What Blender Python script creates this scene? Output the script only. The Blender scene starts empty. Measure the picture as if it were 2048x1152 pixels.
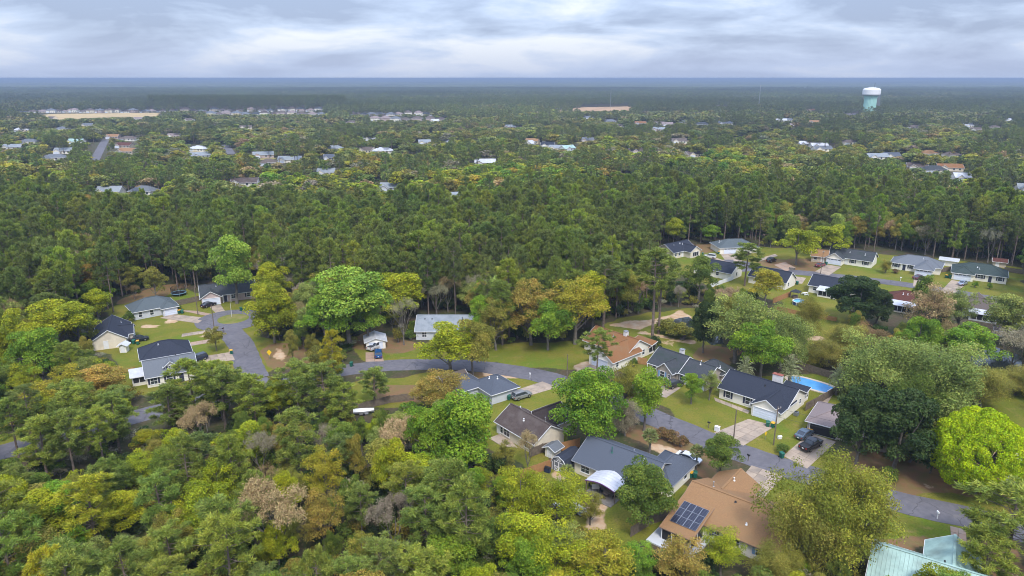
import bpy, math, random
import numpy as np
from mathutils import Vector, Matrix

random.seed(7)
rng = np.random.default_rng(11)
scene = bpy.context.scene
col = scene.collection
PI = math.pi
RAD = math.radians

# ------------------------------------------------------------------ camera
CAM_H, FOCAL, HORIZON = 66.0, 1400.0, 156.0      # metres, pixels at 2048 wide, pixel row of the horizon
PITCH = math.atan((576 - HORIZON) / FOCAL)
cam_data = bpy.data.cameras.new('camera')
cam_data.sensor_width = 36.0
cam_data.lens = FOCAL / 2048 * 36.0
cam_data.clip_start = 1.0
cam_data.clip_end = 90000.0
camera = bpy.data.objects.new('camera', cam_data)
camera.location = (0, 0, CAM_H)
camera.rotation_euler = (PI / 2 - PITCH, 0, 0)
col.objects.link(camera)
scene.camera = camera

# ------------------------------------------------------------------ sky, sun, exposure
SUN_EL, SUN_AZ = RAD(54), RAD(166)               # azimuth clockwise from +Y: behind the camera, to the right
world = bpy.data.worlds.new('World')
scene.world = world
world.use_nodes = True
nt = world.node_tree
nt.nodes.clear()


def nd(tree, kind, **kw):
    n = tree.nodes.new(kind)
    for k, v in kw.items():
        if k == 'inp':
            for kk, vv in v.items():
                n.inputs[kk].default_value = vv
        else:
            setattr(n, k, v)
    return n


LUMP_SHIFT = (0.0, 0.0, 0.0)
CLOUD_SHIFT = (57.0, 23.0, 0.0)


def build_world():
    L = nt.links.new
    out = nd(nt, 'ShaderNodeOutputWorld')
    bg = nd(nt, 'ShaderNodeBackground', inp={'Strength': 0.1})
    sky = nd(nt, 'ShaderNodeTexSky', sky_type='NISHITA', sun_disc=False, sun_elevation=SUN_EL, sun_rotation=SUN_AZ,
             altitude=60, air_density=1.0, dust_density=1.5, ozone_density=1.0)
    tc = nd(nt, 'ShaderNodeTexCoord')
    sep = nd(nt, 'ShaderNodeSeparateXYZ')
    L(tc.outputs['Generated'], sep.inputs[0])
    # the cloud deck is a flat sheet far overhead: direction / height above the horizon
    zz = nd(nt, 'ShaderNodeMath', operation='MAXIMUM', inp={1: 0.0}); L(sep.outputs['Z'], zz.inputs[0])
    za = nd(nt, 'ShaderNodeMath', operation='ADD', inp={1: 0.1}); L(zz.outputs[0], za.inputs[0])
    dx = nd(nt, 'ShaderNodeMath', operation='DIVIDE'); L(sep.outputs['X'], dx.inputs[0]); L(za.outputs[0], dx.inputs[1])
    dy = nd(nt, 'ShaderNodeMath', operation='DIVIDE'); L(sep.outputs['Y'], dy.inputs[0]); L(za.outputs[0], dy.inputs[1])
    cb = nd(nt, 'ShaderNodeCombineXYZ'); L(dx.outputs[0], cb.inputs['X']); L(dy.outputs[0], cb.inputs['Y'])
    mp = nd(nt, 'ShaderNodeMapping', inp={'Location': CLOUD_SHIFT, 'Scale': (0.8, 1.0, 1.0)}); L(cb.outputs[0], mp.inputs[0])
    n1 = nd(nt, 'ShaderNodeTexNoise', inp={'Scale': 0.42, 'Detail': 5.0, 'Roughness': 0.42, 'Distortion': 0.4})
    L(mp.outputs[0], n1.inputs['Vector'])
    n2 = nd(nt, 'ShaderNodeTexNoise', inp={'Scale': 0.13, 'Detail': 3.0, 'Roughness': 0.5})
    L(mp.outputs[0], n2.inputs['Vector'])
    mx = nd(nt, 'ShaderNodeMath', operation='MULTIPLY_ADD', inp={1: 0.5}); L(n2.outputs['Fac'], mx.inputs[0])
    m1 = nd(nt, 'ShaderNodeMath', operation='MULTIPLY', inp={1: 0.45}); L(n1.outputs['Fac'], m1.inputs[0])
    L(m1.outputs[0], mx.inputs[2])
    mp3 = nd(nt, 'ShaderNodeMapping', inp={'Location': LUMP_SHIFT, 'Scale': (1.0, 1.0, 4.2)}); L(tc.outputs['Generated'], mp3.inputs[0])
    n3 = nd(nt, 'ShaderNodeTexNoise', inp={'Scale': 5.0, 'Detail': 8.0, 'Roughness': 0.55, 'Distortion': 0.3})
    L(mp3.outputs[0], n3.inputs['Vector'])
    n3s = nd(nt, 'ShaderNodeMath', operation='MULTIPLY_ADD', inp={1: 0.8, 2: -0.34}); L(n3.outputs['Fac'], n3s.inputs[0])
    mx2 = nd(nt, 'ShaderNodeMath', operation='ADD'); L(mx.outputs[0], mx2.inputs[0]); L(n3s.outputs[0], mx2.inputs[1])
    mx = mx2
    ramp = nd(nt, 'ShaderNodeValToRGB')
    e = ramp.color_ramp.elements
    e[0].position = 0.43; e[0].color = (1.42, 1.75, 2.6, 1)
    e[1].position = 0.66; e[1].color = (3.55, 3.72, 4.12, 1)
    k = ramp.color_ramp.elements.new(0.54); k.color = (2.2, 2.65, 3.65, 1)
    L(mx.outputs[0], ramp.inputs[0])
    # near the horizon the deck melts into one even grey blue
    fz = nd(nt, 'ShaderNodeMapRange', inp={'From Min': 0.0, 'From Max': 0.055, 'To Min': 0.75, 'To Max': 0.0})
    L(zz.outputs[0], fz.inputs['Value'])
    mxc = nd(nt, 'ShaderNodeMix', data_type='RGBA'); mxc.inputs['B'].default_value = (2.1, 2.55, 3.7, 1)
    L(fz.outputs[0], mxc.inputs['Factor']); L(ramp.outputs[0], mxc.inputs['A'])
    mix = nd(nt, 'ShaderNodeMix', data_type='RGBA'); mix.inputs['Factor'].default_value = 0.9
    L(sky.outputs[0], mix.inputs['A']); L(mxc.outputs['Result'], mix.inputs['B'])
    # an overcast sky is brighter overhead than at the horizon (CIE overcast: 1 + 2 sin elevation)
    ov = nd(nt, 'ShaderNodeMath', operation='MULTIPLY_ADD', inp={1: 2.0, 2: 1.0}); L(zz.outputs[0], ov.inputs[0])
    sc_ = nd(nt, 'ShaderNodeVectorMath', operation='SCALE'); L(mix.outputs['Result'], sc_.inputs[0]); L(ov.outputs[0], sc_.inputs['Scale'])
    L(sc_.outputs[0], bg.inputs['Color'])
    L(bg.outputs[0], out.inputs['Surface'])


build_world()
sun_data = bpy.data.lights.new('sun', 'SUN')
sun_data.energy = 1.5
sun_data.angle = RAD(14)
sun_data.color = (1.0, 0.95, 0.87)
sun = bpy.data.objects.new('sun', sun_data)
sd = Vector((math.sin(SUN_AZ) * math.cos(SUN_EL), math.cos(SUN_AZ) * math.cos(SUN_EL), math.sin(SUN_EL)))
sun.rotation_euler = sd.to_track_quat('Z', 'Y').to_euler()
sun.location = (0, 0, 200)
col.objects.link(sun)
vs = scene.view_settings
vs.view_transform = 'Standard'
vs.look = 'None'
vs.gamma = 1.0
vs.exposure = 1.2
vs.use_curve_mapping = False
cy = scene.cycles
cy.max_bounces = 6
cy.diffuse_bounces = 3
cy.glossy_bounces = 2
cy.transmission_bounces = 3
cy.volume_bounces = 0
cy.transparent_max_bounces = 6
cy.use_denoising = True
cy.filter_width = 1.0

# ------------------------------------------------------------------ pixel of the survey photograph -> place on the ground
SP, CP = math.sin(PITCH), math.cos(PITCH)


def G(u, v, z=0.0):
    x = (u - 1024) / FOCAL
    y = -(v - 576) / FOCAL
    t = (CAM_H - z) / (SP - y * CP)
    return (x * t, (CP + y * SP) * t)


def proj(x, y, z):
    """world (arrays) -> photograph pixel"""
    dz = z - CAM_H
    depth = y * CP - dz * SP
    up = y * SP + dz * CP
    return 1024 + FOCAL * x / depth, 576 - FOCAL * up / depth, depth


def GP(pts, z=0.0):
    return [G(u, v, z) for u, v in pts]


def inpoly(px, py, poly):
    c = np.zeros(px.shape, bool)
    n = len(poly)
    for i in range(n):
        x1, y1 = poly[i]
        x2, y2 = poly[(i + 1) % n]
        if y1 == y2:
            continue
        m = (y1 > py) != (y2 > py)
        c ^= m & (px < (x2 - x1) * (py - y1) / (y2 - y1) + x1)
    return c


# ------------------------------------------------------------------ object helpers
def tag(o, label=None, cat=None, group=None, kind=None):
    if label: o['label'] = label
    if cat: o['category'] = cat
    if group: o['group'] = group
    if kind: o['kind'] = kind
    return o


def obj(name, mesh, parent=None, loc=(0, 0, 0), rz=0.0, mat=None):
    o = bpy.data.objects.new(name, mesh)
    col.objects.link(o)
    o.location = loc
    if rz: o.rotation_euler = (0, 0, rz)
    if parent: o.parent = parent
    if mat is not None and mesh is not None and not mesh.materials:
        mesh.materials.append(mat)
    return o


def empty(name, loc=(0, 0, 0), rz=0.0):
    o = bpy.data.objects.new(name, None)
    o.empty_display_size = 0.5
    o.location = loc
    o.rotation_euler = (0, 0, rz)
    col.objects.link(o)
    return o


def relook(o, mat):
    """give this object its own material on shared mesh data"""
    o.material_slots[0].link = 'OBJECT'
    o.material_slots[0].material = mat


class MB:
    """collects shapes into one mesh"""
    def __init__(s):
        s.v, s.f, s.m = [], [], []

    def add(s, vs, fs, mi=0):
        b = len(s.v)
        s.v += [tuple(p) for p in vs]
        s.f += [tuple(b + i for i in f) for f in fs]
        s.m += [mi] * len(fs)
        return s

    def box(s, x0, x1, y0, y1, z0, z1, mi=0):
        return s.add([(x0, y0, z0), (x1, y0, z0), (x1, y1, z0), (x0, y1, z0), (x0, y0, z1), (x1, y0, z1), (x1, y1, z1), (x0, y1, z1)],
                     [(0, 3, 2, 1), (4, 5, 6, 7), (0, 1, 5, 4), (1, 2, 6, 5), (2, 3, 7, 6), (3, 0, 4, 7)], mi)

    def bar(s, a, b, w, h, mi=0):
        """box-section bar from a to b, w wide sideways and h in the other direction"""
        a, b = Vector(a), Vector(b)
        d = (b - a).normalized()
        up = Vector((0, 0, 1)) if abs(d.z) < 0.9 else Vector((0, 1, 0))
        sx = d.cross(up).normalized() * (w / 2)
        sy = sx.cross(d).normalized() * (h / 2)
        vs = [p + i * sx + j * sy for p in (a, b) for i, j in ((-1, -1), (1, -1), (1, 1), (-1, 1))]
        return s.add(vs, [(0, 1, 2, 3), (7, 6, 5, 4), (0, 4, 5, 1), (1, 5, 6, 2), (2, 6, 7, 3), (3, 7, 4, 0)], mi)

    def tube(s, pts, rad, n=6, mi=0, cap=True):
        rings = []
        b = len(s.v)
        k = len(pts)
        P = [Vector(p) for p in pts]
        for i, p in enumerate(P):
            d = (P[min(i + 1, k - 1)] - P[max(i - 1, 0)]).normalized()
            ref = Vector((1, 0, 0)) if abs(d.x) < 0.8 else Vector((0, 1, 0))
            sx = d.cross(ref).normalized()
            sy = d.cross(sx)
            r = rad[i] if isinstance(rad, (list, tuple)) else rad
            for j in range(n):
                a = 2 * PI * j / n
                s.v.append(tuple(p + (sx * math.cos(a) + sy * math.sin(a)) * r))
        for i in range(k - 1):
            for j in range(n):
                j2 = (j + 1) % n
                s.f.append((b + i * n + j, b + i * n + j2, b + (i + 1) * n + j2, b + (i + 1) * n + j)); s.m.append(mi)
        if cap:
            s.f.append(tuple(b + j for j in reversed(range(n)))); s.m.append(mi)
            s.f.append(tuple(b + (k - 1) * n + j for j in range(n))); s.m.append(mi)
        return s

    def lathe(s, prof, n=16, mi=0, c=(0, 0)):
        b = len(s.v)
        for r, z in prof:
            for j in range(n):
                a = 2 * PI * j / n
                s.v.append((c[0] + r * math.cos(a), c[1] + r * math.sin(a), z))
        for i in range(len(prof) - 1):
            for j in range(n):
                j2 = (j + 1) % n
                s.f.append((b + i * n + j, b + i * n + j2, b + (i + 1) * n + j2, b + (i + 1) * n + j)); s.m.append(mi)
        return s

    def prism(s, poly, z0, z1, mi=0):
        n = len(poly)
        vs = [(x, y, z0) for x, y in poly] + [(x, y, z1) for x, y in poly]
        fs = [tuple(reversed(range(n))), tuple(range(n, 2 * n))] + [(i, (i + 1) % n, n + (i + 1) % n, n + i) for i in range(n)]
        return s.add(vs, fs, mi)

    def mesh(s, name, mats=(), smooth=False):
        me = bpy.data.meshes.new(name)
        me.from_pydata(s.v, [], s.f)
        for m in (mats if isinstance(mats, (list, tuple)) else [mats]):
            me.materials.append(m)
        if any(s.m):
            me.polygons.foreach_set('material_index', s.m)
        if smooth:
            me.polygons.foreach_set('use_smooth', [True] * len(me.polygons))
        me.update()
        return me

    def build(s, name, mats, parent=None, loc=(0, 0, 0), rz=0.0, smooth=False):
        return obj(name, s.mesh(name, mats, smooth), parent, loc, rz)


# ------------------------------------------------------------------ materials
MATS = {}


def pbr(name, c, rough=0.7, metal=0.0, spec=0.4, c2=None, scale=3.0, amt=1.0, bump=0.0, bscale=None, detail=4.0, coat=0.0, stretch=None, big=None, bigscale=0.12):
    """principled material; c..c2 mixed by noise, an optional broad stain colour `big`, optional fine relief"""
    if name in MATS: return MATS[name]
    m = bpy.data.materials.new(name)
    m.use_nodes = True
    t = m.node_tree
    L = t.links.new
    b = t.nodes['Principled BSDF']
    b.inputs['Base Color'].default_value = (*c, 1)
    b.inputs['Roughness'].default_value = rough
    b.inputs['Metallic'].default_value = metal
    b.inputs['Specular IOR Level'].default_value = spec
    if coat: b.inputs['Coat Weight'].default_value = coat
    vec = None
    if c2 is not None or bump or big is not None:
        tc = nd(t, 'ShaderNodeTexCoord')
        oi = nd(t, 'ShaderNodeObjectInfo')
        ad = nd(t, 'ShaderNodeVectorMath', operation='ADD')
        rs = nd(t, 'ShaderNodeMath', operation='MULTIPLY', inp={1: 57.0})
        L(oi.outputs['Random'], rs.inputs[0]); L(tc.outputs['Object'], ad.inputs[0]); L(rs.outputs[0], ad.inputs[1])
        vec = ad.outputs[0]
        if stretch:
            mp = nd(t, 'ShaderNodeMapping', inp={'Scale': stretch}); L(vec, mp.inputs[0]); vec = mp.outputs[0]
    cur = None
    if c2 is not None:
        n = nd(t, 'ShaderNodeTexNoise', inp={'Scale': scale, 'Detail': detail, 'Roughness': 0.6}); L(vec, n.inputs['Vector'])
        r = nd(t, 'ShaderNodeMapRange', inp={'From Min': 0.35, 'From Max': 0.65, 'To Min': 0.0, 'To Max': amt}); L(n.outputs['Fac'], r.inputs['Value'])
        mx = nd(t, 'ShaderNodeMix', data_type='RGBA')
        mx.inputs['A'].default_value = (*c, 1); mx.inputs['B'].default_value = (*c2, 1)
        L(r.outputs[0], mx.inputs['Factor']); cur = mx.outputs['Result']
    if big is not None:
        n = nd(t, 'ShaderNodeTexNoise', inp={'Scale': bigscale, 'Detail': 3.0, 'Roughness': 0.6}); L(vec, n.inputs['Vector'])
        r = nd(t, 'ShaderNodeMapRange', inp={'From Min': 0.48, 'From Max': 0.7, 'To Min': 0.0, 'To Max': 0.85}); L(n.outputs['Fac'], r.inputs['Value'])
        mx = nd(t, 'ShaderNodeMix', data_type='RGBA')
        if cur is None: mx.inputs['A'].default_value = (*c, 1)
        else: L(cur, mx.inputs['A'])
        mx.inputs['B'].default_value = (*big, 1)
        L(r.outputs[0], mx.inputs['Factor']); cur = mx.outputs['Result']
    if cur is not None: L(cur, b.inputs['Base Color'])
    if bump:
        n = nd(t, 'ShaderNodeTexNoise', inp={'Scale': bscale or scale * 2, 'Detail': 3.0}); L(vec, n.inputs['Vector'])
        bp = nd(t, 'ShaderNodeBump', inp={'Strength': bump, 'Distance': 0.05}); L(n.outputs['Fac'], bp.inputs['Height'])
        L(bp.outputs[0], b.inputs['Normal'])
    MATS[name] = m
    return m


def roof_mat(name, c, c2, stain=None):
    return pbr('shingles_' + name, c, rough=0.92, spec=0.2, c2=c2, scale=5.5, bump=0.5, bscale=9.0, stretch=(1, 1, 2.0), big=stain, bigscale=0.35)


def foliage(name, trans=0.25, var=0.35):
    m = bpy.data.materials.new(name)
    m.use_nodes = True
    t = m.node_tree
    t.nodes.clear()
    L = t.links.new
    out = nd(t, 'ShaderNodeOutputMaterial')
    at = nd(t, 'ShaderNodeAttribute', attribute_type='INSTANCER', attribute_name='tint')
    geo = nd(t, 'ShaderNodeNewGeometry')
    # each leaf is its own island: young and old leaves differ in lightness and hue
    v1 = nd(t, 'ShaderNodeMapRange', inp={'To Min': 1 - var, 'To Max': 1 + var * 1.2}); L(geo.outputs['Random Per Island'], v1.inputs['Value'])
    hs = nd(t, 'ShaderNodeHueSaturation')
    h1 = nd(t, 'ShaderNodeMapRange', inp={'To Min': 0.475, 'To Max': 0.52})
    md = nd(t, 'ShaderNodeMath', operation='MULTIPLY', inp={1: 7.31}); L(geo.outputs['Random Per Island'], md.inputs[0])
    fr = nd(t, 'ShaderNodeMath', operation='FRACT'); L(md.outputs[0], fr.inputs[0]); L(fr.outputs[0], h1.inputs['Value'])
    tn = nd(t, 'ShaderNodeAttribute', attribute_type='GEOMETRY', attribute_name='tone')   # bough to bough: older and younger growth
    vm = nd(t, 'ShaderNodeMath', operation='MULTIPLY'); L(v1.outputs[0], vm.inputs[0]); L(tn.outputs['Fac'], vm.inputs[1])
    ha = nd(t, 'ShaderNodeMath', operation='MULTIPLY_ADD', inp={1: -0.05, 2: 0.05}); L(tn.outputs['Fac'], ha.inputs[0])
    hb = nd(t, 'ShaderNodeMath', operation='ADD'); L(h1.outputs[0], hb.inputs[0]); L(ha.outputs[0], hb.inputs[1])
    L(hb.outputs[0], hs.inputs['Hue']); L(vm.outputs[0], hs.inputs['Value']); L(at.outputs['Color'], hs.inputs['Color'])
    df = nd(t, 'ShaderNodeBsdfPrincipled', inp={'Roughness': 0.55, 'Specular IOR Level': 0.25})
    L(hs.outputs[0], df.inputs['Base Color'])
    tr = nd(t, 'ShaderNodeBsdfTranslucent')
    hs2 = nd(t, 'ShaderNodeHueSaturation', inp={'Saturation': 1.15, 'Value': 1.1}); L(hs.outputs[0], hs2.inputs['Color']); L(hs2.outputs[0], tr.inputs['Color'])
    mx = nd(t, 'ShaderNodeMixShader', inp={0: trans}); L(df.outputs[0], mx.inputs[1]); L(tr.outputs[0], mx.inputs[2])
    L(mx.outputs[0], out.inputs['Surface'])
    return m


M = {}
M['leaf'] = foliage('leaf', 0.28, 0.38)
M['needle'] = foliage('needle', 0.3, 0.45)
M['twig'] = foliage('twig', 0.05, 0.3)
M['bark_pine'] = pbr('bark_pine', (0.13, 0.095, 0.075), 0.95, c2=(0.21, 0.17, 0.145), scale=2.0, spec=0.1)
M['bark_grey'] = pbr('bark_grey', (0.12, 0.105, 0.09), 0.95, c2=(0.2, 0.18, 0.155), scale=2.0, spec=0.1)
def asphalt():
    m = pbr('asphalt', (0.118, 0.113, 0.127), 0.93, c2=(0.15, 0.143, 0.157), scale=0.9, spec=0.2, bump=0.25, bscale=14, big=(0.095, 0.09, 0.101), bigscale=0.09)
    t = m.node_tree
    L = t.links.new
    b = t.nodes['Principled BSDF']
    src = b.inputs['Base Color'].links[0].from_socket
    tc = nd(t, 'ShaderNodeTexCoord')
    ds = nd(t, 'ShaderNodeTexNoise', inp={'Scale': 0.6, 'Detail': 3.0}); L(tc.outputs['Object'], ds.inputs['Vector'])
    ad = nd(t, 'ShaderNodeVectorMath', operation='MULTIPLY_ADD'); ad.inputs[1].default_value = (1.6, 1.6, 1.6); L(ds.outputs['Color'], ad.inputs[0]); L(tc.outputs['Object'], ad.inputs[2])
    vo = nd(t, 'ShaderNodeTexVoronoi', feature='DISTANCE_TO_EDGE', inp={'Scale': 0.16}); L(ad.outputs[0], vo.inputs['Vector'])
    cr = nd(t, 'ShaderNodeMapRange', inp={'From Min': 0.004, 'From Max': 0.014, 'To Min': 0.55, 'To Max': 0.0}); L(vo.outputs['Distance'], cr.inputs['Value'])
    mx = nd(t, 'ShaderNodeMix', data_type='RGBA'); mx.inputs['B'].default_value = (0.045, 0.043, 0.047, 1); L(src, mx.inputs['A']); L(cr.outputs[0], mx.inputs['Factor'])
    n = nd(t, 'ShaderNodeTexNoise', inp={'Scale': 0.35, 'Detail': 6.0, 'Roughness': 0.7}); L(tc.outputs['Object'], n.inputs['Vector'])
    sr = nd(t, 'ShaderNodeMapRange', inp={'From Min': 0.56, 'From Max': 0.72, 'To Min': 0.0, 'To Max': 0.5}); L(n.outputs['Fac'], sr.inputs['Value'])
    m2 = nd(t, 'ShaderNodeMix', data_type='RGBA'); m2.inputs['B'].default_value = (0.19, 0.175, 0.165, 1); L(mx.outputs['Result'], m2.inputs['A']); L(sr.outputs[0], m2.inputs['Factor'])
    L(m2.outputs['Result'], b.inputs['Base Color'])
    return m


M['asphalt'] = asphalt()
M['concrete'] = pbr('concrete', (0.4, 0.315, 0.24), 0.9, c2=(0.32, 0.255, 0.2), scale=0.8, spec=0.2, bump=0.15, big=(0.21, 0.175, 0.145), bigscale=0.22)
M['concrete_pink'] = pbr('concrete_pink', (0.38, 0.26, 0.19), 0.9, c2=(0.3, 0.21, 0.16), scale=0.8, spec=0.2, bump=0.15, big=(0.3, 0.26, 0.22), bigscale=0.25)
M['white'] = pbr('white_paint', (0.76, 0.76, 0.77), 0.6, c2=(0.68, 0.68, 0.68), scale=0.8)
M['white_siding'] = pbr('white_siding', (0.82, 0.78, 0.69), 0.6, c2=(0.76, 0.715, 0.62), scale=0.5, big=(0.68, 0.645, 0.58), bigscale=0.3)
M['door_white'] = pbr('door_white', (0.68, 0.73, 0.83), 0.5, c2=(0.62, 0.67, 0.77), scale=0.8)
M['cream_siding'] = pbr('cream_siding', (0.76, 0.68, 0.54), 0.65, c2=(0.68, 0.6, 0.47), scale=0.5, big=(0.55, 0.49, 0.4), bigscale=0.3)
M['tan_siding'] = pbr('tan_siding', (0.5, 0.43, 0.34), 0.7, c2=(0.43, 0.37, 0.3), scale=0.5)
M['pink_brick'] = pbr('pink_brick', (0.5, 0.4, 0.38), 0.8, c2=(0.42, 0.33, 0.31), scale=2.5)
M['grey_siding'] = pbr('grey_siding', (0.55, 0.57, 0.6), 0.65, c2=(0.48, 0.5, 0.53), scale=0.5)
M['beige_brick'] = pbr('beige_brick', (0.4, 0.35, 0.3), 0.85, c2=(0.32, 0.28, 0.24), scale=3.0, bump=0.2)
M['glass'] = pbr('window_glass', (0.035, 0.045, 0.06), 0.08, spec=0.8)
M['dark'] = pbr('dark_void', (0.02, 0.02, 0.022), 0.8)  # shade inside openings and porches, put into the colour
M['navy'] = pbr('navy_shutter', (0.03, 0.035, 0.07), 0.6)
M['blue_shutter'] = pbr('blue_shutter', (0.16, 0.3, 0.52), 0.6)
M['wood'] = pbr('weathered_wood', (0.2, 0.16, 0.125), 0.9, c2=(0.13, 0.105, 0.085), scale=2.0, spec=0.15)
M['wood_new'] = pbr('new_wood', (0.42, 0.22, 0.095), 0.85, c2=(0.34, 0.18, 0.08), scale=2.0, spec=0.2)
M['metal'] = pbr('galvanised', (0.45, 0.46, 0.48), 0.4, metal=0.7)
M['black'] = pbr('black_paint', (0.018, 0.018, 0.02), 0.5)
M['bin_green'] = pbr('bin_green', (0.012, 0.11, 0.075), 0.5)
M['bin_yellow'] = pbr('bin_yellow', (0.62, 0.33, 0.02), 0.5)
M['yellow'] = pbr('sign_yellow', (0.78, 0.5, 0.02), 0.5)
M['rubber'] = pbr('rubber', (0.015, 0.015, 0.016), 0.85)
M['chrome'] = pbr('rim_metal', (0.5, 0.5, 0.52), 0.3, metal=0.8)
M['lamp_red'] = pbr('lamp_red', (0.35, 0.02, 0.02), 0.3)
M['lamp_white'] = pbr('lamp_clear', (0.75, 0.76, 0.78), 0.2)
M['chim_white'] = pbr('chimney_white', (0.72, 0.71, 0.7), 0.7, c2=(0.6, 0.58, 0.56), scale=1.5)
M['brick_red'] = pbr('brick_red', (0.32, 0.11, 0.08), 0.85, c2=(0.24, 0.08, 0.06), scale=3)

M['tan_trim'] = pbr('tan_trim', (0.24, 0.16, 0.11), 0.8)
M['slate_trim'] = pbr('slate_trim', (0.3, 0.31, 0.33), 0.7)
R = {
    'navy': roof_mat('navy', (0.022, 0.027, 0.041), (0.037, 0.042, 0.058)),
    'slate': roof_mat('slate', (0.066, 0.076, 0.099), (0.093, 0.106, 0.131)),
    'charcoal': roof_mat('charcoal', (0.041, 0.046, 0.054), (0.065, 0.070, 0.077), (0.037, 0.051, 0.046)),
    'green': roof_mat('green', (0.036, 0.054, 0.050), (0.054, 0.072, 0.069)),
    'greygreen': roof_mat('greygreen', (0.071, 0.090, 0.099), (0.103, 0.120, 0.130)),
    'grey': roof_mat('grey', (0.113, 0.125, 0.143), (0.150, 0.163, 0.181)),
    'palegrey': roof_mat('palegrey', (0.213, 0.239, 0.263), (0.273, 0.293, 0.317), (0.163, 0.189, 0.213)),
    'brown': roof_mat('brown', (0.060, 0.044, 0.040), (0.091, 0.069, 0.063), (0.117, 0.097, 0.087)),
    'darkbrown': roof_mat('darkbrown', (0.029, 0.022, 0.022), (0.048, 0.037, 0.035)),
    'orange': roof_mat('orange', (0.247, 0.117, 0.049), (0.186, 0.088, 0.039), (0.204, 0.122, 0.063)),
    'tan': roof_mat('tan', (0.294, 0.168, 0.081), (0.225, 0.127, 0.063), (0.246, 0.151, 0.076)),
    'mauve': roof_mat('mauve', (0.256, 0.203, 0.194), (0.198, 0.160, 0.155)),
    'redbrown': roof_mat('redbrown', (0.113, 0.044, 0.033), (0.080, 0.032, 0.025)),
    'taupe': roof_mat('taupe', (0.130, 0.103, 0.090), (0.095, 0.078, 0.068)),
    'mint': pbr('mint_metal', (0.36, 0.51, 0.46), 0.5, c2=(0.28, 0.41, 0.37), scale=0.7, metal=0.1, big=(0.2, 0.26, 0.23), bigscale=0.28),
    'whitemetal': pbr('white_metal_roof', (0.55, 0.56, 0.6), 0.5, c2=(0.43, 0.44, 0.48), scale=0.7, metal=0.1),
}

# ------------------------------------------------------------------ value noise for shaping geometry
_perm = rng.random((256, 256))


def vnoise(x, y, s):
    x = np.asarray(x) / s + 1000.0; y = np.asarray(y) / s + 1000.0
    xi = np.floor(x).astype(int); yi = np.floor(y).astype(int)
    fx = x - xi; fy = y - yi
    fx = fx * fx * (3 - 2 * fx); fy = fy * fy * (3 - 2 * fy)
    a = _perm[xi % 256, yi % 256]; b = _perm[(xi + 1) % 256, yi % 256]
    c = _perm[xi % 256, (yi + 1) % 256]; d = _perm[(xi + 1) % 256, (yi + 1) % 256]
    return (a * (1 - fx) + b * fx) * (1 - fy) + (c * (1 - fx) + d * fx) * fy


# ------------------------------------------------------------------ what grows or lies where on the ground
LAWN = [
    [(225, 640), (232, 605), (300, 585), (345, 572), (400, 585), (515, 585), (515, 640), (520, 680), (600, 690), (600, 715), (545, 745), (510, 755), (430, 735), (375, 780), (290, 790), (225, 760), (215, 700)],
    [(720, 720), (720, 690), (800, 690), (940, 680), (1000, 690), (1190, 680), (1190, 740), (1140, 745), (1000, 728), (850, 725)],
    [(690, 762), (850, 740), (1000, 760), (1000, 800), (830, 815), (690, 815)],
    [(930, 750), (1150, 760), (1150, 800), (1110, 910), (1100, 960), (1000, 915), (960, 830)],
    [(1180, 700), (1290, 720), (1330, 690), (1470, 740), (1680, 755), (1690, 830), (1625, 940), (1500, 905), (1320, 835), (1250, 760)],
    [(1200, 665), (1260, 630), (1390, 620), (1440, 720), (1330, 705)],
    [(1540, 610), (1700, 590), (1690, 700), (1610, 745), (1560, 700)],
    [(1310, 500), (1420, 490), (1520, 495), (1660, 500), (1770, 510), (1900, 520), (2048, 535), (2048, 612), (1800, 600), (1600, 612), (1440, 580), (1340, 540)],
    [(1900, 800), (2060, 750), (2100, 880), (1960, 860), (1880, 870)],
    [(1610, 935), (1700, 905), (1900, 960), (2060, 1000), (2060, 1090), (1950, 1070), (1900, 1095), (1690, 1100), (1540, 1050), (1490, 1000)],
    [(1060, 945), (1150, 930), (1330, 960), (1400, 950), (1380, 1000), (1280, 1100), (1200, 1080), (1120, 1010)],
    [(-60, 880), (20, 868), (70, 880), (60, 905), (-60, 925)],
    [(225, 735), (300, 740), (300, 790), (230, 780)],
]
DIRT = [
    [(1225, 652), (1300, 641), (1350, 625), (1372, 618), (1366, 632), (1300, 655), (1280, 663)],
    [(1290, 666), (1390, 690), (1392, 695), (1285, 671)], [(1300, 680), (1370, 697), (1368, 701), (1298, 684)],
    [(1600, 682), (1625, 669), (1662, 675), (1655, 686)], [(1572, 716), (1605, 694), (1604, 722), (1585, 728)],
    [(1310, 882), (1390, 905), (1370, 926), (1315, 900)], [(1255, 870), (1290, 880), (1270, 892)],
    [(1775, 983), (1850, 1008), (1862, 1022), (1760, 990)], [(1840, 965), (1880, 980), (1850, 990)],
    [(318, 640), (345, 638), (352, 646), (325, 650)], [(278, 650), (310, 652), (305, 662), (275, 660)],
    [(1110, 945), (1140, 940), (1160, 990), (1210, 1010), (1190, 1040), (1130, 1000)],
    [(1195, 1010), (1225, 1060), (1235, 1090), (1210, 1080), (1190, 1040)],
    [(1000, 742), (1060, 752), (1050, 762), (995, 757)], [(965, 735), (990, 745), (985, 757), (960, 748)],
    [(560, 690), (590, 705), (580, 725), (556, 715)], [(700, 768), (740, 762), (740, 768), (700, 776)],
    [(395, 672), (440, 660), (442, 664), (400, 678)], [(460, 700), (475, 690), (478, 712), (464, 716)],
    [(1150, 742), (1195, 720), (1210, 745), (1170, 760)],
    [(235, 735), (270, 742), (268, 752), (235, 745)],
    [(1930, 900), (2060, 880), (2060, 930), (1990, 925)],
]
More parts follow.
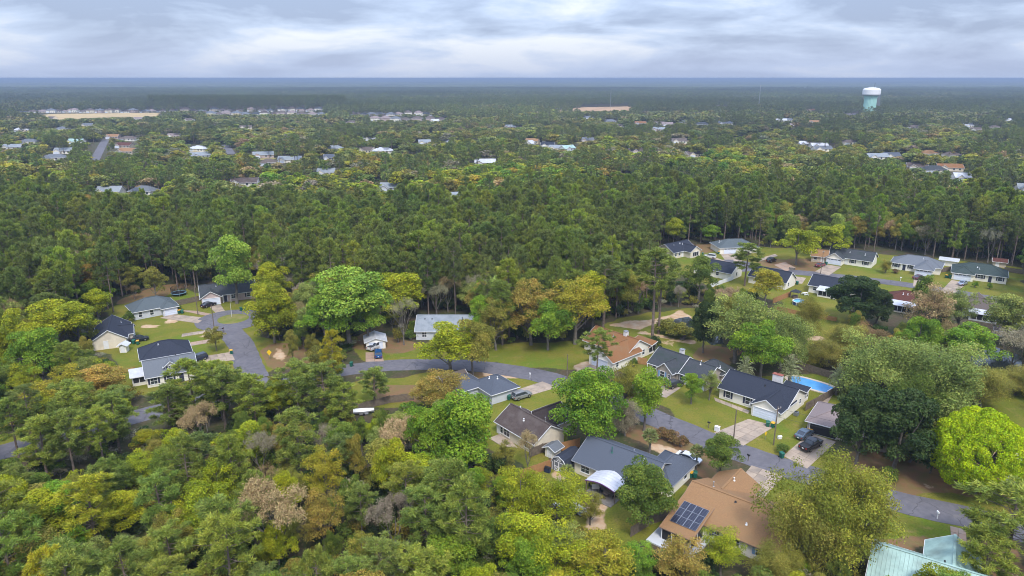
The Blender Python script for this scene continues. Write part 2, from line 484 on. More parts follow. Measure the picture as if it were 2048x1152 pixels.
LITTER = [
    [(215, 610), (250, 590), (330, 572), (400, 566), (345, 592), (300, 598)],
    [(1650, 915), (1860, 895), (2040, 955), (2000, 1000), (1750, 985)],
    [(520, 690), (640, 690), (640, 730), (560, 740)],
    [(1230, 870), (1320, 850), (1440, 890), (1440, 955), (1330, 905)],
    [(870, 800), (925, 750), (990, 745), (970, 775), (900, 815)], [(745, 770), (860, 765), (860, 800), (740, 808)],
    [(1500, 520), (1640, 515), (1640, 545), (1560, 545)], [(1390, 488), (1440, 485), (1430, 500), (1395, 504)],
    [(690, 690), (760, 660), (850, 690), (790, 705)], [(1400, 690), (1470, 690), (1460, 730), (1400, 735)],
    [(1720, 1075), (1880, 1075), (1850, 1110), (1720, 1110)],
    [(1860, 1090), (2060, 1070), (2060, 1160), (1950, 1160)],
]
BARE_TRACK = []


def axis(lo, hi, step, far, grow=1.22):
    mid = list(np.arange(lo, hi + 1e-6, step))
    a, s = [], step
    p = lo
    while p > -far:
        s *= grow; p -= s; a.append(p)
    b, s = [], step
    p = mid[-1]
    while p < far:
        s *= grow; p += s; b.append(p)
    return np.array(list(reversed(a)) + mid + b)


def ground_material():
    m = bpy.data.materials.new('ground_cover')
    m.use_nodes = True
    t = m.node_tree
    L = t.links.new
    b = t.nodes['Principled BSDF']
    b.inputs['Roughness'].default_value = 0.95
    b.inputs['Specular IOR Level'].default_value = 0.1
    tc = nd(t, 'ShaderNodeTexCoord')
    P = tc.outputs['Object']

    def noise(scale, detail=4.0, rough=0.6):
        n = nd(t, 'ShaderNodeTexNoise', inp={'Scale': scale, 'Detail': detail, 'Roughness': rough}); L(P, n.inputs['Vector'])
        return n.outputs['Fac']

    def rng_(src, lo, hi):
        r = nd(t, 'ShaderNodeMapRange', inp={'From Min': lo, 'From Max': hi}); L(src, r.inputs['Value'])
        return r.outputs[0]

    def mix(f, a, c):
        x = nd(t, 'ShaderNodeMix', data_type='RGBA')
        L(f, x.inputs['Factor'])
        for k, s in (('A', a), ('B', c)):
            if isinstance(s, tuple): x.inputs[k].default_value = (*s, 1)
            else: L(s, x.inputs[k])
        return x.outputs['Result']
    floor = mix(rng_(noise(0.22), 0.4, 0.6), (0.075, 0.058, 0.036), (0.05, 0.062, 0.022))
    floor = mix(rng_(noise(1.6), 0.5, 0.75), floor, (0.12, 0.09, 0.055))
    lawn = mix(rng_(noise(0.12, 5), 0.38, 0.62), (0.13, 0.15, 0.018), (0.19, 0.168, 0.03))
    lawn = mix(rng_(noise(0.05, 5, 0.7), 0.52, 0.7), lawn, (0.098, 0.165, 0.014))
    lawn = mix(rng_(noise(0.42, 6, 0.7), 0.55, 0.78), lawn, (0.25, 0.18, 0.065))
    lawn = mix(rng_(noise(3.2, 3), 0.45, 0.8), lawn, (0.085, 0.095, 0.015))
    dirt = mix(rng_(noise(0.6), 0.4, 0.65), (0.43, 0.28, 0.165), (0.5, 0.38, 0.26))
    litter = mix(rng_(noise(0.5, 5), 0.4, 0.65), (0.2, 0.115, 0.06), (0.155, 0.125, 0.05))
    at = nd(t, 'ShaderNodeAttribute', attribute_name='zone')
    sp = nd(t, 'ShaderNodeSeparateColor'); L(at.outputs['Color'], sp.inputs[0])

    def edge(ch, lo=0.43, hi=0.56, s=0.9):
        a = nd(t, 'ShaderNodeMath', operation='MULTIPLY_ADD', inp={1: 0.5}); L(noise(s, 5, 0.7), a.inputs[0])
        sub = nd(t, 'ShaderNodeMath', operation='SUBTRACT', inp={1: 0.25}); L(ch, sub.inputs[0]); L(sub.outputs[0], a.inputs[2])
        return rng_(a.outputs[0], lo, hi)
    c = mix(edge(sp.outputs[0]), floor, lawn)
    c = mix(edge(sp.outputs[2]), c, litter)
    c = mix(edge(sp.outputs[1]), c, dirt)
    L(c, b.inputs['Base Color'])
    bp = nd(t, 'ShaderNodeBump', inp={'Strength': 0.6, 'Distance': 0.15}); L(noise(2.5, 5, 0.7), bp.inputs['Height'])
    L(bp.outputs[0], b.inputs['Normal'])
    return m


def build_ground():
    X = axis(-150, 190, 1.25, 32000)
    Y = axis(66, 300, 1.25, 32000)
    gx, gy = np.meshgrid(X, Y)
    wx = gx + (vnoise(gx, gy, 4.0) - 0.5) * 3.0 + (vnoise(gx + 77, gy, 11.0) - 0.5) * 4.0
    wy = gy + (vnoise(gx, gy + 99, 4.0) - 0.5) * 3.0 + (vnoise(gx, gy + 55, 11.0) - 0.5) * 4.0
    zone = np.zeros((*gx.shape, 4)); zone[..., 3] = 1
    for ch, polys in ((0, LAWN), (1, DIRT), (2, LITTER)):
        k = np.zeros(gx.shape)
        for p in polys:
            k = np.maximum(k, inpoly(wx, wy, GP(p)).astype(float))
        for _ in range(2):
            q = k.copy()
            q[1:-1, 1:-1] = (k[:-2, 1:-1] + k[2:, 1:-1] + k[1:-1, :-2] + k[1:-1, 2:] + 2 * k[1:-1, 1:-1]) / 6
            k = q
        zone[..., ch] = k
    ny, nx = gx.shape
    verts = np.stack([gx, gy, np.zeros_like(gx)], -1).reshape(-1, 3)
    i = np.arange((ny - 1) * (nx - 1)); r = i // (nx - 1); c = i % (nx - 1)
    a = r * nx + c
    faces = np.stack([a, a + 1, a + nx + 1, a + nx], -1)
    me = bpy.data.meshes.new('ground')
    me.from_pydata(verts.tolist(), [], faces.tolist())
    ca = me.color_attributes.new('zone', 'FLOAT_COLOR', 'POINT')
    ca.data.foreach_set('color', zone.reshape(-1, 4).ravel())
    me.materials.append(ground_material())
    tag(obj('ground', me), kind='structure')


build_ground()


# ------------------------------------------------------------------ roads
def smooth(pts, n=8):
    out = []
    P = [np.array(p, float) for p in pts]
    P = [2 * P[0] - P[1]] + P + [2 * P[-1] - P[-2]]
    for i in range(1, len(P) - 2):
        p0, p1, p2, p3 = P[i - 1:i + 3]
        for k in range(n):
            t = k / n
            out.append(0.5 * ((2 * p1) + (-p0 + p2) * t + (2 * p0 - 5 * p1 + 4 * p2 - p3) * t * t + (-p0 + 3 * p1 - 3 * p2 + p3) * t ** 3))
    out.append(P[-2])
    return out


def strip(name, pts, width, z, mat, ragged=0.12):
    P = smooth(pts)
    mb = MB()
    L_, R_ = [], []
    for i, p in enumerate(P):
        d = P[min(i + 1, len(P) - 1)] - P[max(i - 1, 0)]
        d = d / np.linalg.norm(d)
        n = np.array([-d[1], d[0]])
        L_.append(p + n * (width / 2 + random.uniform(-ragged, ragged)))
        R_.append(p - n * (width / 2 + random.uniform(-ragged, ragged)))
    k = len(P)
    vs = [(*p, z) for p in L_] + [(*p, z) for p in R_] + [(*p, z - 0.05) for p in L_] + [(*p, z - 0.05) for p in R_]
    fs = []
    for i in range(k - 1):
        fs += [(i, k + i, k + i + 1, i + 1), (i, i + 1, 2 * k + i + 1, 2 * k + i), (k + i, 3 * k + i, 3 * k + i + 1, k + i + 1)]
    mb.add(vs, fs)
    return tag(mb.build(name, mat), kind='structure')


MAIN_PX = [(-120, 936), (30, 897), (150, 864), (285, 830), (400, 800), (520, 768), (640, 748), (765, 732), (900, 729), (1000, 738), (1100, 757), (1210, 795), (1335, 847), (1480, 905), (1640, 957), (1800, 1004), (1960, 1040), (2150, 1090)]
MAIN = GP(MAIN_PX)
strip('road', MAIN, 6.6, 0.040, M['asphalt'])
bulb = np.array(G(462, 640))
CUL = [tuple(bulb + np.array((1.0, -6.0))), G(482, 690), G(497, 730), G(510, 757)]
strip('road', CUL, 6.4, 0.052, M['asphalt'])
mb = MB()
prof = []
for k in range(40):
    a = 2 * PI * k / 40
    r = 9.6 + random.uniform(-0.12, 0.12)
    prof.append((bulb[0] + r * math.cos(a), bulb[1] + r * 0.97 * math.sin(a)))
mb.add([(x, y, 0.062) for x, y in prof] + [(x, y, 0.0) for x, y in prof], [tuple(range(40))] + [(i, 40 + i, 40 + (i + 1) % 40, (i + 1) % 40) for i in range(40)])
tag(mb.build('road', M['asphalt']), kind='structure')
ISL = np.array(G(466, 638))
m_lawn = pbr('island_grass', (0.125, 0.155, 0.03), 0.95, c2=(0.185, 0.178, 0.045), scale=0.5, spec=0.1, bump=0.5, big=(0.24, 0.19, 0.09), bigscale=0.3)
mb = MB()
rings = []
for ri, (rr, zz) in enumerate(((4.3, 0.06), (4.1, 0.16), (2.2, 0.24), (0.01, 0.27))):
    mbv = [(ISL[0] + rr * (1 + 0.03 * math.sin(3 * a)) * math.cos(a), ISL[1] + rr * math.sin(a), zz) for a in [2 * PI * k / 32 for k in range(32)]]
    rings.append(mbv)
mb.add(sum(rings, []), [(r * 32 + k, r * 32 + (k + 1) % 32, (r + 1) * 32 + (k + 1) % 32, (r + 1) * 32 + k) for r in range(3) for k in range(32)])
tag(mb.build('grass_island', m_lawn), kind='structure')
UP_PX = [(1478, 531), (1540, 540), (1640, 549), (1740, 560), (1830, 572), (1930, 588), (2080, 615)]
UP = GP(UP_PX)
strip('road', UP, 6.6, 0.040, M['asphalt'])
ub = G(1466, 531)
mb = MB()
prof = [(ub[0] + 9.0 * math.cos(2 * PI * k / 36), ub[1] + 8.6 * math.sin(2 * PI * k / 36)) for k in range(36)]
mb.add([(x, y, 0.053) for x, y in prof] + [(x, y, 0) for x, y in prof], [tuple(range(36))] + [(i, 36 + i, 36 + (i + 1) % 36, (i + 1) % 36) for i in range(36)])
tag(mb.build('road', M['asphalt']), kind='structure')
strip('road', GP([(188, 322), (198, 304), (207, 287), (212, 279)]), 7.5, 0.08, M['asphalt'])
strip('road', GP([(463, 308), (456, 297), (450, 289)]), 7.0, 0.08, M['asphalt'])


# ------------------------------------------------------------------ driveways of separate cast slabs
def driveway(quad, nu, nv, mat='concrete', z=0.055):
    """quad: ground pixels in order A B C D; slabs nu along AB, nv along AD"""
    A, B, C, D = [np.array(p) for p in GP(quad)]
    c = (A + B + C + D) / 4
    root = tag(empty('driveway', (c[0], c[1], 0)), kind='structure')
    for i in range(nu):
        for j in range(nv):
            q = []
            for a, b in ((i, j), (i + 1, j), (i + 1, j + 1), (i, j + 1)):
                s, t = a / nu, b / nv
                q.append((A * (1 - s) + B * s) * (1 - t) + (D * (1 - s) + C * s) * t)
            cc = sum(q) / 4
            q = [cc + (p - cc) * (1 - 0.04 / max(0.5, np.linalg.norm(p - cc))) - c for p in q]
            zz = z + random.uniform(-0.008, 0.008)
            MB().prism([tuple(p) for p in q], 0.0, zz).build('slab', M[mat], root)
    return root


driveway([(1497, 838), (1551, 852), (1487, 892), (1427, 866)], 3, 5)
driveway([(1428, 795), (1500, 822), (1496, 828), (1430, 802)], 6, 1)
driveway([(1620, 866), (1672, 884), (1614, 938), (1566, 912)], 3, 4)
driveway([(1503, 931), (1568, 952), (1525, 1000), (1468, 973)], 3, 4, 'concrete')
driveway([(1310, 762), (1362, 776), (1332, 796), (1300, 786)], 2, 3)
driveway([(418, 613), (441, 609), (452, 625), (434, 629)], 2, 3)
driveway([(320, 636), (344, 628), (412, 636), (396, 647)], 2, 5, 'concrete')
driveway([(354, 620), (392, 622), (428, 629), (420, 633)], 2, 4, 'concrete_pink')
driveway([(363, 674), (364, 668), (428, 658), (432, 663)], 1, 6)
driveway([(369, 694), (370, 687), (428, 677), (430, 684)], 1, 5, 'concrete_pink')
driveway([(374, 733), (376, 718), (462, 704), (470, 720)], 2, 6)
driveway([(731, 705), (764, 705), (768, 723), (731, 724)], 2, 3, 'concrete_pink')
driveway([(1012, 787), (1040, 797), (1115, 775), (1085, 763)], 3, 4)
driveway([(1150, 745), (1195, 722), (1215, 745), (1165, 756)], 3, 3)
driveway([(1440, 507), (1471, 508), (1485, 523), (1452, 523)], 2, 3)
driveway([(1402, 514), (1416, 510), (1456, 524), (1443, 527)], 2, 3)
driveway([(1515, 524), (1523, 516), (1550, 508), (1556, 512)], 3, 1)
driveway([(1653, 529), (1683, 534), (1658, 551), (1629, 544)], 3, 3)
driveway([(1548, 530), (1570, 524), (1592, 536), (1572, 543)], 2, 2, 'concrete_pink')
driveway([(1592, 553), (1612, 556), (1604, 568), (1590, 566)], 2, 2)
driveway([(1828, 553), (1860, 556), (1846, 574), (1826, 573)], 2, 3)
driveway([(1903, 560), (1936, 566), (1905, 590), (1880, 584)], 2, 4)
driveway([(1900, 1052), (1932, 1060), (1934, 1092), (1903, 1088)], 2, 3, 'concrete_pink')
driveway([(1006, 878), (1022, 882), (1036, 896), (1012, 894)], 2, 2)


# ------------------------------------------------------------------ ponds, swimming pools, far sand fields
def flat(name, poly, z, mat, wob=0.0, kind='structure', thick=0.05):
    P = [np.array(p) for p in poly]
    out = []
    n = len(P)
    for i in range(n):
        a, b = P[i], P[(i + 1) % n]
        k = max(2, int(np.linalg.norm(b - a) / 2.5)) if wob else 1
        k = min(k, 40)
        for j in range(k):
            q = a + (b - a) * j / k
            if wob: q = q + np.array((random.uniform(-wob, wob), random.uniform(-wob, wob)))
            out.append(tuple(q))
    m = len(out)
    mb = MB()
    mb.add([(x, y, z) for x, y in out] + [(x, y, z - thick) for x, y in out], [tuple(range(m))] + [(i, m + i, m + (i + 1) % m, (i + 1) % m) for i in range(m)])
    o = mb.build(name, mat)
    return tag(o, kind=kind) if kind else o


m_pond = pbr('pond_water', (0.03, 0.035, 0.03), 0.06, spec=0.9, bump=0.06, bscale=1.2)
flat('pond', GP([(1345, 640), (1375, 634), (1395, 650), (1440, 660), (1452, 690), (1425, 690), (1370, 664)]), 0.02, m_pond, 0.5)
flat('pond', GP([(1935, 700), (1975, 690), (2040, 710), (2046, 745), (1975, 752), (1940, 735)]), 0.02, m_pond, 0.6)
m_sand = pbr('field_sand', (0.5, 0.37, 0.19), 0.95, c2=(0.4, 0.3, 0.16), scale=0.02, spec=0.1)
m_sand2 = pbr('field_clay', (0.46, 0.29, 0.165), 0.95, c2=(0.36, 0.24, 0.14), scale=0.03, spec=0.1)
SAND = [[(75, 231), (110, 228), (318, 226), (315, 233), (230, 236), (165, 240), (122, 252), (108, 250), (112, 240), (80, 238)]]
CLAY = [[(1078, 228), (1110, 221), (1165, 215), (1262, 213), (1258, 221), (1200, 227), (1140, 231), (1085, 232)]]
for p in SAND: flat('sand_field', GP(p), 0.4, m_sand, 3.0, thick=0.5)
for p in CLAY: flat('sand_field', GP(p), 0.4, m_sand2, 3.0, thick=0.5)

# ------------------------------------------------------------------ tree prototypes
def unit(v):
    return v / np.maximum(np.linalg.norm(v, axis=-1, keepdims=True), 1e-9)


def rdir(n):
    return unit(rng.normal(size=(n, 3)))


def set_tone(me, tone):
    a = me.attributes.new('tone', 'FLOAT', 'FACE')
    a.data.foreach_set('value', np.asarray(tone, np.float32))


def leaf_mesh(name, C, N, S, mat, aspect=0.6, tone=None):
    """diamond leaves: centres C, normals N, half-lengths S"""
    n = len(C)
    T = unit(np.cross(N, rdir(n)))
    B = np.cross(N, T)
    S = S[:, None]
    k = (N * S * 0.25)
    V = np.stack([C - T * S, C + B * S * aspect + k, C + T * S, C - B * S * aspect + k], 1).reshape(-1, 3)
    me = bpy.data.meshes.new(name)
    F = np.arange(n * 4).reshape(-1, 4)
    me.from_pydata(V.tolist(), [], F.tolist())
    me.materials.append(mat)
    set_tone(me, np.ones(n) if tone is None else tone)
    return me


def needle_mesh(name, C, D, Ln, W, mat, tone=None):
    """thin blades from C along D"""
    n = len(C)
    sd_ = unit(np.cross(D, rdir(n))) * (W[:, None] / 2)
    tip = C + D * Ln[:, None]
    mid = C + D * Ln[:, None] * 0.55
    V = np.stack([C, mid + sd_, tip, mid - sd_], 1).reshape(-1, 3)
    me = bpy.data.meshes.new(name)
    me.from_pydata(V.tolist(), [], np.arange(n * 4).reshape(-1, 4).tolist())
    me.materials.append(mat)
    set_tone(me, np.ones(n) if tone is None else tone)
    return me


def lobes_crown(h, r, base, nl, per, leaf, lobe_r, flat_top=1.0, inner=0.35, seed=0, squash=0.8, droop=0.0, shell=0.55):
    """lobes spread over an uneven ellipsoid between height base and h; returns leaf centres, normals, sizes and lobe centres"""
    cz = (base + h) / 2
    hz = (h - base) / 2
    d = rdir(nl * 3)
    d = d[d[:, 2] > -0.75][:nl]
    rad = np.where(rng.random(len(d)) < inner, rng.uniform(0.25, 0.6, len(d)), rng.uniform(0.66, 1.1, len(d)))
    ecc = 1 + 0.2 * np.sin(np.arctan2(d[:, 1], d[:, 0]) * 3 + seed) + rng.normal(0, 0.07, len(d))
    Lc = d * rad[:, None] * np.stack([ecc, ecc, np.ones(len(d))], 1) * np.array([r - lobe_r * 0.6, r - lobe_r * 0.6, (hz - lobe_r * 0.45) * flat_top])
    Lc[:, 2] += cz
    lr = lobe_r * rng.uniform(0.55, 1.35, len(d))
    C, N, S, T = [], [], [], []
    for c, q in zip(Lc, lr):
        k = int(per * (q / lobe_r) ** 2)
        dd = rdir(k)
        dd[:, 2] = np.where(dd[:, 2] < -0.35, -dd[:, 2], dd[:, 2])
        rr = q * (shell + (1.08 - shell) * np.sqrt(rng.random(k)))
        p = c + dd * rr[:, None] * np.array([1, 1, squash])
        if droop:
            p[:, 2] -= droop * rng.random(k) ** 2 * q
        nn = unit(dd * 0.7 + np.array([0, 0, 0.35]) + rdir(k) * 0.75)
        C.append(p); N.append(nn); S.append(leaf * rng.uniform(0.65, 1.35, k)); T.append(np.full(k, rng.uniform(0.68, 1.32)))
    return np.concatenate(C), np.concatenate(N), np.concatenate(S), Lc, np.concatenate(T)


def branchy_trunk(h, base, Lc, r0, mat, nlimb=9, name='trunk'):
    mb = MB()
    fork = base * 0.9 + 0.06 * h
    lean = (random.uniform(-0.3, 0.3), random.uniform(-0.3, 0.3))
    mb.tube([(0, 0, -0.1), (lean[0] * .3, lean[1] * .3, fork * 0.5), (lean[0], lean[1], fork), (lean[0] * 1.3, lean[1] * 1.3, (fork + h) / 2), (lean[0] * 1.5, lean[1] * 1.5, h * 0.88)],
            [r0 * 1.25, r0, r0 * 0.8, r0 * 0.4, 0.05], 7)
    idx = list(range(len(Lc)))
    random.shuffle(idx)
    for i in idx[:nlimb]:
        c = Lc[i]
        z0 = min(fork + random.uniform(-0.1, 0.25) * (h - fork), c[2] - 0.5)
        z0 = max(z0, fork * 0.8)
        a = Vector((lean[0], lean[1], z0)); e = Vector(c)
        m_ = a.lerp(e, 0.55) + Vector((random.uniform(-.3, .3), random.uniform(-.3, .3), 0.25))
        mb.tube([a, m_, e], [r0 * 0.45, r0 * 0.28, r0 * 0.1], 5, cap=False)
    return mb.mesh(name, mat)


PROTO = {}       # key -> (height, radius, trunk mesh, crown mesh)


def broadleaf(key, h=13.0, r=5.2, base=3.2, nl=46, per=120, leaf=0.3, lobe_r=1.45, lim=10, **kw):
    C, N, S, Lc, T = lobes_crown(h, r, base, nl, per, leaf, lobe_r, **kw)
    crown = leaf_mesh('crown', C, N, S, M['leaf'], tone=T)
    PROTO[key] = (float(np.percentile(C[:, 2], 99.6)), float(np.percentile(np.hypot(C[:, 0], C[:, 1]), 98)), branchy_trunk(h, base, Lc, 0.28, M['bark_grey'], lim), crown)


def pine(key, h=20.0, r=3.8, base=0.42, whorls=13, tufts=5, blades=34, nd_len=0.62, seed=0, width=0.085, spread=1.0):
    mb = MB()
    bend = (random.uniform(-0.5, 0.5), random.uniform(-0.5, 0.5))
    tr = lambda z: Vector((bend[0] * (z / h) ** 2, bend[1] * (z / h) ** 2, z))
    mb.tube([tr(0) + Vector((0, 0, -0.1)), tr(h * 0.25), tr(h * 0.5), tr(h * 0.75), tr(h * 0.985)], [0.25, 0.2, 0.165, 0.11, 0.03], 7)
    TC, TD = [], []
    for w in range(whorls):
        t = w / (whorls - 1)
        z = h * (base + (0.97 - base) * t)
        # widest at one third of the crown, rounded top
        prof = (0.6 + 0.4 * min(1, t / 0.4)) * (1 if t < 0.4 else max(0.3, math.sqrt(max(0, 1 - ((t - 0.4) / 0.63) ** 2))))
        nb = random.choice((3, 4, 4, 5))
        a0 = random.uniform(0, 2 * PI)
        for b in range(nb):
            if random.random() < 0.14: continue
            a = a0 + 2 * PI * b / nb + random.uniform(-0.4, 0.4)
            ln = r * prof * random.uniform(0.6, 1.12) * spread
            lift = ln * random.uniform(0.12, 0.5) * (0.5 + t)
            s = tr(z)
            e = s + Vector((math.cos(a) * ln, math.sin(a) * ln, lift))
            m_ = s.lerp(e, 0.5) + Vector((0, 0, -0.08 * ln))
            mb.tube([s, m_, e], [0.065 * (1.2 - t * .6), 0.045, 0.018], 4, cap=False)
            for k in range(tufts + (1 if ln > 2.4 else 0)):
                f = 1.0 if k == 0 else random.uniform(0.45, 1.0)
                p = s.lerp(e, f) if f > 0.5 else s.lerp(m_, f * 2)
                side = Vector((random.uniform(-1, 1), random.uniform(-1, 1), random.uniform(-0.15, 0.75))) * (0.32 * ln * (0.3 + f * 0.5))
                if k == 0: side *= 0.2
                TC.append(p + side)
                TD.append((Vector((math.cos(a), math.sin(a), 0.9)) + side * 0.4).normalized())
    for k in range(5):
        TC.append(tr(h * random.uniform(0.95, 1.0)) + Vector((random.uniform(-.5, .5), random.uniform(-.5, .5), 0))); TD.append(Vector((0, 0, 1)))
    TC = np.array([tuple(c) for c in TC]); TD = np.array([tuple(c) for c in TD])
    n = len(TC)
    C = np.repeat(TC, blades, 0) + rng.normal(0, 0.16, (n * blades, 3))
    D = unit(np.repeat(TD, blades, 0) * 0.75 + rdir(n * blades))
    ln = nd_len * rng.uniform(0.6, 1.2, n * blades)
    crown = needle_mesh('crown', C, D, ln, np.full(n * blades, width * 2.0), M['needle'], tone=np.repeat(rng.uniform(0.72, 1.28, n), blades))
    PROTO[key] = (h, float(np.percentile(np.hypot(C[:, 0], C[:, 1]), 97)), mb.mesh('trunk', M['bark_pine']), crown)


def bare(key, h=12.0, r=4.2, depth=5, seed=0, wid=0.05, buds=2600):
    """leafless or just-budding tree: a fan of ever finer twigs, with a haze of buds"""
    mb = MB()
    tips = []
    C, D, Ln, W = [], [], [], []

    def grow(p, d, ln, rad, lv):
        e = p + d * ln
        if lv <= 2:
            mb.tube([p, p.lerp(e, 0.5) + Vector((random.uniform(-.1, .1),) * 3), e], [rad, rad * 0.8, rad * 0.6], 5 if lv < 2 else 4, cap=False)
        else:
            C.append(tuple(p)); D.append(tuple(d)); Ln.append(ln); W.append(max(0.03, rad * 1.6))
        if lv >= depth:
            tips.append(e); return
        k = random.choice((2, 3, 3)) if lv < 3 else 3
        for i in range(k):
            ax = Vector(rdir(1)[0])
            nd_ = (d + ax * (0.55 if lv else 0.75) + Vector((0, 0, 0.18))).normalized()
            grow(e if i else p.lerp(e, random.uniform(0.6, 1)), nd_, ln * random.uniform(0.62, 0.82), rad * 0.62, lv + 1)
    for s in range(4):
        a = s * PI / 2 + random.random()
        grow(Vector((0, 0, h * 0.16)), Vector((math.cos(a) * 0.45, math.sin(a) * 0.45, 1)).normalized(), h * 0.235, 0.11, 1)
    mb.tube([(0, 0, -0.1), (0.05, 0, h * 0.1), (0, 0, h * 0.2)], [0.24, 0.19, 0.15], 7)
    tp = np.array([tuple(t) for t in tips])
    mx = max(np.abs(tp[:, :2]).max(), 0.1)
    C = np.array(C); D = np.array(D); Ln = np.array(Ln); W = np.array(W)
    bi = rng.integers(0, len(tp), buds)
    bc = tp[bi] + rng.normal(0, 0.28, (buds, 3))
    C2 = np.concatenate([C, bc]); D2 = np.concatenate([D, unit(rdir(buds) + np.array([0, 0, 0.5]))])
    L2 = np.concatenate([Ln, rng.uniform(0.2, 0.45, buds)]); W2 = np.concatenate([W, np.full(buds, wid)])
    crown = needle_mesh('crown', C2, D2, L2, W2, M['twig'])
    PROTO[key] = (max(tp[:, 2].max(), 1), float(np.percentile(np.linalg.norm(tp[:, :2], axis=1), 95)), mb.mesh('trunk', M['bark_grey']), crown)


def palm(key, fan=True):
    mb = MB()
    h = 4.6 if fan else 2.6
    mb.tube([(0, 0, -0.1), (0.05, 0.02, h * 0.5), (0.02, 0, h)], [0.24, 0.2, 0.22] if fan else [0.3, 0.28, 0.26], 8)
    for k in range(26):                       # old frond boots up the trunk
        z = h * (0.2 + 0.8 * k / 26); a = k * 2.4
        mb.bar((0.16 * math.cos(a), 0.16 * math.sin(a), z), (0.36 * math.cos(a), 0.36 * math.sin(a), z + 0.2), 0.09, 0.04)
    C, D, Ln, W = [], [], [], []
    for k in range(34):
        a = k * 2.399963
        el = RAD(75 - 105 * k / 34)
        if fan:
            sl = random.uniform(0.75, 1.05)
            d = Vector((math.cos(a) * math.cos(el), math.sin(a) * math.cos(el), math.sin(el)))
            hub = Vector((0, 0, h)) + d * sl
            C.append((0, 0, h)); D.append(tuple(d)); Ln.append(sl); W.append(0.05)
            sx = d.cross(Vector((0, 0, 1))).normalized()
            for j in range(13):
                b = RAD(-78 + 156 * j / 12)
                q = (d * math.cos(b) + sx * math.sin(b) + Vector((0, 0, -0.18))).normalized()
                C.append(tuple(hub)); D.append(tuple(q)); Ln.append(0.95 * random.uniform(0.85, 1.1)); W.append(0.16)
        else:
            p = Vector((0, 0, h)); d = Vector((math.cos(a) * math.cos(el + 0.3), math.sin(a) * math.cos(el + 0.3), math.sin(el + 0.3)))
            for j in range(9):
                q = p + d * 0.3
                C.append(tuple(p)); D.append(tuple(d)); Ln.append(0.32); W.append(0.06)
                sx = d.cross(Vector((0, 0, 1))).normalized()
                for s in (-1, 1):
                    for jj in (0, 0.5):
                        C.append(tuple(p.lerp(q, jj))); D.append(tuple((sx * s + d * 0.6 + Vector((0, 0, 0.25))).normalized())); Ln.append(0.62 * math.sin(0.5 + j / 9 * 2.3)); W.append(0.1)
                p = q
                d = (d + Vector((0, 0, -0.2))).normalized()
    crown = needle_mesh('crown', np.array(C), np.array(D), np.array(Ln), np.array(W), M['leaf'])
    PROTO[key] = (h + (1.9 if fan else 1.9), 2.0 if fan else 2.3, mb.mesh('trunk', M['bark_grey']), crown)


for i in range(5):
    pine(f'pine{i}', h=(20, 19, 21, 18, 20)[i], r=(3.9, 3.5, 4.2, 3.6, 3.9)[i], base=(0.44, 0.36, 0.5, 0.3, 0.4)[i], whorls=(11, 12, 10, 13, 12)[i], tufts=4, blades=72, nd_len=0.66, width=0.045, seed=i)
pine('pinetall', h=23, r=3.6, base=0.62, whorls=9, tufts=4, blades=70, width=0.045)
broadleaf('oak0', per=330, leaf=0.17); broadleaf('oak1', r=4.6, h=13.5, nl=40, seed=2, inner=0.3, per=330, leaf=0.17); broadleaf('oak2', r=5.6, h=12, nl=54, lobe_r=1.35, seed=4, per=300, leaf=0.17)
broadleaf('oak3', r=4.2, h=14, base=2.2, nl=40, seed=5, lobe_r=1.5, per=360, leaf=0.17)
broadleaf('dense0', h=12.5, r=5.5, base=1.2, nl=84, per=300, leaf=0.17, lobe_r=1.4, seed=1, inner=0.2)
broadleaf('airy0', h=13, r=4.8, base=2.2, nl=64, per=170, leaf=0.14, lobe_r=1.2, seed=3, shell=0.15, lim=22)
broadleaf('airy1', h=14, r=4.2, base=3.0, nl=54, per=180, leaf=0.14, lobe_r=1.25, seed=6, shell=0.15, lim=20)
broadleaf('feather0', h=11, r=5.6, base=0.7, nl=90, per=420, leaf=0.115, lobe_r=1.5, seed=2, shell=0.15, squash=1.15, droop=0.5, lim=18)
broadleaf('feather1', h=12, r=5.0, base=0.7, nl=80, per=420, leaf=0.115, lobe_r=1.45, seed=5, shell=0.15, squash=1.15, droop=0.6, lim=18)
broadleaf('bigairy', h=14, r=8.0, base=1.5, nl=150, per=330, leaf=0.125, lobe_r=1.6, seed=2, shell=0.1, squash=1.2, droop=0.3, lim=34)
broadleaf('magnolia', h=12, r=4.8, base=1.0, nl=105, per=260, leaf=0.19, lobe_r=1.1, seed=3, inner=0.15, shell=0.65)
broadleaf('shrub', h=2.2, r=1.5, base=0.1, nl=22, per=110, leaf=0.1, lobe_r=0.5, seed=1, lim=5)
broadleaf('cone', h=8, r=2.0, base=0.5, nl=44, per=120, leaf=0.16, lobe_r=0.8, seed=1, lim=5)


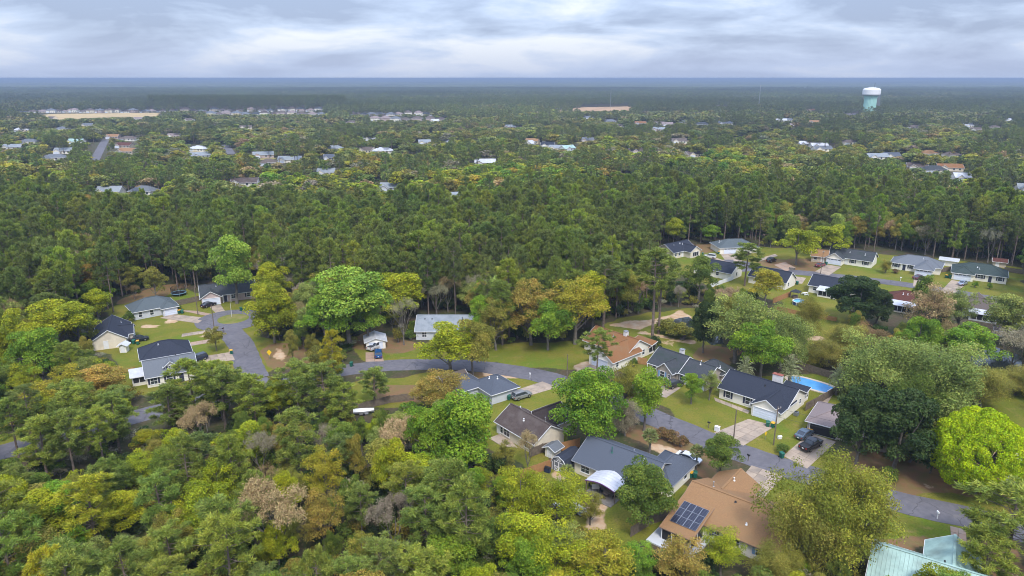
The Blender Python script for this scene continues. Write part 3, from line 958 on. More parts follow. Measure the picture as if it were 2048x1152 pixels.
def camphor():
    """one clipped-looking dome made of many tight leaf puffs of different size"""
    h, r = 10.5, 6.6
    C, N, S, Lc = [], [], [], []
    n = 210
    for k in range(n):
        z = 1 - 1.52 * (k + .5) / n
        a = k * 2.399963 + random.uniform(-.2, .2)
        q = math.sqrt(max(0, 1 - z * z))
        rr = random.uniform(.86, 1.0)
        c = np.array((r * .87 * q * math.cos(a) * rr, r * .87 * q * math.sin(a) * rr, 5.0 + 4.7 * z * rr))
        pr = random.uniform(.62, 1.15)
        Lc.append(c)
        m_ = int(430 * pr * pr)
        d = rdir(m_)
        out_ = unit(np.array((c[0], c[1], (c[2] - 4.0) * 1.3))[None])
        d = np.where(((d * out_).sum(1) < -.3)[:, None], -d, d)
        p = c + d * (pr * rng.uniform(.8, 1.05, m_))[:, None] * np.array((1, 1, .82))
        C.append(p); N.append(unit(d * .8 + rdir(m_) * .6)); S.append(rng.uniform(.09, .17, m_))
    T = np.concatenate([np.full(len(c), random.uniform(.82, 1.15)) for c in C])
    C, N, S = np.concatenate(C), np.concatenate(N), np.concatenate(S)
    PROTO['camphor'] = (float(C[:, 2].max()), r, branchy_trunk(h, 1.2, np.array(Lc), .45, M['bark_grey'], 26), leaf_mesh('crown', C, N, S, M['leaf'], tone=T))


camphor()
bare('bare0', h=13); bare('bare1', h=12, buds=5200, wid=0.09); bare('bare2', h=12.5, buds=9000, wid=0.1)
palm('sabal', True); palm('pindo', False)
# simple, cheap plants for the undergrowth and the far forest
broadleaf('bush', h=3.0, r=1.8, base=0.2, nl=20, per=60, leaf=0.17, lobe_r=0.75, seed=2, lim=4)
for i in range(3):
    pine(f'farpine{i}', h=19, r=4.0, base=0.45, whorls=8, tufts=3, blades=9, nd_len=1.1, width=0.24, seed=i)
    broadleaf(f'faroak{i}', h=12.5, r=5.4, base=2.2, nl=26, per=34, leaf=0.62, lobe_r=1.7, seed=i, lim=4)
bare('farbare', h=12, depth=4, buds=900, wid=0.24)
for i in range(2):
    broadleaf(f'lowoak{i}', h=12.5, r=6.0, base=1.5, nl=16, per=14, leaf=1.25, lobe_r=2.2, seed=i, lim=0)
    pine(f'lowpine{i}', h=18, r=4.4, base=0.4, whorls=6, tufts=2, blades=4, nd_len=2.0, width=0.5, seed=i)

TINT = {
    'pine_dark': (0.125, 0.158, 0.052), 'pine': (0.16, 0.2, 0.048), 'pine_light': (0.2, 0.24, 0.046), 'pine_yellow': (0.32, 0.31, 0.03),
    'bright': (0.15, 0.25, 0.022), 'fresh': (0.2, 0.3, 0.05), 'lime': (0.33, 0.42, 0.006), 'ygreen': (0.26, 0.29, 0.015), 'yellow': (0.32, 0.29, 0.03), 'olive': (0.23, 0.215, 0.045),
    'ochre': (0.31, 0.235, 0.06), 'tan': (0.34, 0.25, 0.155), 'grey': (0.27, 0.235, 0.2), 'dark': (0.046, 0.075, 0.022), 'sage': (0.21, 0.25, 0.075), 'green': (0.12, 0.17, 0.03), 'rust': (0.2, 0.13, 0.065),
    'palm': (0.2, 0.22, 0.1), 'pindo': (0.28, 0.3, 0.2), 'gold': (0.22, 0.228, 0.034),
}
TINT = {k: tuple(c * (1.16 if k.startswith('pine') else 1.02) * q for c, q in zip(v, (1.03, 1.06, 0.8))) for k, v in TINT.items()}
COLOUR_WORD = {'fresh': 'fresh green', 'gold': 'golden olive', 'pine_dark': 'dark green', 'pine': 'mid green', 'pine_light': 'light green', 'pine_yellow': 'yellowish green', 'bright': 'bright green', 'lime': 'lime green',
               'ygreen': 'yellow green', 'yellow': 'yellow', 'olive': 'olive', 'ochre': 'ochre', 'tan': 'tan', 'grey': 'grey', 'dark': 'very dark green', 'sage': 'sage green', 'green': 'deep green', 'rust': 'rusty brown', 'palm': 'green', 'pindo': 'grey green'}


def jitter(t, amt=0.14):
    k = 1 + random.uniform(-amt, amt)
    return tuple(max(0.005, c * k * (1 + random.uniform(-amt / 2, amt / 2))) for c in t)


def tree(key, x, y, h, r, tint, name, label, cat='tree', group=None, rz=None):
    H0, R0, tm, cm = PROTO[key]
    root = empty(name, (x, y, 0), random.uniform(0, 2 * PI) if rz is None else rz)
    sc = (r / R0, r / R0, h / H0)
    for nm, me in (('trunk', tm), ('crown', cm)):
        o = bpy.data.objects.new(nm, me)
        col.objects.link(o)
        o.parent = root
        o.scale = sc
        o['tint'] = tuple(tint)
    return tag(root, label, cat, group)

# ------------------------------------------------------------------ houses
CACHE = {}


def cached(key, fn):
    if key not in CACHE:
        CACHE[key] = fn()
    return CACHE[key]


def window_mesh(w, h, cols=1, rows=2):
    mb = MB()
    f = 0.09
    for x0, x1, z0, z1 in ((-w / 2, w / 2, -f, 0), (-w / 2, w / 2, h, h + f), (-w / 2 - f, -w / 2, -f, h + f), (w / 2, w / 2 + f, -f, h + f)):
        mb.box(x0, x1, -0.07, 0.03, z0, z1)
    for i in range(1, cols): mb.box(-w / 2 + w * i / cols - 0.03, -w / 2 + w * i / cols + 0.03, -0.05, 0.02, 0, h)
    for i in range(1, rows): mb.box(-w / 2, w / 2, -0.055, 0.02, h * i / rows - 0.03, h * i / rows + 0.03)
    mb.box(-w / 2 - f - 0.04, w / 2 + f + 0.04, -0.11, 0.03, -f - 0.05, -f)
    return mb.mesh('window', M['white'])


def pane_mesh(w, h):
    return MB().box(-w / 2, w / 2, -0.025, 0.01, 0, h).mesh('pane', M['glass'])


def shutter_mesh(h, mat):
    mb = MB().box(-0.2, 0.2, -0.06, 0.0, 0, h)
    for k in range(6): mb.box(-0.15, 0.15, -0.075, -0.06, 0.1 + k * (h - 0.15) / 6, 0.1 + k * (h - 0.15) / 6 + 0.12)
    return mb.mesh('shutter', mat)


ROT = {'F': 0.0, 'R': PI / 2, 'B': PI, 'L': -PI / 2}


def spot(wing, side, at):
    x0, x1, y0, y1 = wing[:4]
    return {'F': (at, y0), 'B': (at, y1), 'L': (x0, at), 'R': (x1, at)}[side]


def add_window(house, wing, side, at, w=1.1, h=1.3, z=0.9, cols=1, rows=2, shutter=None):
    x, y = spot(wing, side, at)
    o = obj('window', cached(('win', w, h, cols, rows), lambda: window_mesh(w, h, cols, rows)), house, (x, y, z), ROT[side])
    obj('pane', cached(('pane', w, h), lambda: pane_mesh(w, h)), o)
    if shutter:
        me = cached(('sh', h, shutter), lambda: shutter_mesh(h, M[shutter]))
        for s in (-1, 1): obj('shutter', me, o, (s * (w / 2 + 0.34), 0, 0))


def add_garage(house, wing, side, at, w=4.8, h=2.15, windows=False, mat='door_white'):
    x, y = spot(wing, side, at)
    fr = MB()
    fr.box(-w / 2 - 0.12, -w / 2, -0.16, 0.03, 0, h + 0.12).box(w / 2, w / 2 + 0.12, -0.16, 0.03, 0, h + 0.12).box(-w / 2, w / 2, -0.16, 0.03, h, h + 0.12)
    o = obj('garage_door', cached(('gf', w, h), lambda: fr.mesh('garage_door', M['white'])), house, (x, y, 0.02), ROT[side])

    def panel():
        mb = MB().box(-w / 2, w / 2, -0.03, 0.02, 0.02, h / 4 - 0.02)
        n = 8 if w > 3 else 4
        for k in range(n):
            a = -w / 2 + w * (k + 0.14) / n; b = -w / 2 + w * (k + 0.86) / n
            mb.box(a, b, -0.045, -0.03, 0.1, h / 4 - 0.1)
        return mb.mesh('door_panel', M[mat])
    for k in range(4):
        obj('door_panel', cached(('gp', w, h, mat), panel), o, (0, 0, h / 4 * k))
    if windows:
        def lights():
            return MB().box(-w / 10, w / 10, -0.055, -0.04, 0.14, h / 4 - 0.14).mesh('pane', M['glass'])
        for k in range(4):
            obj('pane', cached(('gl', w, h), lights), o, (-w / 2 + w * (k + 0.5) / 4, 0, h * 0.75))


def add_door(house, wing, side, at, mat='white', w=0.95, h=2.05):
    x, y = spot(wing, side, at)
    mb = MB().box(-w / 2 - 0.1, -w / 2, -0.07, 0.03, 0, h + 0.1).box(w / 2, w / 2 + 0.1, -0.07, 0.03, 0, h + 0.1).box(-w / 2, w / 2, -0.07, 0.03, h, h + 0.1)
    o = mb.build('door', M['white'], house, (x, y, 0.05), ROT[side])
    lf = MB().box(-w / 2, w / 2, -0.03, 0.02, 0, h)
    for a, b, c, d in ((-.35, -.05, .2, .9), (.05, .35, .2, .9), (-.35, -.05, 1.1, 1.9), (.05, .35, 1.1, 1.9)): lf.box(a * w, b * w, -0.045, -0.03, c, d)
    lf.build('door_leaf', M[mat], o)
    MB().box(w * 0.36, w * 0.42, -0.09, -0.03, 0.98, 1.04).build('handle', M['chrome'], o)


def roof_z(w, x, y):
    x0, x1, y0, y1, h, typ, rise = w[:7]
    if typ == 'gx': return h + 0.12 + rise * (1 - abs(y - (y0 + y1) / 2) / ((y1 - y0) / 2))
    if typ == 'gy': return h + 0.12 + rise * (1 - abs(x - (x0 + x1) / 2) / ((x1 - x0) / 2))
    if typ in ('hx', 'hy'):
        k = rise / (min(y1 - y0, x1 - x0) / 2)
        return h + 0.12 + min(rise, k * min(x - x0, x1 - x, y - y0, y1 - y))
    return h + 0.12


def wall_mesh(w, mat):
    x0, x1, y0, y1, h, typ, rise = w[:7]
    mb = MB()
    b = [(x0, y0), (x1, y0), (x1, y1), (x0, y1)]
    vs = [(x, y, 0) for x, y in b] + [(x, y, h) for x, y in b]
    fs = [(0, 1, 5, 4), (1, 2, 6, 5), (2, 3, 7, 6), (3, 0, 4, 7)]
    if typ == 'gx':
        ym = (y0 + y1) / 2
        vs += [(x0, ym, h + rise), (x1, ym, h + rise)]; fs += [(4, 8, 7), (5, 6, 9)]
    elif typ == 'gy':
        xm = (x0 + x1) / 2
        vs += [(xm, y0, h + rise), (xm, y1, h + rise)]; fs += [(4, 5, 8), (6, 7, 9)]
    elif typ == 'sb':
        vs += [(x0, y1, h + rise), (x1, y1, h + rise)]; fs += [(4, 8, 7), (5, 6, 9), (7, 8, 9, 6)]
    mb.add(vs, fs)
    return mb.mesh('wall', mat)


def sweep_profile(prof, t, lo, hi, swap):
    """roof slab: profile [(a,z)...] of the top, thickness t, run from lo to hi; swap puts the run along y"""
    n = len(prof)
    P = [(a, z) for a, z in prof] + [(a, z - t) for a, z in reversed(prof)]
    m = 2 * n
    vs = []
    for r in (lo, hi):
        for a, z in P:
            vs.append((a, r, z) if swap else (r, a, z))
    fs = [tuple(range(m)), tuple(reversed(range(m, 2 * m)))] + [(i, m + i, m + (i + 1) % m, (i + 1) % m) for i in range(m)]
    return vs, fs


def roof_parts(house, w, mat, trim, ov=0.45, cap=True, t=0.16):
    x0, x1, y0, y1, h, typ, rise = w[:7]
    h = h + 0.12
    fa = MB()
    cp = MB()
    mb = MB()
    if typ in ('gx', 'gy', 'sb'):
        sw = typ == 'gy'
        a0, a1, r0, r1 = (x0, x1, y0, y1) if sw else (y0, y1, x0, x1)
        if typ == 'sb':                                   # single pitch, high side at y1
            k = rise / (a1 - a0)
            prof = [(a0 - ov, h - k * ov), (a1 + 0.05, h + rise + k * 0.05)]
        else:
            am = (a0 + a1) / 2
            k = rise / (am - a0)
            prof = [(a0 - ov, h - k * ov), (am, h + rise), (a1 + ov, h - k * ov)]
        mb.add(*sweep_profile(prof, t, r0 - 0.35, r1 + 0.35, sw))
        P3 = lambda a, r, z: (a, r, z) if sw else (r, a, z)
        ends = [prof[0]] + ([prof[-1]] if typ != 'sb' else [])
        for i, (a, z) in enumerate(ends):
            d = -0.035 if i == 0 else 0.035
            fa.bar(P3(a + d, r0 - 0.38, z - 0.1), P3(a + d, r1 + 0.38, z - 0.1), 0.06, 0.15)
        for r, d in ((r0 - 0.35, -0.035), (r1 + 0.35, 0.035)):
            for (a, z), (a2, z2) in zip(prof, prof[1:]):
                fa.bar(P3(a, r + d, z - 0.09), P3(a2, r + d, z2 - 0.09), 0.06, 0.15)
        if typ != 'sb':
            cp.bar(P3(am, r0 - 0.36, h + rise + 0.015), P3(am, r1 + 0.36, h + rise + 0.015), 0.34, 0.045)
    else:
        X0, X1, Y0, Y1 = x0 - ov, x1 + ov, y0 - ov, y1 + ov
        d = min(X1 - X0, Y1 - Y0) / 2
        k = rise / (min(x1 - x0, y1 - y0) / 2)
        ze = h - k * ov
        zr = ze + k * d
        if X1 - X0 >= Y1 - Y0: A, B = (X0 + d, (Y0 + Y1) / 2), (X1 - d, (Y0 + Y1) / 2)
        else: A, B = ((X0 + X1) / 2, Y0 + d), ((X0 + X1) / 2, Y1 - d)
        c = [(X0, Y0), (X1, Y0), (X1, Y1), (X0, Y1)]
        top = [(x, y, ze) for x, y in c] + [(*A, zr), (*B, zr)]
        bot = [(x, y, ze - t) for x, y in c]
        fs = [(0, 1, 5, 4), (1, 2, 5), (2, 3, 4, 5), (3, 0, 4)] if X1 - X0 >= Y1 - Y0 else [(0, 1, 4), (1, 2, 5, 4), (2, 3, 5), (3, 0, 4, 5)]
        fs = fs + [(0, 6, 7, 1), (1, 7, 8, 2), (2, 8, 9, 3), (3, 9, 6, 0), (6, 9, 8, 7)]
        mb.add(top + bot, fs)
        for i in range(4):
            p, q = c[i], c[(i + 1) % 4]
            ox = -0.035 if i == 3 else (0.035 if i == 1 else 0); oy = -0.035 if i == 0 else (0.035 if i == 2 else 0)
            fa.bar((p[0] + ox, p[1] + oy, ze - 0.1), (q[0] + ox, q[1] + oy, ze - 0.1), 0.06, 0.15)
        up = Vector((0, 0, 0.02))
        if (Vector(A) - Vector(B)).length > 0.2: cp.bar(Vector((*A, zr)) + up, Vector((*B, zr)) + up, 0.3, 0.04)
        for i in range(4):
            e = A if (Vector(c[i]) - Vector(A)).length < (Vector(c[i]) - Vector(B)).length else B
            cp.bar(Vector((*c[i], ze)) + up, Vector((*e, zr)) + up, 0.26, 0.04)
    o = mb.build('roof', mat, house)
    fa.build('fascia', trim, o)
    if cap: cp.build('ridge_cap', mat, o)
    return o


def house(label, O, yaw, wings, roof, wall, feats=(), trim='white', group=None, cap=True, name='house', cat='house', no_roof=()):
    """wings: (x0, x1, y0, y1, wall height, roof type, rise[, wall material[, roof material]]); front of the house is -y"""
    root = tag(empty(name, (O[0], O[1], 0), RAD(yaw)), label, cat, group)
    roofs = []
    for w in wings:
        wm = w[7] if len(w) > 7 and w[7] else wall
        rm = w[8] if len(w) > 8 else roof
        if wm != 'open': obj('wall', wall_mesh(w, M[wm]), root)
        roofs.append(roof_parts(root, w, R[rm], M[trim], cap=cap))
    for f in feats:
        k = f[0]
        if k == 'win': add_window(root, wings[f[1]], *f[2:4], **(f[4] if len(f) > 4 else {}))
        elif k == 'gar': add_garage(root, wings[f[1]], *f[2:4], **(f[4] if len(f) > 4 else {}))
        elif k == 'door': add_door(root, wings[f[1]], *f[2:4], **(f[4] if len(f) > 4 else {}))
        elif k == 'chim':
            _, wi, x, y, sx, sy, top, mt = f
            z = roof_z(wings[wi], x, y) - 0.8
            c = MB().box(x - sx / 2, x + sx / 2, y - sy / 2, y + sy / 2, z, top).build('chimney', M[mt], roofs[wi])
            MB().box(x - sx / 2 - .08, x + sx / 2 + .08, y - sy / 2 - .08, y + sy / 2 + .08, top - 0.002, top + 0.1).box(x - .14, x + .14, y - .14, y + .14, top + .1, top + .3).build('chimney_cap', M['brick_red' if mt == 'chim_white' and sx > 1.5 else 'metal'], roofs[wi])
        elif k == 'vent':
            _, wi, x, y = f[:4]
            z = roof_z(wings[wi], x, y)
            hh = f[4] if len(f) > 4 else 0.45
            mb = MB().lathe([(0.09, z - 0.3), (0.07, z + hh)], 8, c=(x, y)).lathe([(0.13, z + hh - 0.02), (0.13, z + hh + 0.05), (0.02, z + hh + 0.09)], 8, c=(x, y)).lathe([(0.24, z - .05), (0.1, z + .1)], 8, c=(x, y))
            mb.build('roof_vent', M[f[5] if len(f) > 5 else 'metal'], roofs[wi])
        elif k == 'post':
            _, x, y, hh = f
            MB().box(x - .07, x + .07, y - .07, y + .07, 0, hh).build('porch_post', M['white'], root)
        elif k == 'slab':
            _, x0, x1, y0, y1, zz = f
            MB().box(x0, x1, y0, y1, 0, zz).build('porch_floor', M['concrete'], root)
        elif k == 'void':                                 # opening or screen: flat near-black panel, inner shade put into its colour, white surround
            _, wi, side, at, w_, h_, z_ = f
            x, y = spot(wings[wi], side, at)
            o = MB().box(-w_ / 2, w_ / 2, -0.02, 0.02, 0, h_).build('screen_shade_panel', M['dark'], root, (x, y, z_), ROT[side])
            n = max(1, round(w_ / 1.3)) if w_ != 4.9 else 1
            fm = MB()
            for i in range(n + 1):
                xx = -w_ / 2 + w_ * i / n
                fm.box(xx - .05, xx + .05, -0.06, 0.02, 0, h_)
            fm.box(-w_ / 2, w_ / 2, -0.055, 0.02, -0.08, 0).box(-w_ / 2, w_ / 2, -0.055, 0.02, h_, h_ + 0.08)
            fm.build('screen_frame', M['white'], o)
    return root


SH = dict(shutter='navy')
D2 = dict(w=1.0, h=1.35)
# white house with navy roof, garage gable to the street, pool behind
house('white house with navy shingle roof and white garage gable, swimming pool behind it', (44.6, 137.7), -43.5,
      [(0, 14.5, 0, 9.6, 2.6, 'gx', 2.4), (8.6, 14.3, -2.9, 4.6, 2.6, 'gy', 1.75), (9.5, 14.2, 9.4, 12.4, 2.1, 'sb', 0.7, 'white_siding')],
      'navy', 'white_siding',
      [('win', 0, 'F', 2.0, dict(w=0.95, h=1.5, z=0.65, shutter='navy')), ('win', 0, 'F', 6.4, dict(w=0.95, h=1.5, z=0.65, shutter='navy')), ('door', 0, 'F', 8.0, dict(mat='grey_siding')),
       ('gar', 1, 'F', 11.45, {}), ('win', 0, 'R', 7.0, dict(w=0.8, h=1.0, z=1.1)), ('chim', 0, 9.0, 8.0, 2.0, 0.9, 5.6, 'chim_white'), ('vent', 0, 8.4, 3.2, 0.3, 'black'),
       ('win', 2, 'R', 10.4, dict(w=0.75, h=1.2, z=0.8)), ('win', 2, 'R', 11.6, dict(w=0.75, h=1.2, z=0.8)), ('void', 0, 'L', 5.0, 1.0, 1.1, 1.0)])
# stone-clad house with charcoal roof
house('tan stone house with charcoal roof in three steps and blue-shuttered front gable', (31.9, 151.6), -47,
      [(0.2, 8.0, 0, 8, 2.6, 'gx', 2.5, 'beige_brick'), (8.05, 15.0, 0.35, 7.7, 2.55, 'gx', 2.15, 'beige_brick'), (3.5, 7.4, -1.4, 4.0, 2.6, 'gy', 1.75, 'beige_brick'), (9.2, 15.2, 6.4, 11.2, 2.5, 'hx', 1.7, 'beige_brick')],
      'charcoal', 'beige_brick',
      [('win', 2, 'F', 4.9, dict(w=1.1, h=1.4, z=0.7, shutter='blue_shutter')), ('win', 2, 'F', 6.8, dict(w=0.6, h=0.9, z=0.9)), ('win', 0, 'F', 1.8, dict(w=1.0, h=1.3)), ('win', 1, 'F', 8.9, dict(w=0.8, h=1.4, z=0.7)),
       ('gar', 1, 'F', 12.3, {}), ('chim', 0, 5.6, 5.0, 0.9, 0.9, 5.9, 'chim_white'), ('vent', 1, 11.0, 4.6, 0.35, 'white'), ('vent', 1, 11.6, 3.4, 0.35, 'white'), ('vent', 3, 14.2, 7.4, 0.4, 'white'), ('post', 0.4, -1.0, 2.5), ('slab', 0, 3.4, -1.6, -0.05, 0.18)])
# orange roof
house('white house with orange-brown shingle roof and white chimney beside the dirt track', (18.4, 166.0), -47.5,
      [(0, 13.4, 0, 9, 2.6, 'gx', 2.5), (7.0, 14.2, -6.2, 4.5, 2.6, 'gy', 2.1), (8.0, 13.3, 8.8, 12.0, 2.0, 'sb', 0.75)],
      'orange', 'white_siding',
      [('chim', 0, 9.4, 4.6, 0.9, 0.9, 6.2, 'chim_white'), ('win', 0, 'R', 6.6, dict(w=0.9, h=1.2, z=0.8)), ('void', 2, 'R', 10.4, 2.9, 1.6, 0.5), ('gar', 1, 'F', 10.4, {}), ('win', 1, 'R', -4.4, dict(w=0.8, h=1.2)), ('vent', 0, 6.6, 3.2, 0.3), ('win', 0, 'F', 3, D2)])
# mauve roof, open garage
house('house with pale mauve shingle roof and open garage, half hidden by magnolias', G(1613, 863), -36,
      [(0, 14, 0, 9.6, 2.5, 'hx', 2.3)], 'mauve', 'beige_brick',
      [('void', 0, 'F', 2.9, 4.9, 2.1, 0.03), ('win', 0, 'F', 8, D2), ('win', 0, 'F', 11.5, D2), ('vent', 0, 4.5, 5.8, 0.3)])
# slate roof house with back garden carport
house('cream house with long slate-blue roof next to the arched metal carport', (10.9, 107.9), -39,
      [(0, 14.2, 0, 9.6, 2.6, 'gx', 2.4), (11.0, 16.5, 3.4, 12.6, 2.55, 'hy', 1.6, 'white_siding')],
      'slate', 'cream_siding',
      [('win', 0, 'F', 2.2, dict(w=1.6, h=1.3, z=0.8, cols=2)), ('win', 0, 'F', 10.5, D2), ('vent', 0, 5.4, 3.3, 1.0, 'bin_green'), ('vent', 0, 11.2, 4.0, 0.3), ('vent', 0, 8.4, 5.6, 0.3), ('win', 1, 'R', 9.0, D2)], trim='slate_trim')
# tan roof with solar panels
HS = house('white house with wide tan shingle roof carrying solar panels', (25.1, 92.6), -39.5,
           [(0, 15.5, 0, 11.6, 2.6, 'gx', 2.3, 'white_siding'), (0.6, 7.0, 8.0, 15.0, 2.5, 'gy', 1.7, 'white_siding')],
           'tan', 'white_siding',
           [('vent', 0, 2.6, 7.2, 0.8), ('vent', 0, 7.1, 5.0, 0.12, 'black'), ('vent', 0, 10.0, 2.2, 0.2, 'white'), ('win', 0, 'F', 6.2, dict(w=1.5, h=1.2, cols=2)), ('win', 0, 'F', 13.2, dict(w=1.4, h=1.3, cols=2, shutter='blue_shutter')), ('win', 0, 'F', 9.5, D2), ('vent', 1, 4.2, 11.5, 0.5, 'white'), ('gar', 1, 'B', 3.8, {})], trim='tan_trim')


def solar_porch():
    """low-pitched porch roof of the tan house with its posts, screens and twelve panels"""
    x0, x1, y0, y1 = -0.1, 4.5, -4.3, 3.6
    z0, z1 = 2.35, 4.02
    k = (z1 - z0) / (y1 - y0)
    zz = lambda y: z0 + k * (y - y0)
    mb = MB()
    mb.add(*sweep_profile([(y0 - 0.3, zz(y0 - .3)), (y1, z1)], 0.15, x0 - 0.3, x1 + 0.3, False))
    rf = mb.build('porch_roof', R['tan'], HS)
    fb = MB()
    fb.bar((x0 - .3, y0 - .34, zz(y0 - .3) - .08), (x1 + .3, y0 - .34, zz(y0 - .3) - .08), 0.06, 0.15)
    for x in (x0 - .335, x1 + .335): fb.bar((x, y0 - .3, zz(y0 - .3) - .09), (x, y1, z1 - .09), 0.06, 0.15)
    fb.build('fascia', M['tan_trim'], rf)
    MB().add([(x1 + .1, y0 + .2, zz(y0 + .2) - .16), (x1 + .1, 0.2, zz(.2) - .16), (x1 + .1, 0.2, 2.5)], [(0, 1, 2)]).build('gable_end', M['white_siding'], HS)
    for x, y in ((x0, y0), (1.5, y0), (3.0, y0), (x1, y0), (x0, -2.1), (x1, -2.1)):
        MB().box(x - .06, x + .06, y - .06, y + .06, 0, zz(y) - 0.16).build('porch_post', M['white'], HS)
    for a, b in (((x0, y0 + .02), (3.0, y0 + .02)), ((x0 + .02, y0), (x0 + .02, -.1)), ((x1 - .02, y0), (x1 - .02, -.1))):
        MB().bar((*a, 1.2), (*b, 1.2), 0.02, 2.1).build('screen_shade_panel', M['dark'], HS)
    MB().box(x0 - 1.6, x1 + 1.2, y0 - 1.8, -0.02, 0, 0.22).build('porch_floor', M['grey_siding'], HS)
    pm = bpy.data.materials.new('solar_cell')
    pm.use_nodes = True
    t = pm.node_tree
    b = t.nodes['Principled BSDF']
    b.inputs['Base Color'].default_value = (0.012, 0.014, 0.032, 1); b.inputs['Roughness'].default_value = 0.3; b.inputs['Specular IOR Level'].default_value = 0.5
    w_, l_ = 1.02, 1.56
    sl = math.atan(k)
    me = MB().box(-w_ / 2, w_ / 2, -l_ / 2, l_ / 2, 0.0, 0.04).mesh('solar_panel', pm)
    fr = MB()
    for a, b_, c, d in ((-w_ / 2, w_ / 2, -l_ / 2, -l_ / 2 + .025), (-w_ / 2, w_ / 2, l_ / 2 - .025, l_ / 2), (-w_ / 2, -w_ / 2 + .025, -l_ / 2 + .025, l_ / 2 - .025), (w_ / 2 - .025, w_ / 2, -l_ / 2 + .025, l_ / 2 - .025)):
        fr.box(a, b_, c, d, 0.036, 0.056)
    for i in range(1, 6): fr.box(-w_ / 2 + .04, w_ / 2 - .04, -l_ / 2 + l_ * i / 6 - .004, -l_ / 2 + l_ * i / 6 + .004, 0.03, 0.042)
    frm = fr.mesh('panel_frame', M['metal'])
    for i in range(4):
        for j in range(3):
            x = 0.55 + (i + 0.5) * (w_ + 0.01) - 0.15; y = -2.95 + (j + 0.5) * (l_ + 0.012)
            p = obj('solar_panel', me, HS, (x, y, zz(y) + 0.09)); p.rotation_euler = (sl, 0, 0)
            obj('panel_frame', frm, p)


solar_porch()
# mint metal roof, bottom right
HM = house('house with weathered mint green metal roof at the bottom right', (47.6, 78.4), -32.6,
           [(0, 17, 0, 8.4, 2.6, 'gx', 2.3, 'white_siding'), (6.3, 12.2, 5.0, 12.6, 2.5, 'gy', 1.9, 'white_siding')], 'mint', 'white_siding',
           [('win', 0, 'F', 3, D2), ('win', 0, 'F', 8, D2), ('vent', 0, 8.2, 5.2, 0.3, 'black')], cap=True)
sm = MB()
for i in range(36):
    x = -0.3 + i * 0.5
    for y, y2 in ((-0.44, 4.2), (8.84, 4.2)):
        k = 2.3 / 4.2
        sm.bar((x, y, 2.72 - k * 0.44 + 0.03), (x, y2, 2.72 + 2.3 + 0.02), 0.05, 0.05)
tag(sm.build('roof_seams', R['mint'], HM), kind='stuff')
# pinned house
house('cream house with dark weathered brown roof in the middle of the picture', (-3.0, 122.3), -51,
      [(0.1, 11.2, 0, 7.4, 2.6, 'gx', 2.3), (1.5, 8.2, 4.4, 12.0, 2.6, 'gy', 2.0, 'cream_siding', 'darkbrown')], 'brown', 'cream_siding',
      [('win', 0, 'F', 1.6, dict(w=0.8, h=1.5, z=0.6)), ('win', 0, 'F', 3.2, dict(w=1.6, h=1.5, z=0.6, cols=2)), ('win', 0, 'F', 9.2, dict(w=1.4, h=1.4, z=0.7, cols=2)), ('door', 0, 'F', 0.7, {}), ('vent', 0, 2.2, 4.2, 0.4, 'white'), ('vent', 0, 5.0, 4.6, 0.4, 'white'), ('vent', 0, 5.6, 2.2, 0.4, 'white'), ('vent', 0, 9.2, 4.4, 0.9), ('slab', 1.0, 5.2, -2.6, -0.06, 0.1)])
house('small white house with grey hip roof right of the ochre tree', (-4.2, 134.3), 36,
      [(0, 6.6, 0, 7.4, 2.6, 'hx', 1.9), (-5.5, 1.5, 5.0, 12, 2.6, 'hx', 1.8)], 'slate', 'grey_siding',
      [('vent', 0, 3.2, 2.6, 0.4, 'white'), ('vent', 0, 2.2, 4.2, 0.4, 'white'), ('win', 0, 'R', 3.5, D2), ('gar', 0, 'B', 3.3, {}), ('win', 1, 'L', 8, D2)])
house('long white house with pale grey shingle roof in front of the dark wood', (-25.2, 172.4), 0,
      [(0, 14.6, 0, 11, 2.6, 'gx', 2.4)], 'palegrey', 'grey_siding',
      [('win', 0, 'F', 2.2, dict(w=1.1, h=1.3, cols=2)), ('win', 0, 'F', 8.2, D2), ('door', 0, 'F', 5.6, {}), ('win', 0, 'F', 11.8, D2), ('vent', 0, 10.8, 8.2, 0.3, 'black'), ('vent', 0, 10.0, 7.2, 0.3, 'black'), ('vent', 0, 12.0, 3.4, 0.9, 'black'), ('vent', 0, 2.0, 4.0, .15, 'black'), ('vent', 0, 3.9, 4.0, .15, 'black')])
house('small white garage among the pale green trees, white pickup in front', G(733, 700), 14,
      [(0, 4.8, 0, 5.0, 2.1, 'gy', 0.9)], 'whitemetal', 'white_siding', [('gar', 0, 'F', 2.4, dict(w=3.4, h=1.85)), ('win', 0, 'R', 2.5, D2)], name='garage', cat='garage')
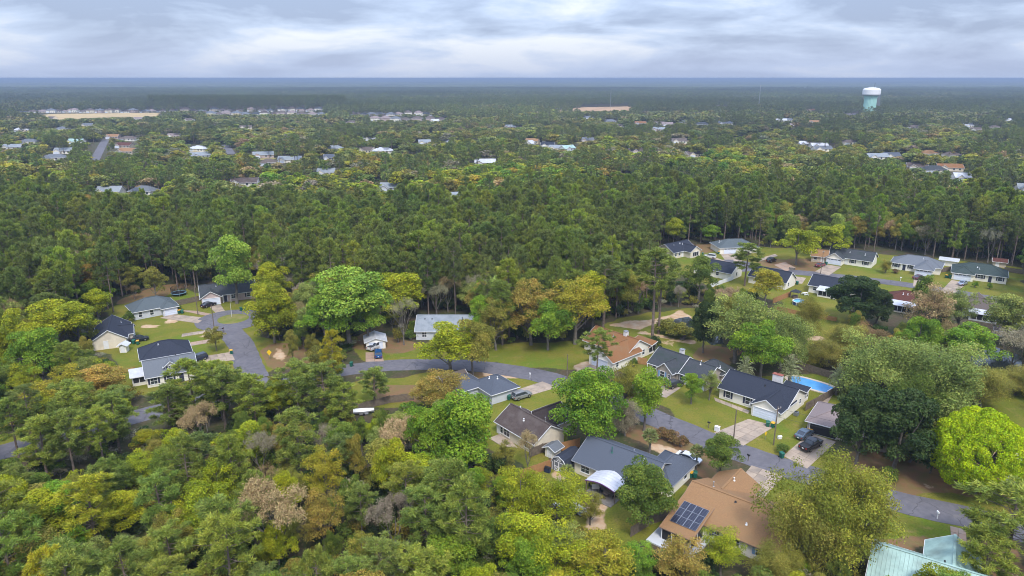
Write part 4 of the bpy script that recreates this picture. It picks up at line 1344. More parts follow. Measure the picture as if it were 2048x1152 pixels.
# cul-de-sac
house('pink brick house with dark roof and white garage above the cul-de-sac', (-94.2, 202.3), 25,
      [(0, 15.6, 0, 8.2, 2.6, 'gx', 2.4), (0.0, 5.4, -1.8, 4.0, 2.6, 'gy', 1.7)], 'charcoal', 'pink_brick',
      [('gar', 1, 'F', 2.7, {}), ('door', 0, 'F', 6.8, dict(mat='navy')), ('win', 0, 'F', 9.2, dict(w=1.4, h=1.4, cols=2)), ('win', 0, 'F', 13.6, dict(w=1.2, h=1.4, shutter='navy')), ('vent', 0, 4.6, 3.0, .3), ('vent', 0, 10.5, 3.0, .3), ('post', 6.0, -0.9, 2.5), ('post', 8.2, -0.9, 2.5)])
house('white house with long grey hip roof and double garage beside the cul-de-sac', (-107.2, 188.0), 40,
      [(0, 11.4, 0, 8, 2.6, 'hx', 2.2), (7.2, 11.2, -1.6, 4.2, 2.55, 'hy', 1.3)], 'greygreen', 'grey_siding',
      [('win', 0, 'F', 1.6, dict(w=0.9, h=1.4, z=.7)), ('win', 0, 'F', 4.6, dict(w=0.9, h=1.4, z=.7)), ('gar', 1, 'F', 9.2, dict(w=3.2)), ('vent', 0, 7.0, 6.0, .3), ('win', 0, 'L', 4, D2)])
house('white house with black roof and white ridge at the left end of the cul-de-sac', (-110.4, 175.3), -66,
      [(-1, 11.6, 0, 7.6, 2.6, 'gx', 2.4), (3.0, 8.4, 3.6, 8.9, 2.55, 'gy', 1.4)], 'navy', 'cream_siding',
      [('win', 0, 'B', 9.6, D2), ('gar', 1, 'B', 5.7, dict(w=3.6)), ('vent', 0, 2, 6, .3), ('door', 0, 'R', 3, {})])
house('white lean-to shed with white metal roof against the black-roofed house', G(206, 692), 3,
      [(0, 4.6, 0, 2.2, 2.0, 'sb', 0.5, 'white_siding')], 'whitemetal', 'white_siding', [('door', 0, 'F', 1.2, {})], name='lean_to', cat='shed', cap=False)
house('narrow white garden shed left of the two-storey grey house', G(240, 706), 8,
      [(0, 1.6, 0, 1.8, 2.0, 'gy', 0.4, 'white_siding')], 'whitemetal', 'white_siding', [('door', 0, 'F', 0.8, dict(w=0.8, h=1.8))], name='garden_shed', cat='shed', cap=False)
TS = house('two-storey white house with grey gabled front, dormer and side porch', (-80.9, 142.6), 30,
           [(0, 10.2, 0, 6.6, 2.7, 'gx', 2.5, 'white_siding', 'grey'), (-0.3, 10.0, 6.6, 14.6, 4.6, 'hx', 2.2, 'grey_siding', 'navy'), (4.0, 6.2, 0.9, 3.2, 4.15, 'gy', 0.9, 'white_siding', 'grey'), (-2.8, 0.0, 2.4, 6.2, 2.25, 'sb', 0.45, 'white_siding', 'whitemetal')],
           'grey', 'white_siding',
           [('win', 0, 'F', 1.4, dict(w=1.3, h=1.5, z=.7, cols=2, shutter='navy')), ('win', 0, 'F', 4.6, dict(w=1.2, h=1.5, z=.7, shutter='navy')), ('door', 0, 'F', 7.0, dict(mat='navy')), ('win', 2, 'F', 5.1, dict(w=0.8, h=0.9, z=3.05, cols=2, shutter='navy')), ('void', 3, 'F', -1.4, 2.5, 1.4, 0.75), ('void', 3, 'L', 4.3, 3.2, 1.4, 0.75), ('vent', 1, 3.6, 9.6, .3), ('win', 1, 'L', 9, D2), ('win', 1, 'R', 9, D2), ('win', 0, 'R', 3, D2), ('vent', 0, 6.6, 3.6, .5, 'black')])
# upper right street
house('cream house with navy roof at the end of the upper right street', (61.7, 258.6), 37,
      [(-0.6, 12.2, 0, 8.4, 2.6, 'gx', 2.4), (5.6, 11.4, -3.2, 4.2, 2.6, 'gy', 1.7)], 'navy', 'cream_siding',
      [('win', 0, 'F', 0.8, D2), ('win', 0, 'F', 3.0, D2), ('gar', 1, 'R', -0.6, dict(w=3.0)), ('void', 1, 'F', 8.6, 3.4, 1.6, .5), ('vent', 0, 3, 3, .3), ('vent', 0, 6.5, 3, .4, 'white'), ('vent', 0, 7.6, 2.6, .4, 'white'), ('door', 0, 'F', 4.8, {})])
house('white house with grey-green hip roof and white double garage facing the upper turning circle', (81.2, 266.3), 6,
      [(0, 15.4, 0, 9.4, 2.6, 'hx', 2.2)], 'greygreen', 'white_siding', [('gar', 0, 'F', 4.2, dict(windows=True)), ('win', 0, 'F', 9.2, D2), ('win', 0, 'F', 12.8, D2), ('vent', 0, 1.6, 5, .7, 'white'), ('vent', 0, 2.4, 5.2, .5), ('vent', 0, 4.6, 5.8, .4, 'black')])
house('white house with charcoal gable roof and garage gable left, on the upper right street', (116.4, 251.8), -38,
      [(0, 15, 3.0, 11.4, 2.6, 'gx', 2.4), (0.1, 5.6, 0, 7, 2.6, 'gy', 1.8)], 'charcoal', 'white_siding',
      [('gar', 1, 'F', 2.85, dict(windows=True)), ('win', 0, 'F', 8.6, dict(w=1.1, h=1.4, shutter='navy')), ('win', 0, 'F', 12.9, dict(w=1.1, h=1.4, shutter='navy')), ('door', 0, 'F', 6.4, {}), ('vent', 0, 6.8, 5.4, .5), ('vent', 0, 12, 5.2, .5, 'white')])
house('white house with grey hip roof and shrubs along its front, upper right street', (136.8, 244.4), -35,
      [(0, 15.4, 0, 9.0, 2.6, 'hx', 2.3), (8.0, 13.4, -5.0, 4.6, 2.6, 'hy', 1.6)], 'grey', 'white_siding',
      [('gar', 1, 'F', 10.7, dict(windows=True)), ('win', 0, 'F', 1.6, dict(w=1.2, h=1.4, shutter='navy')), ('door', 0, 'F', 4.2, dict(mat='navy')), ('win', 0, 'F', 6.4, dict(w=1.2, h=1.4, shutter='navy')), ('vent', 0, 9.5, 3.2, .4), ('post', 3.4, -.7, 2.5), ('post', 5.1, -.7, 2.5)])
house('white house with dark green hip roof at the right end of the upper street', (150.4, 230.6), -33,
      [(0, 15.6, 2.4, 12, 2.6, 'hx', 2.4), (0.1, 6.2, 0, 6.8, 2.6, 'hy', 1.6)], 'green', 'white_siding',
      [('gar', 1, 'F', 3.1, dict(windows=True)), ('win', 0, 'F', 8.2, dict(w=1.6, h=1.4, cols=2, shutter='navy')), ('door', 0, 'F', 11.0, dict(mat='navy')), ('win', 0, 'F', 13.8, dict(w=1.2, h=1.4, shutter='navy')), ('vent', 0, 7, 5, .4, 'white'), ('vent', 0, 7.6, 4.4, .4)])
house('white gable house with navy roof left of the yellow tree, upper turning circle in front', (64.2, 238.5), -43.5,
      [(0, 14, 0, 8, 2.6, 'gx', 2.4)], 'navy', 'white_siding', [('win', 0, 'F', 3, D2), ('win', 0, 'F', 9, D2), ('win', 0, 'R', 4, dict(w=.9, h=1.2))])
house('white gable house with navy roof right of the yellow tree', (79.6, 226.4), -43.6,
      [(0, 12.6, 0, 7.6, 2.6, 'gx', 2.6)], 'navy', 'white_siding', [('win', 0, 'F', 3, D2), ('win', 0, 'F', 8.5, D2), ('win', 0, 'R', 2.2, dict(w=.9, h=1.2)), ('vent', 0, 6, 2.6, .3)])
house('white house with navy roof and white screened porch beside the round garden pool', (95.4, 215.5), -39,
      [(0, 14.6, 0, 8.4, 2.6, 'gx', 2.4), (3.6, 9.0, -3.0, 0.05, 2.2, 'sb', 0.5, 'white_siding', 'whitemetal'), (7.6, 12.6, 5, 12, 2.5, 'gy', 1.5)], 'navy', 'white_siding',
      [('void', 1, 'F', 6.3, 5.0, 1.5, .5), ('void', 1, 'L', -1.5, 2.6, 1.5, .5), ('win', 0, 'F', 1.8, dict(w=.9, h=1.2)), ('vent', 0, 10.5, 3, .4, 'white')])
house('house with red-brown hip roof and white porch roof behind the dark tree', (111.8, 200.4), -38,
      [(0, 13, 0, 8.4, 2.6, 'hx', 2.3), (1.6, 8.2, -3.2, 0.05, 2.25, 'sb', 0.45, 'cream_siding', 'whitemetal')], 'redbrown', 'cream_siding',
      [('void', 1, 'F', 4.9, 6.0, 1.7, .4), ('vent', 0, 4.4, 2.6, .4, 'white'), ('vent', 0, 5.6, 2.6, .4, 'white'), ('win', 0, 'F', 10.5, D2)])
house('house with taupe shingle roof, cross gable and white porch at the right edge', (129.8, 192.8), -38,
      [(0, 14.6, 0, 8.4, 2.6, 'gx', 2.3), (2.8, 9.4, -3.0, 0.05, 2.25, 'sb', 0.4, 'grey_siding', 'whitemetal'), (0.6, 5.8, 5, 12, 2.5, 'gy', 1.9)], 'taupe', 'grey_siding',
      [('void', 1, 'F', 6.1, 5.8, 1.7, .4), ('void', 1, 'L', -1.5, 2.4, 1.7, .4), ('win', 0, 'F', 12, D2), ('vent', 0, 9, 2.4, .3, 'white')])
house('small tan outbuilding left of the garage gable on the upper right street', G(1622, 523), -28,
      [(0, 5.4, 0, 5, 2.5, 'gx', 1.8)], 'tan', 'tan_siding', [('win', 0, 'F', 1.4, D2), ('door', 0, 'F', 3.8, {})], name='outbuilding', cat='outbuilding')
house('pale blue metal workshop cut off by the right edge of the picture', G(2010, 962), -36,
      [(0, 9, 0, 8, 2.7, 'gx', 1.3)], 'whitemetal', 'grey_siding', [('gar', 0, 'F', 3.4, dict(w=3.4, h=1.85)), ('win', 0, 'L', 4, D2)], name='workshop', cat='workshop', cap=False)
house('cream garden shed below the taupe-roofed house', G(1988, 672), -30, [(0, 2.6, 0, 2.4, 2.0, 'gx', 0.7, 'cream_siding')], 'taupe', 'cream_siding', [('door', 0, 'F', 1.3, {})], name='garden_shed', cat='shed', cap=False)
house('low tan garden shed behind the green hip roof', G(1985, 533), -30, [(0, 4.0, 0, 3, 2.1, 'gx', 0.8, 'tan_siding')], 'redbrown', 'tan_siding', [('door', 0, 'F', 1.3, {})], name='garden_shed', cat='shed', cap=False)
house('low white outbuilding behind the grey hip roof', G(1878, 530), -35, [(0, 5.6, 0, 3, 2.1, 'sb', 0.4, 'white_siding')], 'whitemetal', 'white_siding', [('door', 0, 'F', 1.3, {})], name='outbuilding', cat='outbuilding', cap=False)
house('small white shed left of the slate-blue roof, behind the fence', G(1090, 912), -40, [(0, 2.0, 0, 2.2, 1.9, 'gy', 0.5, 'white_siding')], 'grey', 'white_siding', [('door', 0, 'F', 1.0, dict(w=.8, h=1.7))], name='garden_shed', cat='shed', cap=False)
house('grey roof just showing behind the ochre tree left of the white house', G(893, 792), 36, [(0, 6, 0, 5, 2.3, 'gx', 1.5)], 'taupe', 'tan_siding', [('win', 0, 'R', 2.5, D2)], name='outbuilding', cat='outbuilding', cap=False)


def barn_shed():
    """dark gambrel shed with white trimmed doors beside the slate roof"""
    x, y = G(1104, 938)
    root = tag(empty('barn_shed', (x, y, 0), RAD(-50 + 8)), 'dark barn-shaped shed with white trimmed doors beside the slate roof', 'shed')
    dk = pbr('shed_dark', (0.06, 0.065, 0.08), 0.8)
    w, l = 3.0, 4.6
    prof = [(0, 0), (0, 1.7), (0.42, 2.55), (1.5, 3.05), (2.58, 2.55), (3.0, 1.7), (3.0, 0)]
    n = len(prof)
    MB().add([(a, 0, z) for a, z in prof] + [(a, l, z) for a, z in prof], [tuple(range(n)), tuple(reversed(range(n, 2 * n)))] + [(i, n + i, n + i + 1, i + 1) for i in (0, 5)]).build('wall', pbr('shed_grey', (0.16, 0.17, 0.19), 0.8), root)
    rp = [(-0.12, 1.6), (0.36, 2.62), (1.5, 3.15), (2.64, 2.62), (3.12, 1.6)]
    MB().add(*sweep_profile(rp, 0.09, -0.15, l + 0.15, True)).build('roof', R['navy'], root)
    tr = MB()
    for (a, z), (b, z2) in zip(rp, rp[1:]): tr.bar((a, -0.18, z - .06), (b, -0.18, z2 - .06), 0.06, 0.14)
    for a in (0.04, 2.96): tr.bar((a, -0.04, 0), (a, -0.04, 1.65), 0.12, 0.06)
    tr.build('trim', M['white'], root)
    for s in (0, 1):
        d = MB().box(0.5 + s * 1.02, 1.48 + s * 1.02, -0.05, 0.0, 0.1, 1.95).build('door', pbr('shed_grey', (0.2, 0.2, 0.2)), root)
        q = MB()
        a, b = 0.52 + s * 1.02, 1.46 + s * 1.02
        for z in (0.14, 1.0, 1.9): q.bar((a, -0.07, z), (b, -0.07, z), 0.05, 0.09)
        for xx in (a + .02, b - .02): q.bar((xx, -0.07, 0.1), (xx, -0.07, 1.95), 0.09, 0.05)
        q.bar((a, -0.065, .14), (b, -0.065, 1.0), 0.05, 0.08); q.bar((b, -0.068, .14), (a, -0.068, 1.0), 0.05, 0.08)
        q.build('door_trim', M['white'], d)
    q = MB()
    for a, b in (((1.1, 2.2), (1.9, 2.2)), ((1.1, 2.75), (1.9, 2.75)), ((1.1, 2.2), (1.1, 2.75)), ((1.9, 2.2), (1.9, 2.75)), ((1.1, 2.2), (1.9, 2.75)), ((1.9, 2.2), (1.1, 2.75))):
        q.bar((a[0], -0.06, a[1]), (b[0], -0.06, b[1]), 0.05, 0.07)
    q.build('loft_hatch', M['white'], root)


barn_shed()


def carport():
    x, y = G(1215, 1003)
    root = tag(empty('carport', (x, y, 0), RAD(-39)), 'arched white metal carport with purple edge over patio furniture', 'carport')
    w, l, nseg = 5.6, 6.0, 12
    top = lambda a: 2.4 + 0.55 * (1 - abs(2 * a - 1) ** 1.6)
    prof = [(-w / 2 - 1.5 + w * i / nseg, top(i / nseg)) for i in range(nseg + 1)]
    rf = MB().add(*sweep_profile(prof, 0.05, -0.2, l, True)).build('roof', R['whitemetal'], root)
    rb = MB()
    for k in range(9):
        yy = -0.2 + (l + 0.2) * k / 8
        for (a, z), (b, z2) in zip(prof, prof[1:]): rb.bar((a, yy, z + .02), (b, yy, z2 + .02), 0.05, 0.04)
    tag(rb.build('roof_ribs', R['whitemetal'], rf), kind='stuff')
    ed = MB()
    for (a, z), (b, z2) in zip(prof, prof[1:]): ed.bar((a, -0.24, z - .06), (b, -0.24, z2 - .06), 0.06, 0.14)
    ed.build('edge_strip', pbr('purple_edge', (0.16, 0.05, 0.2), 0.5), root)
    for k in range(4):
        for a in (prof[0][0] + .1, prof[-1][0] - .1):
            MB().box(a - .06, a + .06, 0.1 + k * 2.0 - .06, 0.1 + k * 2.0 + .06, 0, 2.5).build('post', M['wood'], root)
    MB().box(prof[0][0], prof[-1][0], -1.2, l, 0, 0.08).build('patio_floor', pbr('patio', (0.2, 0.18, 0.16), 0.9, c2=(0.14, 0.125, 0.11), scale=1.5), root)
    return root, x, y


CP_ROOT, CPX, CPY = carport()

# ------------------------------------------------------------------ vehicles
def loft(st, name, mat, smooth=True):
    """st: list of (x, rings) where ring is a list of (y, z) with the same count; returns a closed mesh"""
    mb = MB()
    n = len(st[0][1])
    vs = [(x, y, z) for x, r in st for y, z in r]
    fs = []
    for i in range(len(st) - 1):
        for j in range(n):
            j2 = (j + 1) % n
            fs.append((i * n + j, (i + 1) * n + j, (i + 1) * n + j2, i * n + j2))
    fs += [tuple(range(n)), tuple(reversed(range((len(st) - 1) * n, len(st) * n)))]
    mb.add(vs, fs)
    return mb.mesh(name, mat, False)


def ring(hw, z0, z1, e=0.1, top=None):
    t = top if top is not None else hw - 0.05
    return [(-hw + e, z0), (hw - e, z0), (hw, z0 + e), (hw, z1 - e * 1.2), (t, z1), (-t, z1), (-hw, z1 - e * 1.2), (-hw, z0 + e)]


VEH = {
    'sedan': dict(L=4.7, body=[(-2.35, .78, .45, .78), (-2.25, .86, .3, .98), (-1.3, .9, .24, 1.0), (0, .91, .22, .98), (1.0, .9, .24, .95), (1.9, .86, .28, .86), (2.32, .74, .4, .7)],
                  cab=[(-1.75, .74, .92, .98), (-1.05, .72, .92, 1.4), (-.2, .72, .92, 1.46), (.45, .72, .92, 1.42), (1.2, .74, .9, .96)], roof=(-1.0, .42, .62, 1.43)),
    'suv': dict(L=4.7, body=[(-2.33, .82, .5, .9), (-2.28, .9, .34, 1.05), (-1.3, .93, .28, 1.08), (0, .94, .27, 1.06), (1.0, .93, .28, 1.04), (1.9, .89, .33, .98), (2.33, .78, .45, .8)],
                cab=[(-2.2, .78, 1.0, 1.1), (-1.95, .74, 1.0, 1.62), (-.5, .74, 1.0, 1.7), (.4, .74, 1.0, 1.64), (1.2, .77, 1.0, 1.06)], roof=(-1.95, .35, .66, 1.67)),
    'pickup': dict(L=5.7, body=[(-2.85, .9, .55, 1.08), (-2.75, .96, .42, 1.12), (-1.5, .98, .38, 1.1), (0, .98, .36, 1.1), (1.2, .97, .36, 1.12), (2.3, .94, .42, 1.08), (2.82, .84, .5, .92)],
                   cab=[(-.95, .82, 1.05, 1.14), (-.7, .78, 1.05, 1.75), (.2, .78, 1.05, 1.82), (.75, .78, 1.05, 1.74), (1.5, .8, 1.05, 1.12)], roof=(-.72, .72, .7, 1.79)),
}


def vehicle(kind, colour, x, y, yaw, label, name='car', cat='car', z=0.06):
    s = VEH[kind]
    rough, met = 0.28, 0.35
    pm = pbr('paint_%.2f_%.2f_%.2f' % colour, colour, rough, metal=met, spec=0.5, coat=0.6)
    root = tag(empty(name, (x, y, z), RAD(yaw)), label, cat)
    body = cached((kind, 'body'), lambda: loft([(a, ring(hw, z0, z1, 0.1)) for a, hw, z0, z1 in s['body']], 'body', pm))
    b = obj('body', body, root); relook(b, pm)
    cab = cached((kind, 'cab'), lambda: loft([(a, ring(hb + .1, z0 - .02, z1, 0.05, top=hb - .1)) for a, hb, z0, z1 in s['cab']], 'windows', M['glass']))
    obj('windows', cab, root)

    def shell():
        mb = MB()
        x0, x1, hw, zt = s['roof']
        mb.box(x0, x1, -hw, hw, zt - .03, zt + .035)
        c = s['cab']
        for sg in (-1, 1):
            for (a, hb, z0, z1), (a2, hb2, z02, z12) in zip(c, c[1:]):
                mb.bar((a, sg * (hb - .06), z1), (a2, sg * (hb2 - .06), z12), 0.1, 0.07)
            for q in (1, 2, 3):
                a, hb, z0, z1 = c[q]
                mb.bar((a + (.18 if q == 3 else 0), sg * (hb + .11), z0 - .02), (a, sg * (hb - .04), z1 - .01), 0.07, 0.09)
        return mb.mesh('roof', pm)
    r = obj('roof', cached((kind, 'shell'), shell), root); relook(r, pm)
    wr = 0.33 if kind == 'sedan' else 0.38
    hw = s['body'][2][1]
    for sx in (-0.29, 0.3):
        for sy in (-1, 1):
            def tyre():
                mb = MB()
                n = 14
                for (r0, ya), (r1, yb) in zip(((0.55 * wr, -.11), (wr, -.11), (wr, .11)), ((wr, -.11), (wr, .11), (.55 * wr, .11))):
                    vs = [(rr * math.cos(2 * PI * k / n), yy, rr * math.sin(2 * PI * k / n)) for rr, yy in ((r0, ya), (r1, yb)) for k in range(n)]
                    mb.add(vs, [(k, (k + 1) % n, n + (k + 1) % n, n + k) for k in range(n)])
                return mb.mesh('wheel', M['rubber'])

            def rim():
                n = 12
                vs = [(.58 * wr * math.cos(2 * PI * k / n), 0, .58 * wr * math.sin(2 * PI * k / n)) for k in range(n)]
                return MB().add([(a, -.09, c) for a, _, c in vs] + [(a, .09, c) for a, _, c in vs], [tuple(range(n)), tuple(reversed(range(n, 2 * n)))]).mesh('rim', M['chrome'])
            w = obj('wheel', cached((kind, 'tyre'), tyre), root, (sx * s['L'], sy * (hw - 0.08), wr))
            obj('rim', cached((kind, 'rim'), rim), w, (0, sy * 0.02, 0))
    xf, xr = s['body'][-1][0], s['body'][0][0]
    for sy in (-1, 1):
        obj('headlight', cached((kind, 'hl'), lambda: MB().box(-.1, .02, -.18, .18, -.07, .07).mesh('headlight', M['lamp_white'])), root, (xf - .06, sy * .52, s['body'][-1][3] - .1))
        obj('tail_light', cached((kind, 'tl'), lambda: MB().box(-.02, .1, -.1, .1, -.14, .14).mesh('tail_light', M['lamp_red'])), root, (xr - .0, sy * .66, s['body'][0][3] - .14))
    obj('number_plate', cached('plate', lambda: MB().box(-.02, .02, -.16, .16, -.08, .08).mesh('number_plate', M['white'])), root, (xr - .015, 0, s['body'][0][3] - .22))
    if kind == 'pickup':
        obj('truck_bed', cached('bed', lambda: MB().box(-2.7, -1.05, -.78, .78, 1.05, 1.135).mesh('truck_bed', M['black'])), root)
        rl = MB()
        for sy in (-1, 1): rl.box(-2.78, -1.0, sy * .86 - .07, sy * .86 + .07, 1.08, 1.22)
        rl.box(-2.84, -2.74, -.86, .86, 1.06, 1.2)
        t = obj('bed_side', cached('bedside', lambda: rl.mesh('bed_side', pm)), root); relook(t, pm)
    return root


def heading(a, b):
    A, B = G(*a), G(*b)
    return math.degrees(math.atan2(B[1] - A[1], B[0] - A[0]))


def car_at(kind, colour, rear, front, label, **kw):
    A, B = G(*rear), G(*front)
    vehicle(kind, colour, (A[0] + B[0]) / 2, (A[1] + B[1]) / 2, math.degrees(math.atan2(B[1] - A[1], B[0] - A[0])), label, **kw)


BLACK = (0.012, 0.012, 0.014)
WHITE = (0.72, 0.72, 0.72)
car_at('pickup', BLACK, (1604, 905), (1638, 886), 'black pickup truck on the driveway by the mauve-roofed house', name='pickup_truck', cat='pickup')
car_at('sedan', (0.09, 0.13, 0.17), (1592, 883), (1624, 864), 'blue-grey sedan parked beside the black pickup')
car_at('suv', (0.06, 0.055, 0.06), (1337, 777), (1360, 770), 'dark grey car on the driveway of the tan stone house')
car_at('sedan', WHITE, (1366, 918), (1388, 926), 'white car half hidden behind the slate-blue roof')
car_at('suv', (0.012, 0.022, 0.05), (411, 717), (381, 727), 'dark blue car beside the two-storey grey house')
car_at('sedan', (0.015, 0.018, 0.03), (266, 684), (291, 680), 'black sedan in front of the black-roofed house')
car_at('pickup', WHITE, (742, 702), (763, 692), 'white pickup in front of the small white garage', name='pickup_truck', cat='pickup')
car_at('suv', (0.015, 0.1, 0.3), (757, 718), (757, 706), 'bright blue car below the white pickup')
car_at('sedan', (0.02, 0.016, 0.035), (411, 615), (424, 611), 'dark car by the garage of the pink brick house')
car_at('suv', WHITE, (1430, 517), (1409, 515), 'white car on the driveway next to the upper turning circle')
car_at('suv', (0.012, 0.013, 0.015), (1534, 526), (1551, 521), 'black car under the yellow-green tree on the upper street')
car_at('sedan', (0.24, 0.06, 0.075), (1632, 535), (1649, 531), 'red car beside the garage gable on the upper street')
car_at('sedan', (0.13, 0.05, 0.075), (1831, 559), (1844, 557), 'maroon car on the driveway of the grey hip-roofed house')
car_at('sedan', (0.36, 0.42, 0.52), (1918, 573), (1932, 566), 'silver-blue car on the driveway of the green hip-roofed house')
car_at('suv', (0.3, 0.31, 0.32), (1030, 800), (1056, 792), 'silver car on the driveway right of the small white house')


# ------------------------------------------------------------------ wheeled bins
def bin_at(u, v, lid, label, yaw=0.0, group=None):
    x, y = G(u, v)
    root = tag(empty('wheeled_bin', (x, y, 0.05), RAD(yaw)), label, 'bin', group)

    def body():
        b = [(-.27, -.3), (.27, -.3), (.27, .3), (-.27, .3)]; t = [(-.33, -.38), (.33, -.38), (.33, .38), (-.33, .38)]
        mb = MB().add([(x, y, 0.05) for x, y in b] + [(x, y, 1.0) for x, y in t], [(0, 3, 2, 1), (4, 5, 6, 7), (0, 1, 5, 4), (1, 2, 6, 5), (2, 3, 7, 6), (3, 0, 4, 7)])
        mb.box(-.36, .36, -.41, .41, .94, 1.0)
        return mb.mesh('bin_body', M['bin_green'])

    def cap():
        return MB().add([(-.37, -.43, 1.003), (.37, -.43, 1.003), (.37, .43, 1.003), (-.37, .43, 1.003), (-.3, -.34, 1.1), (.3, -.34, 1.1), (.3, .36, 1.13), (-.3, .36, 1.13)],
                        [(4, 5, 6, 7), (0, 1, 5, 4), (1, 2, 6, 5), (2, 3, 7, 6), (3, 0, 4, 7)]).bar((-.3, .46, 1.02), (.3, .46, 1.02), .05, .05).mesh('lid', M['bin_green'])
    obj('bin_body', cached('bb', body), root)
    l = obj('lid', cached('bl', cap), root)
    relook(l, M[lid])
    for s in (-1, 1):
        w = cached('bw', lambda: MB().tube([(-.04, 0, 0), (.04, 0, 0)], .13, 10).mesh('wheel', M['rubber']))
        obj('wheel', w, root, (s * .33, .33, .13))


Y_, G_ = 'bin_yellow', 'bin_green'
for u, v, lid, lb in (
        (1535, 853, G_, 'green-lidded bin in front of the white garage door under the navy roof'), (1545, 855, Y_, 'yellow-lidded bin in front of the white garage door under the navy roof'),
        (1563, 916, G_, 'green bin at the kerb where the driveway meets the street'), (1381, 955, Y_, 'orange-lidded bin at the right end of the slate-blue roof'), (1390, 955, G_, 'green bin at the right end of the slate-blue roof'),
        (359, 627, Y_, 'yellow-lidded bin at the right corner of the grey hip-roofed house'), (365, 627, G_, 'green bin at the right corner of the grey hip-roofed house'),
        (268, 688, G_, 'green bin behind the two-storey house, left of its twin'), (276, 689, Y_, 'yellow-lidded bin behind the two-storey house'), (463, 708, Y_, 'yellow-lidded bin beside the cul-de-sac road'),
        (483, 622, G_, 'green bin on the verge above the grass island, left one'), (491, 621, G_, 'green bin on the verge above the grass island, right one'), (703, 733, G_, 'green bin on the verge left of the blue car'),
        (1437, 508, Y_, 'yellow-lidded bin at the left corner of the grey-green roof'), (1405, 511, G_, 'green bin by the garage of the cream house with navy roof'), (1435, 537, G_, 'green bin beside the upper turning circle'),
        (1594, 569, G_, 'green bin right of the white gable with navy roof'), (1652, 530, G_, 'green bin left of the garage gable on the upper street'), (1864, 556, G_, 'green bin right of the garage of the grey hip roof'),
        (1893, 556, Y_, 'yellow-lidded bin left of the green hip-roofed house'), (1900, 557, G_, 'green bin left of the green hip-roofed house'), (1018, 800, G_, 'green bin at the right corner of the small white house'), (1389, 768, Y_, 'yellow-lidded bin in front of the tan stone house garage')):
    bin_at(u, v, lid, lb, random.uniform(-50, 50))


# ------------------------------------------------------------------ poles, wires, signs, mailboxes
def pole(u, v, h, label, arm=True, rz=40, r=0.13):
    x, y = G(u, v)
    root = tag(empty('utility_pole', (x, y, 0), RAD(rz)), label, 'utility pole')
    MB().tube([(0, 0, -0.1), (0, 0, h * .5), (0, 0, h)], [r, r * .85, r * .65], 8).build('pole', M['wood'], root)
    if arm:
        MB().box(-.9, .9, -.18, -.09, h - .6, h - .46).build('crossarm', M['wood'], root)
        for s in (-.8, 0, .8):
            MB().lathe([(.05, h - .46), (.06, h - .34), (.02, h - .26)], 6, c=(s, -.13)).build('insulator', M['white'], root)
    return x, y, h


P1 = pole(1466, 889, 7.2, 'wooden utility pole at the kerb in front of the navy-roofed house', False)
P2 = pole(1547, 890, 8.0, 'wooden utility pole on the lawn right of the white garage', True)
pole(429, 661, 7.5, 'wooden utility pole left of the grass island', False)
pole(559, 679, 6.0, 'wooden utility pole under the round green tree right of the cul-de-sac', False)
pole(1134, 762, 6.5, 'wooden utility pole on the verge above the big green tree', False)
pole(396, 630, 8.5, 'wooden utility pole between the grey hip roof and the pink brick house', False)
pole(1641, 548, 8.5, 'wooden utility pole beside the upper street', True)
PR = pole(2140, 1010, 8.0, 'wooden utility pole just beyond the right edge, carrying the street cables', True)


def wire(a, b, sag, label):
    pts = []
    for i in range(17):
        t = i / 16
        pts.append((a[0] + (b[0] - a[0]) * t, a[1] + (b[1] - a[1]) * t, a[2] + (b[2] - a[2]) * t - sag * 4 * t * (1 - t)))
    tag(MB().tube(pts, 0.022, 4).build('power_line', M['black']), label, 'cable')


wire((P2[0], P2[1], 7.6), (PR[0], PR[1], 7.6), 0.9, 'upper overhead cable along the street in front of the magnolias')
wire((P2[0], P2[1], 5.9), (PR[0], PR[1], 5.9), 1.0, 'lower overhead cable along the street in front of the magnolias')


def sign_at(u, v, h, label, rz=0, big=0.62):
    x, y = G(u, v)
    root = tag(empty('warning_sign', (x, y, 0), RAD(rz)), label, 'sign')
    MB().box(-.03, .03, -.03, .03, 0, h).build('post', M['metal'], root)
    d = big
    MB().add([(0, -.05, h - 2 * d * .5 - .3), (d, -.05, h), (0, -.05, h + d), (-d, -.05, h)] + [(0, -.03, h - d), (d, -.03, h), (0, -.03, h + d), (-d, -.03, h)],
             [(0, 1, 2, 3), (7, 6, 5, 4), (0, 4, 5, 1), (1, 5, 6, 2), (2, 6, 7, 3), (3, 7, 4, 0)]).build('sign_plate', M['yellow'], root)


sign_at(540, 720, 2.1, 'yellow diamond warning sign beside the cul-de-sac road', 0)
sign_at(1530, 880, 1.5, 'small yellow warning sign on the lawn by the driveway', 30, .35)


def mailbox(u, v, mat, label, rz=0):
    x, y = G(u, v)
    root = tag(empty('mailbox', (x, y, 0), RAD(rz)), label, 'mailbox')
    MB().box(-.05, .05, -.05, .05, 0, 1.1).build('post', M['wood' if mat != 'white' else 'white'], root)
    prof = [(-.13, 1.1), (.13, 1.1), (.13, 1.27), (.09, 1.36), (0, 1.4), (-.09, 1.36), (-.13, 1.27)]
    n = 7
    MB().add([(a, -.27, z) for a, z in prof] + [(a, .27, z) for a, z in prof], [tuple(range(n)), tuple(reversed(range(n, 2 * n)))] + [(i, n + i, n + (i + 1) % n, (i + 1) % n) for i in range(n)]).build('box', M[mat], root)
    MB().box(.14, .16, -.1, .1, 1.25, 1.31).build('flag', M['lamp_red'], root)


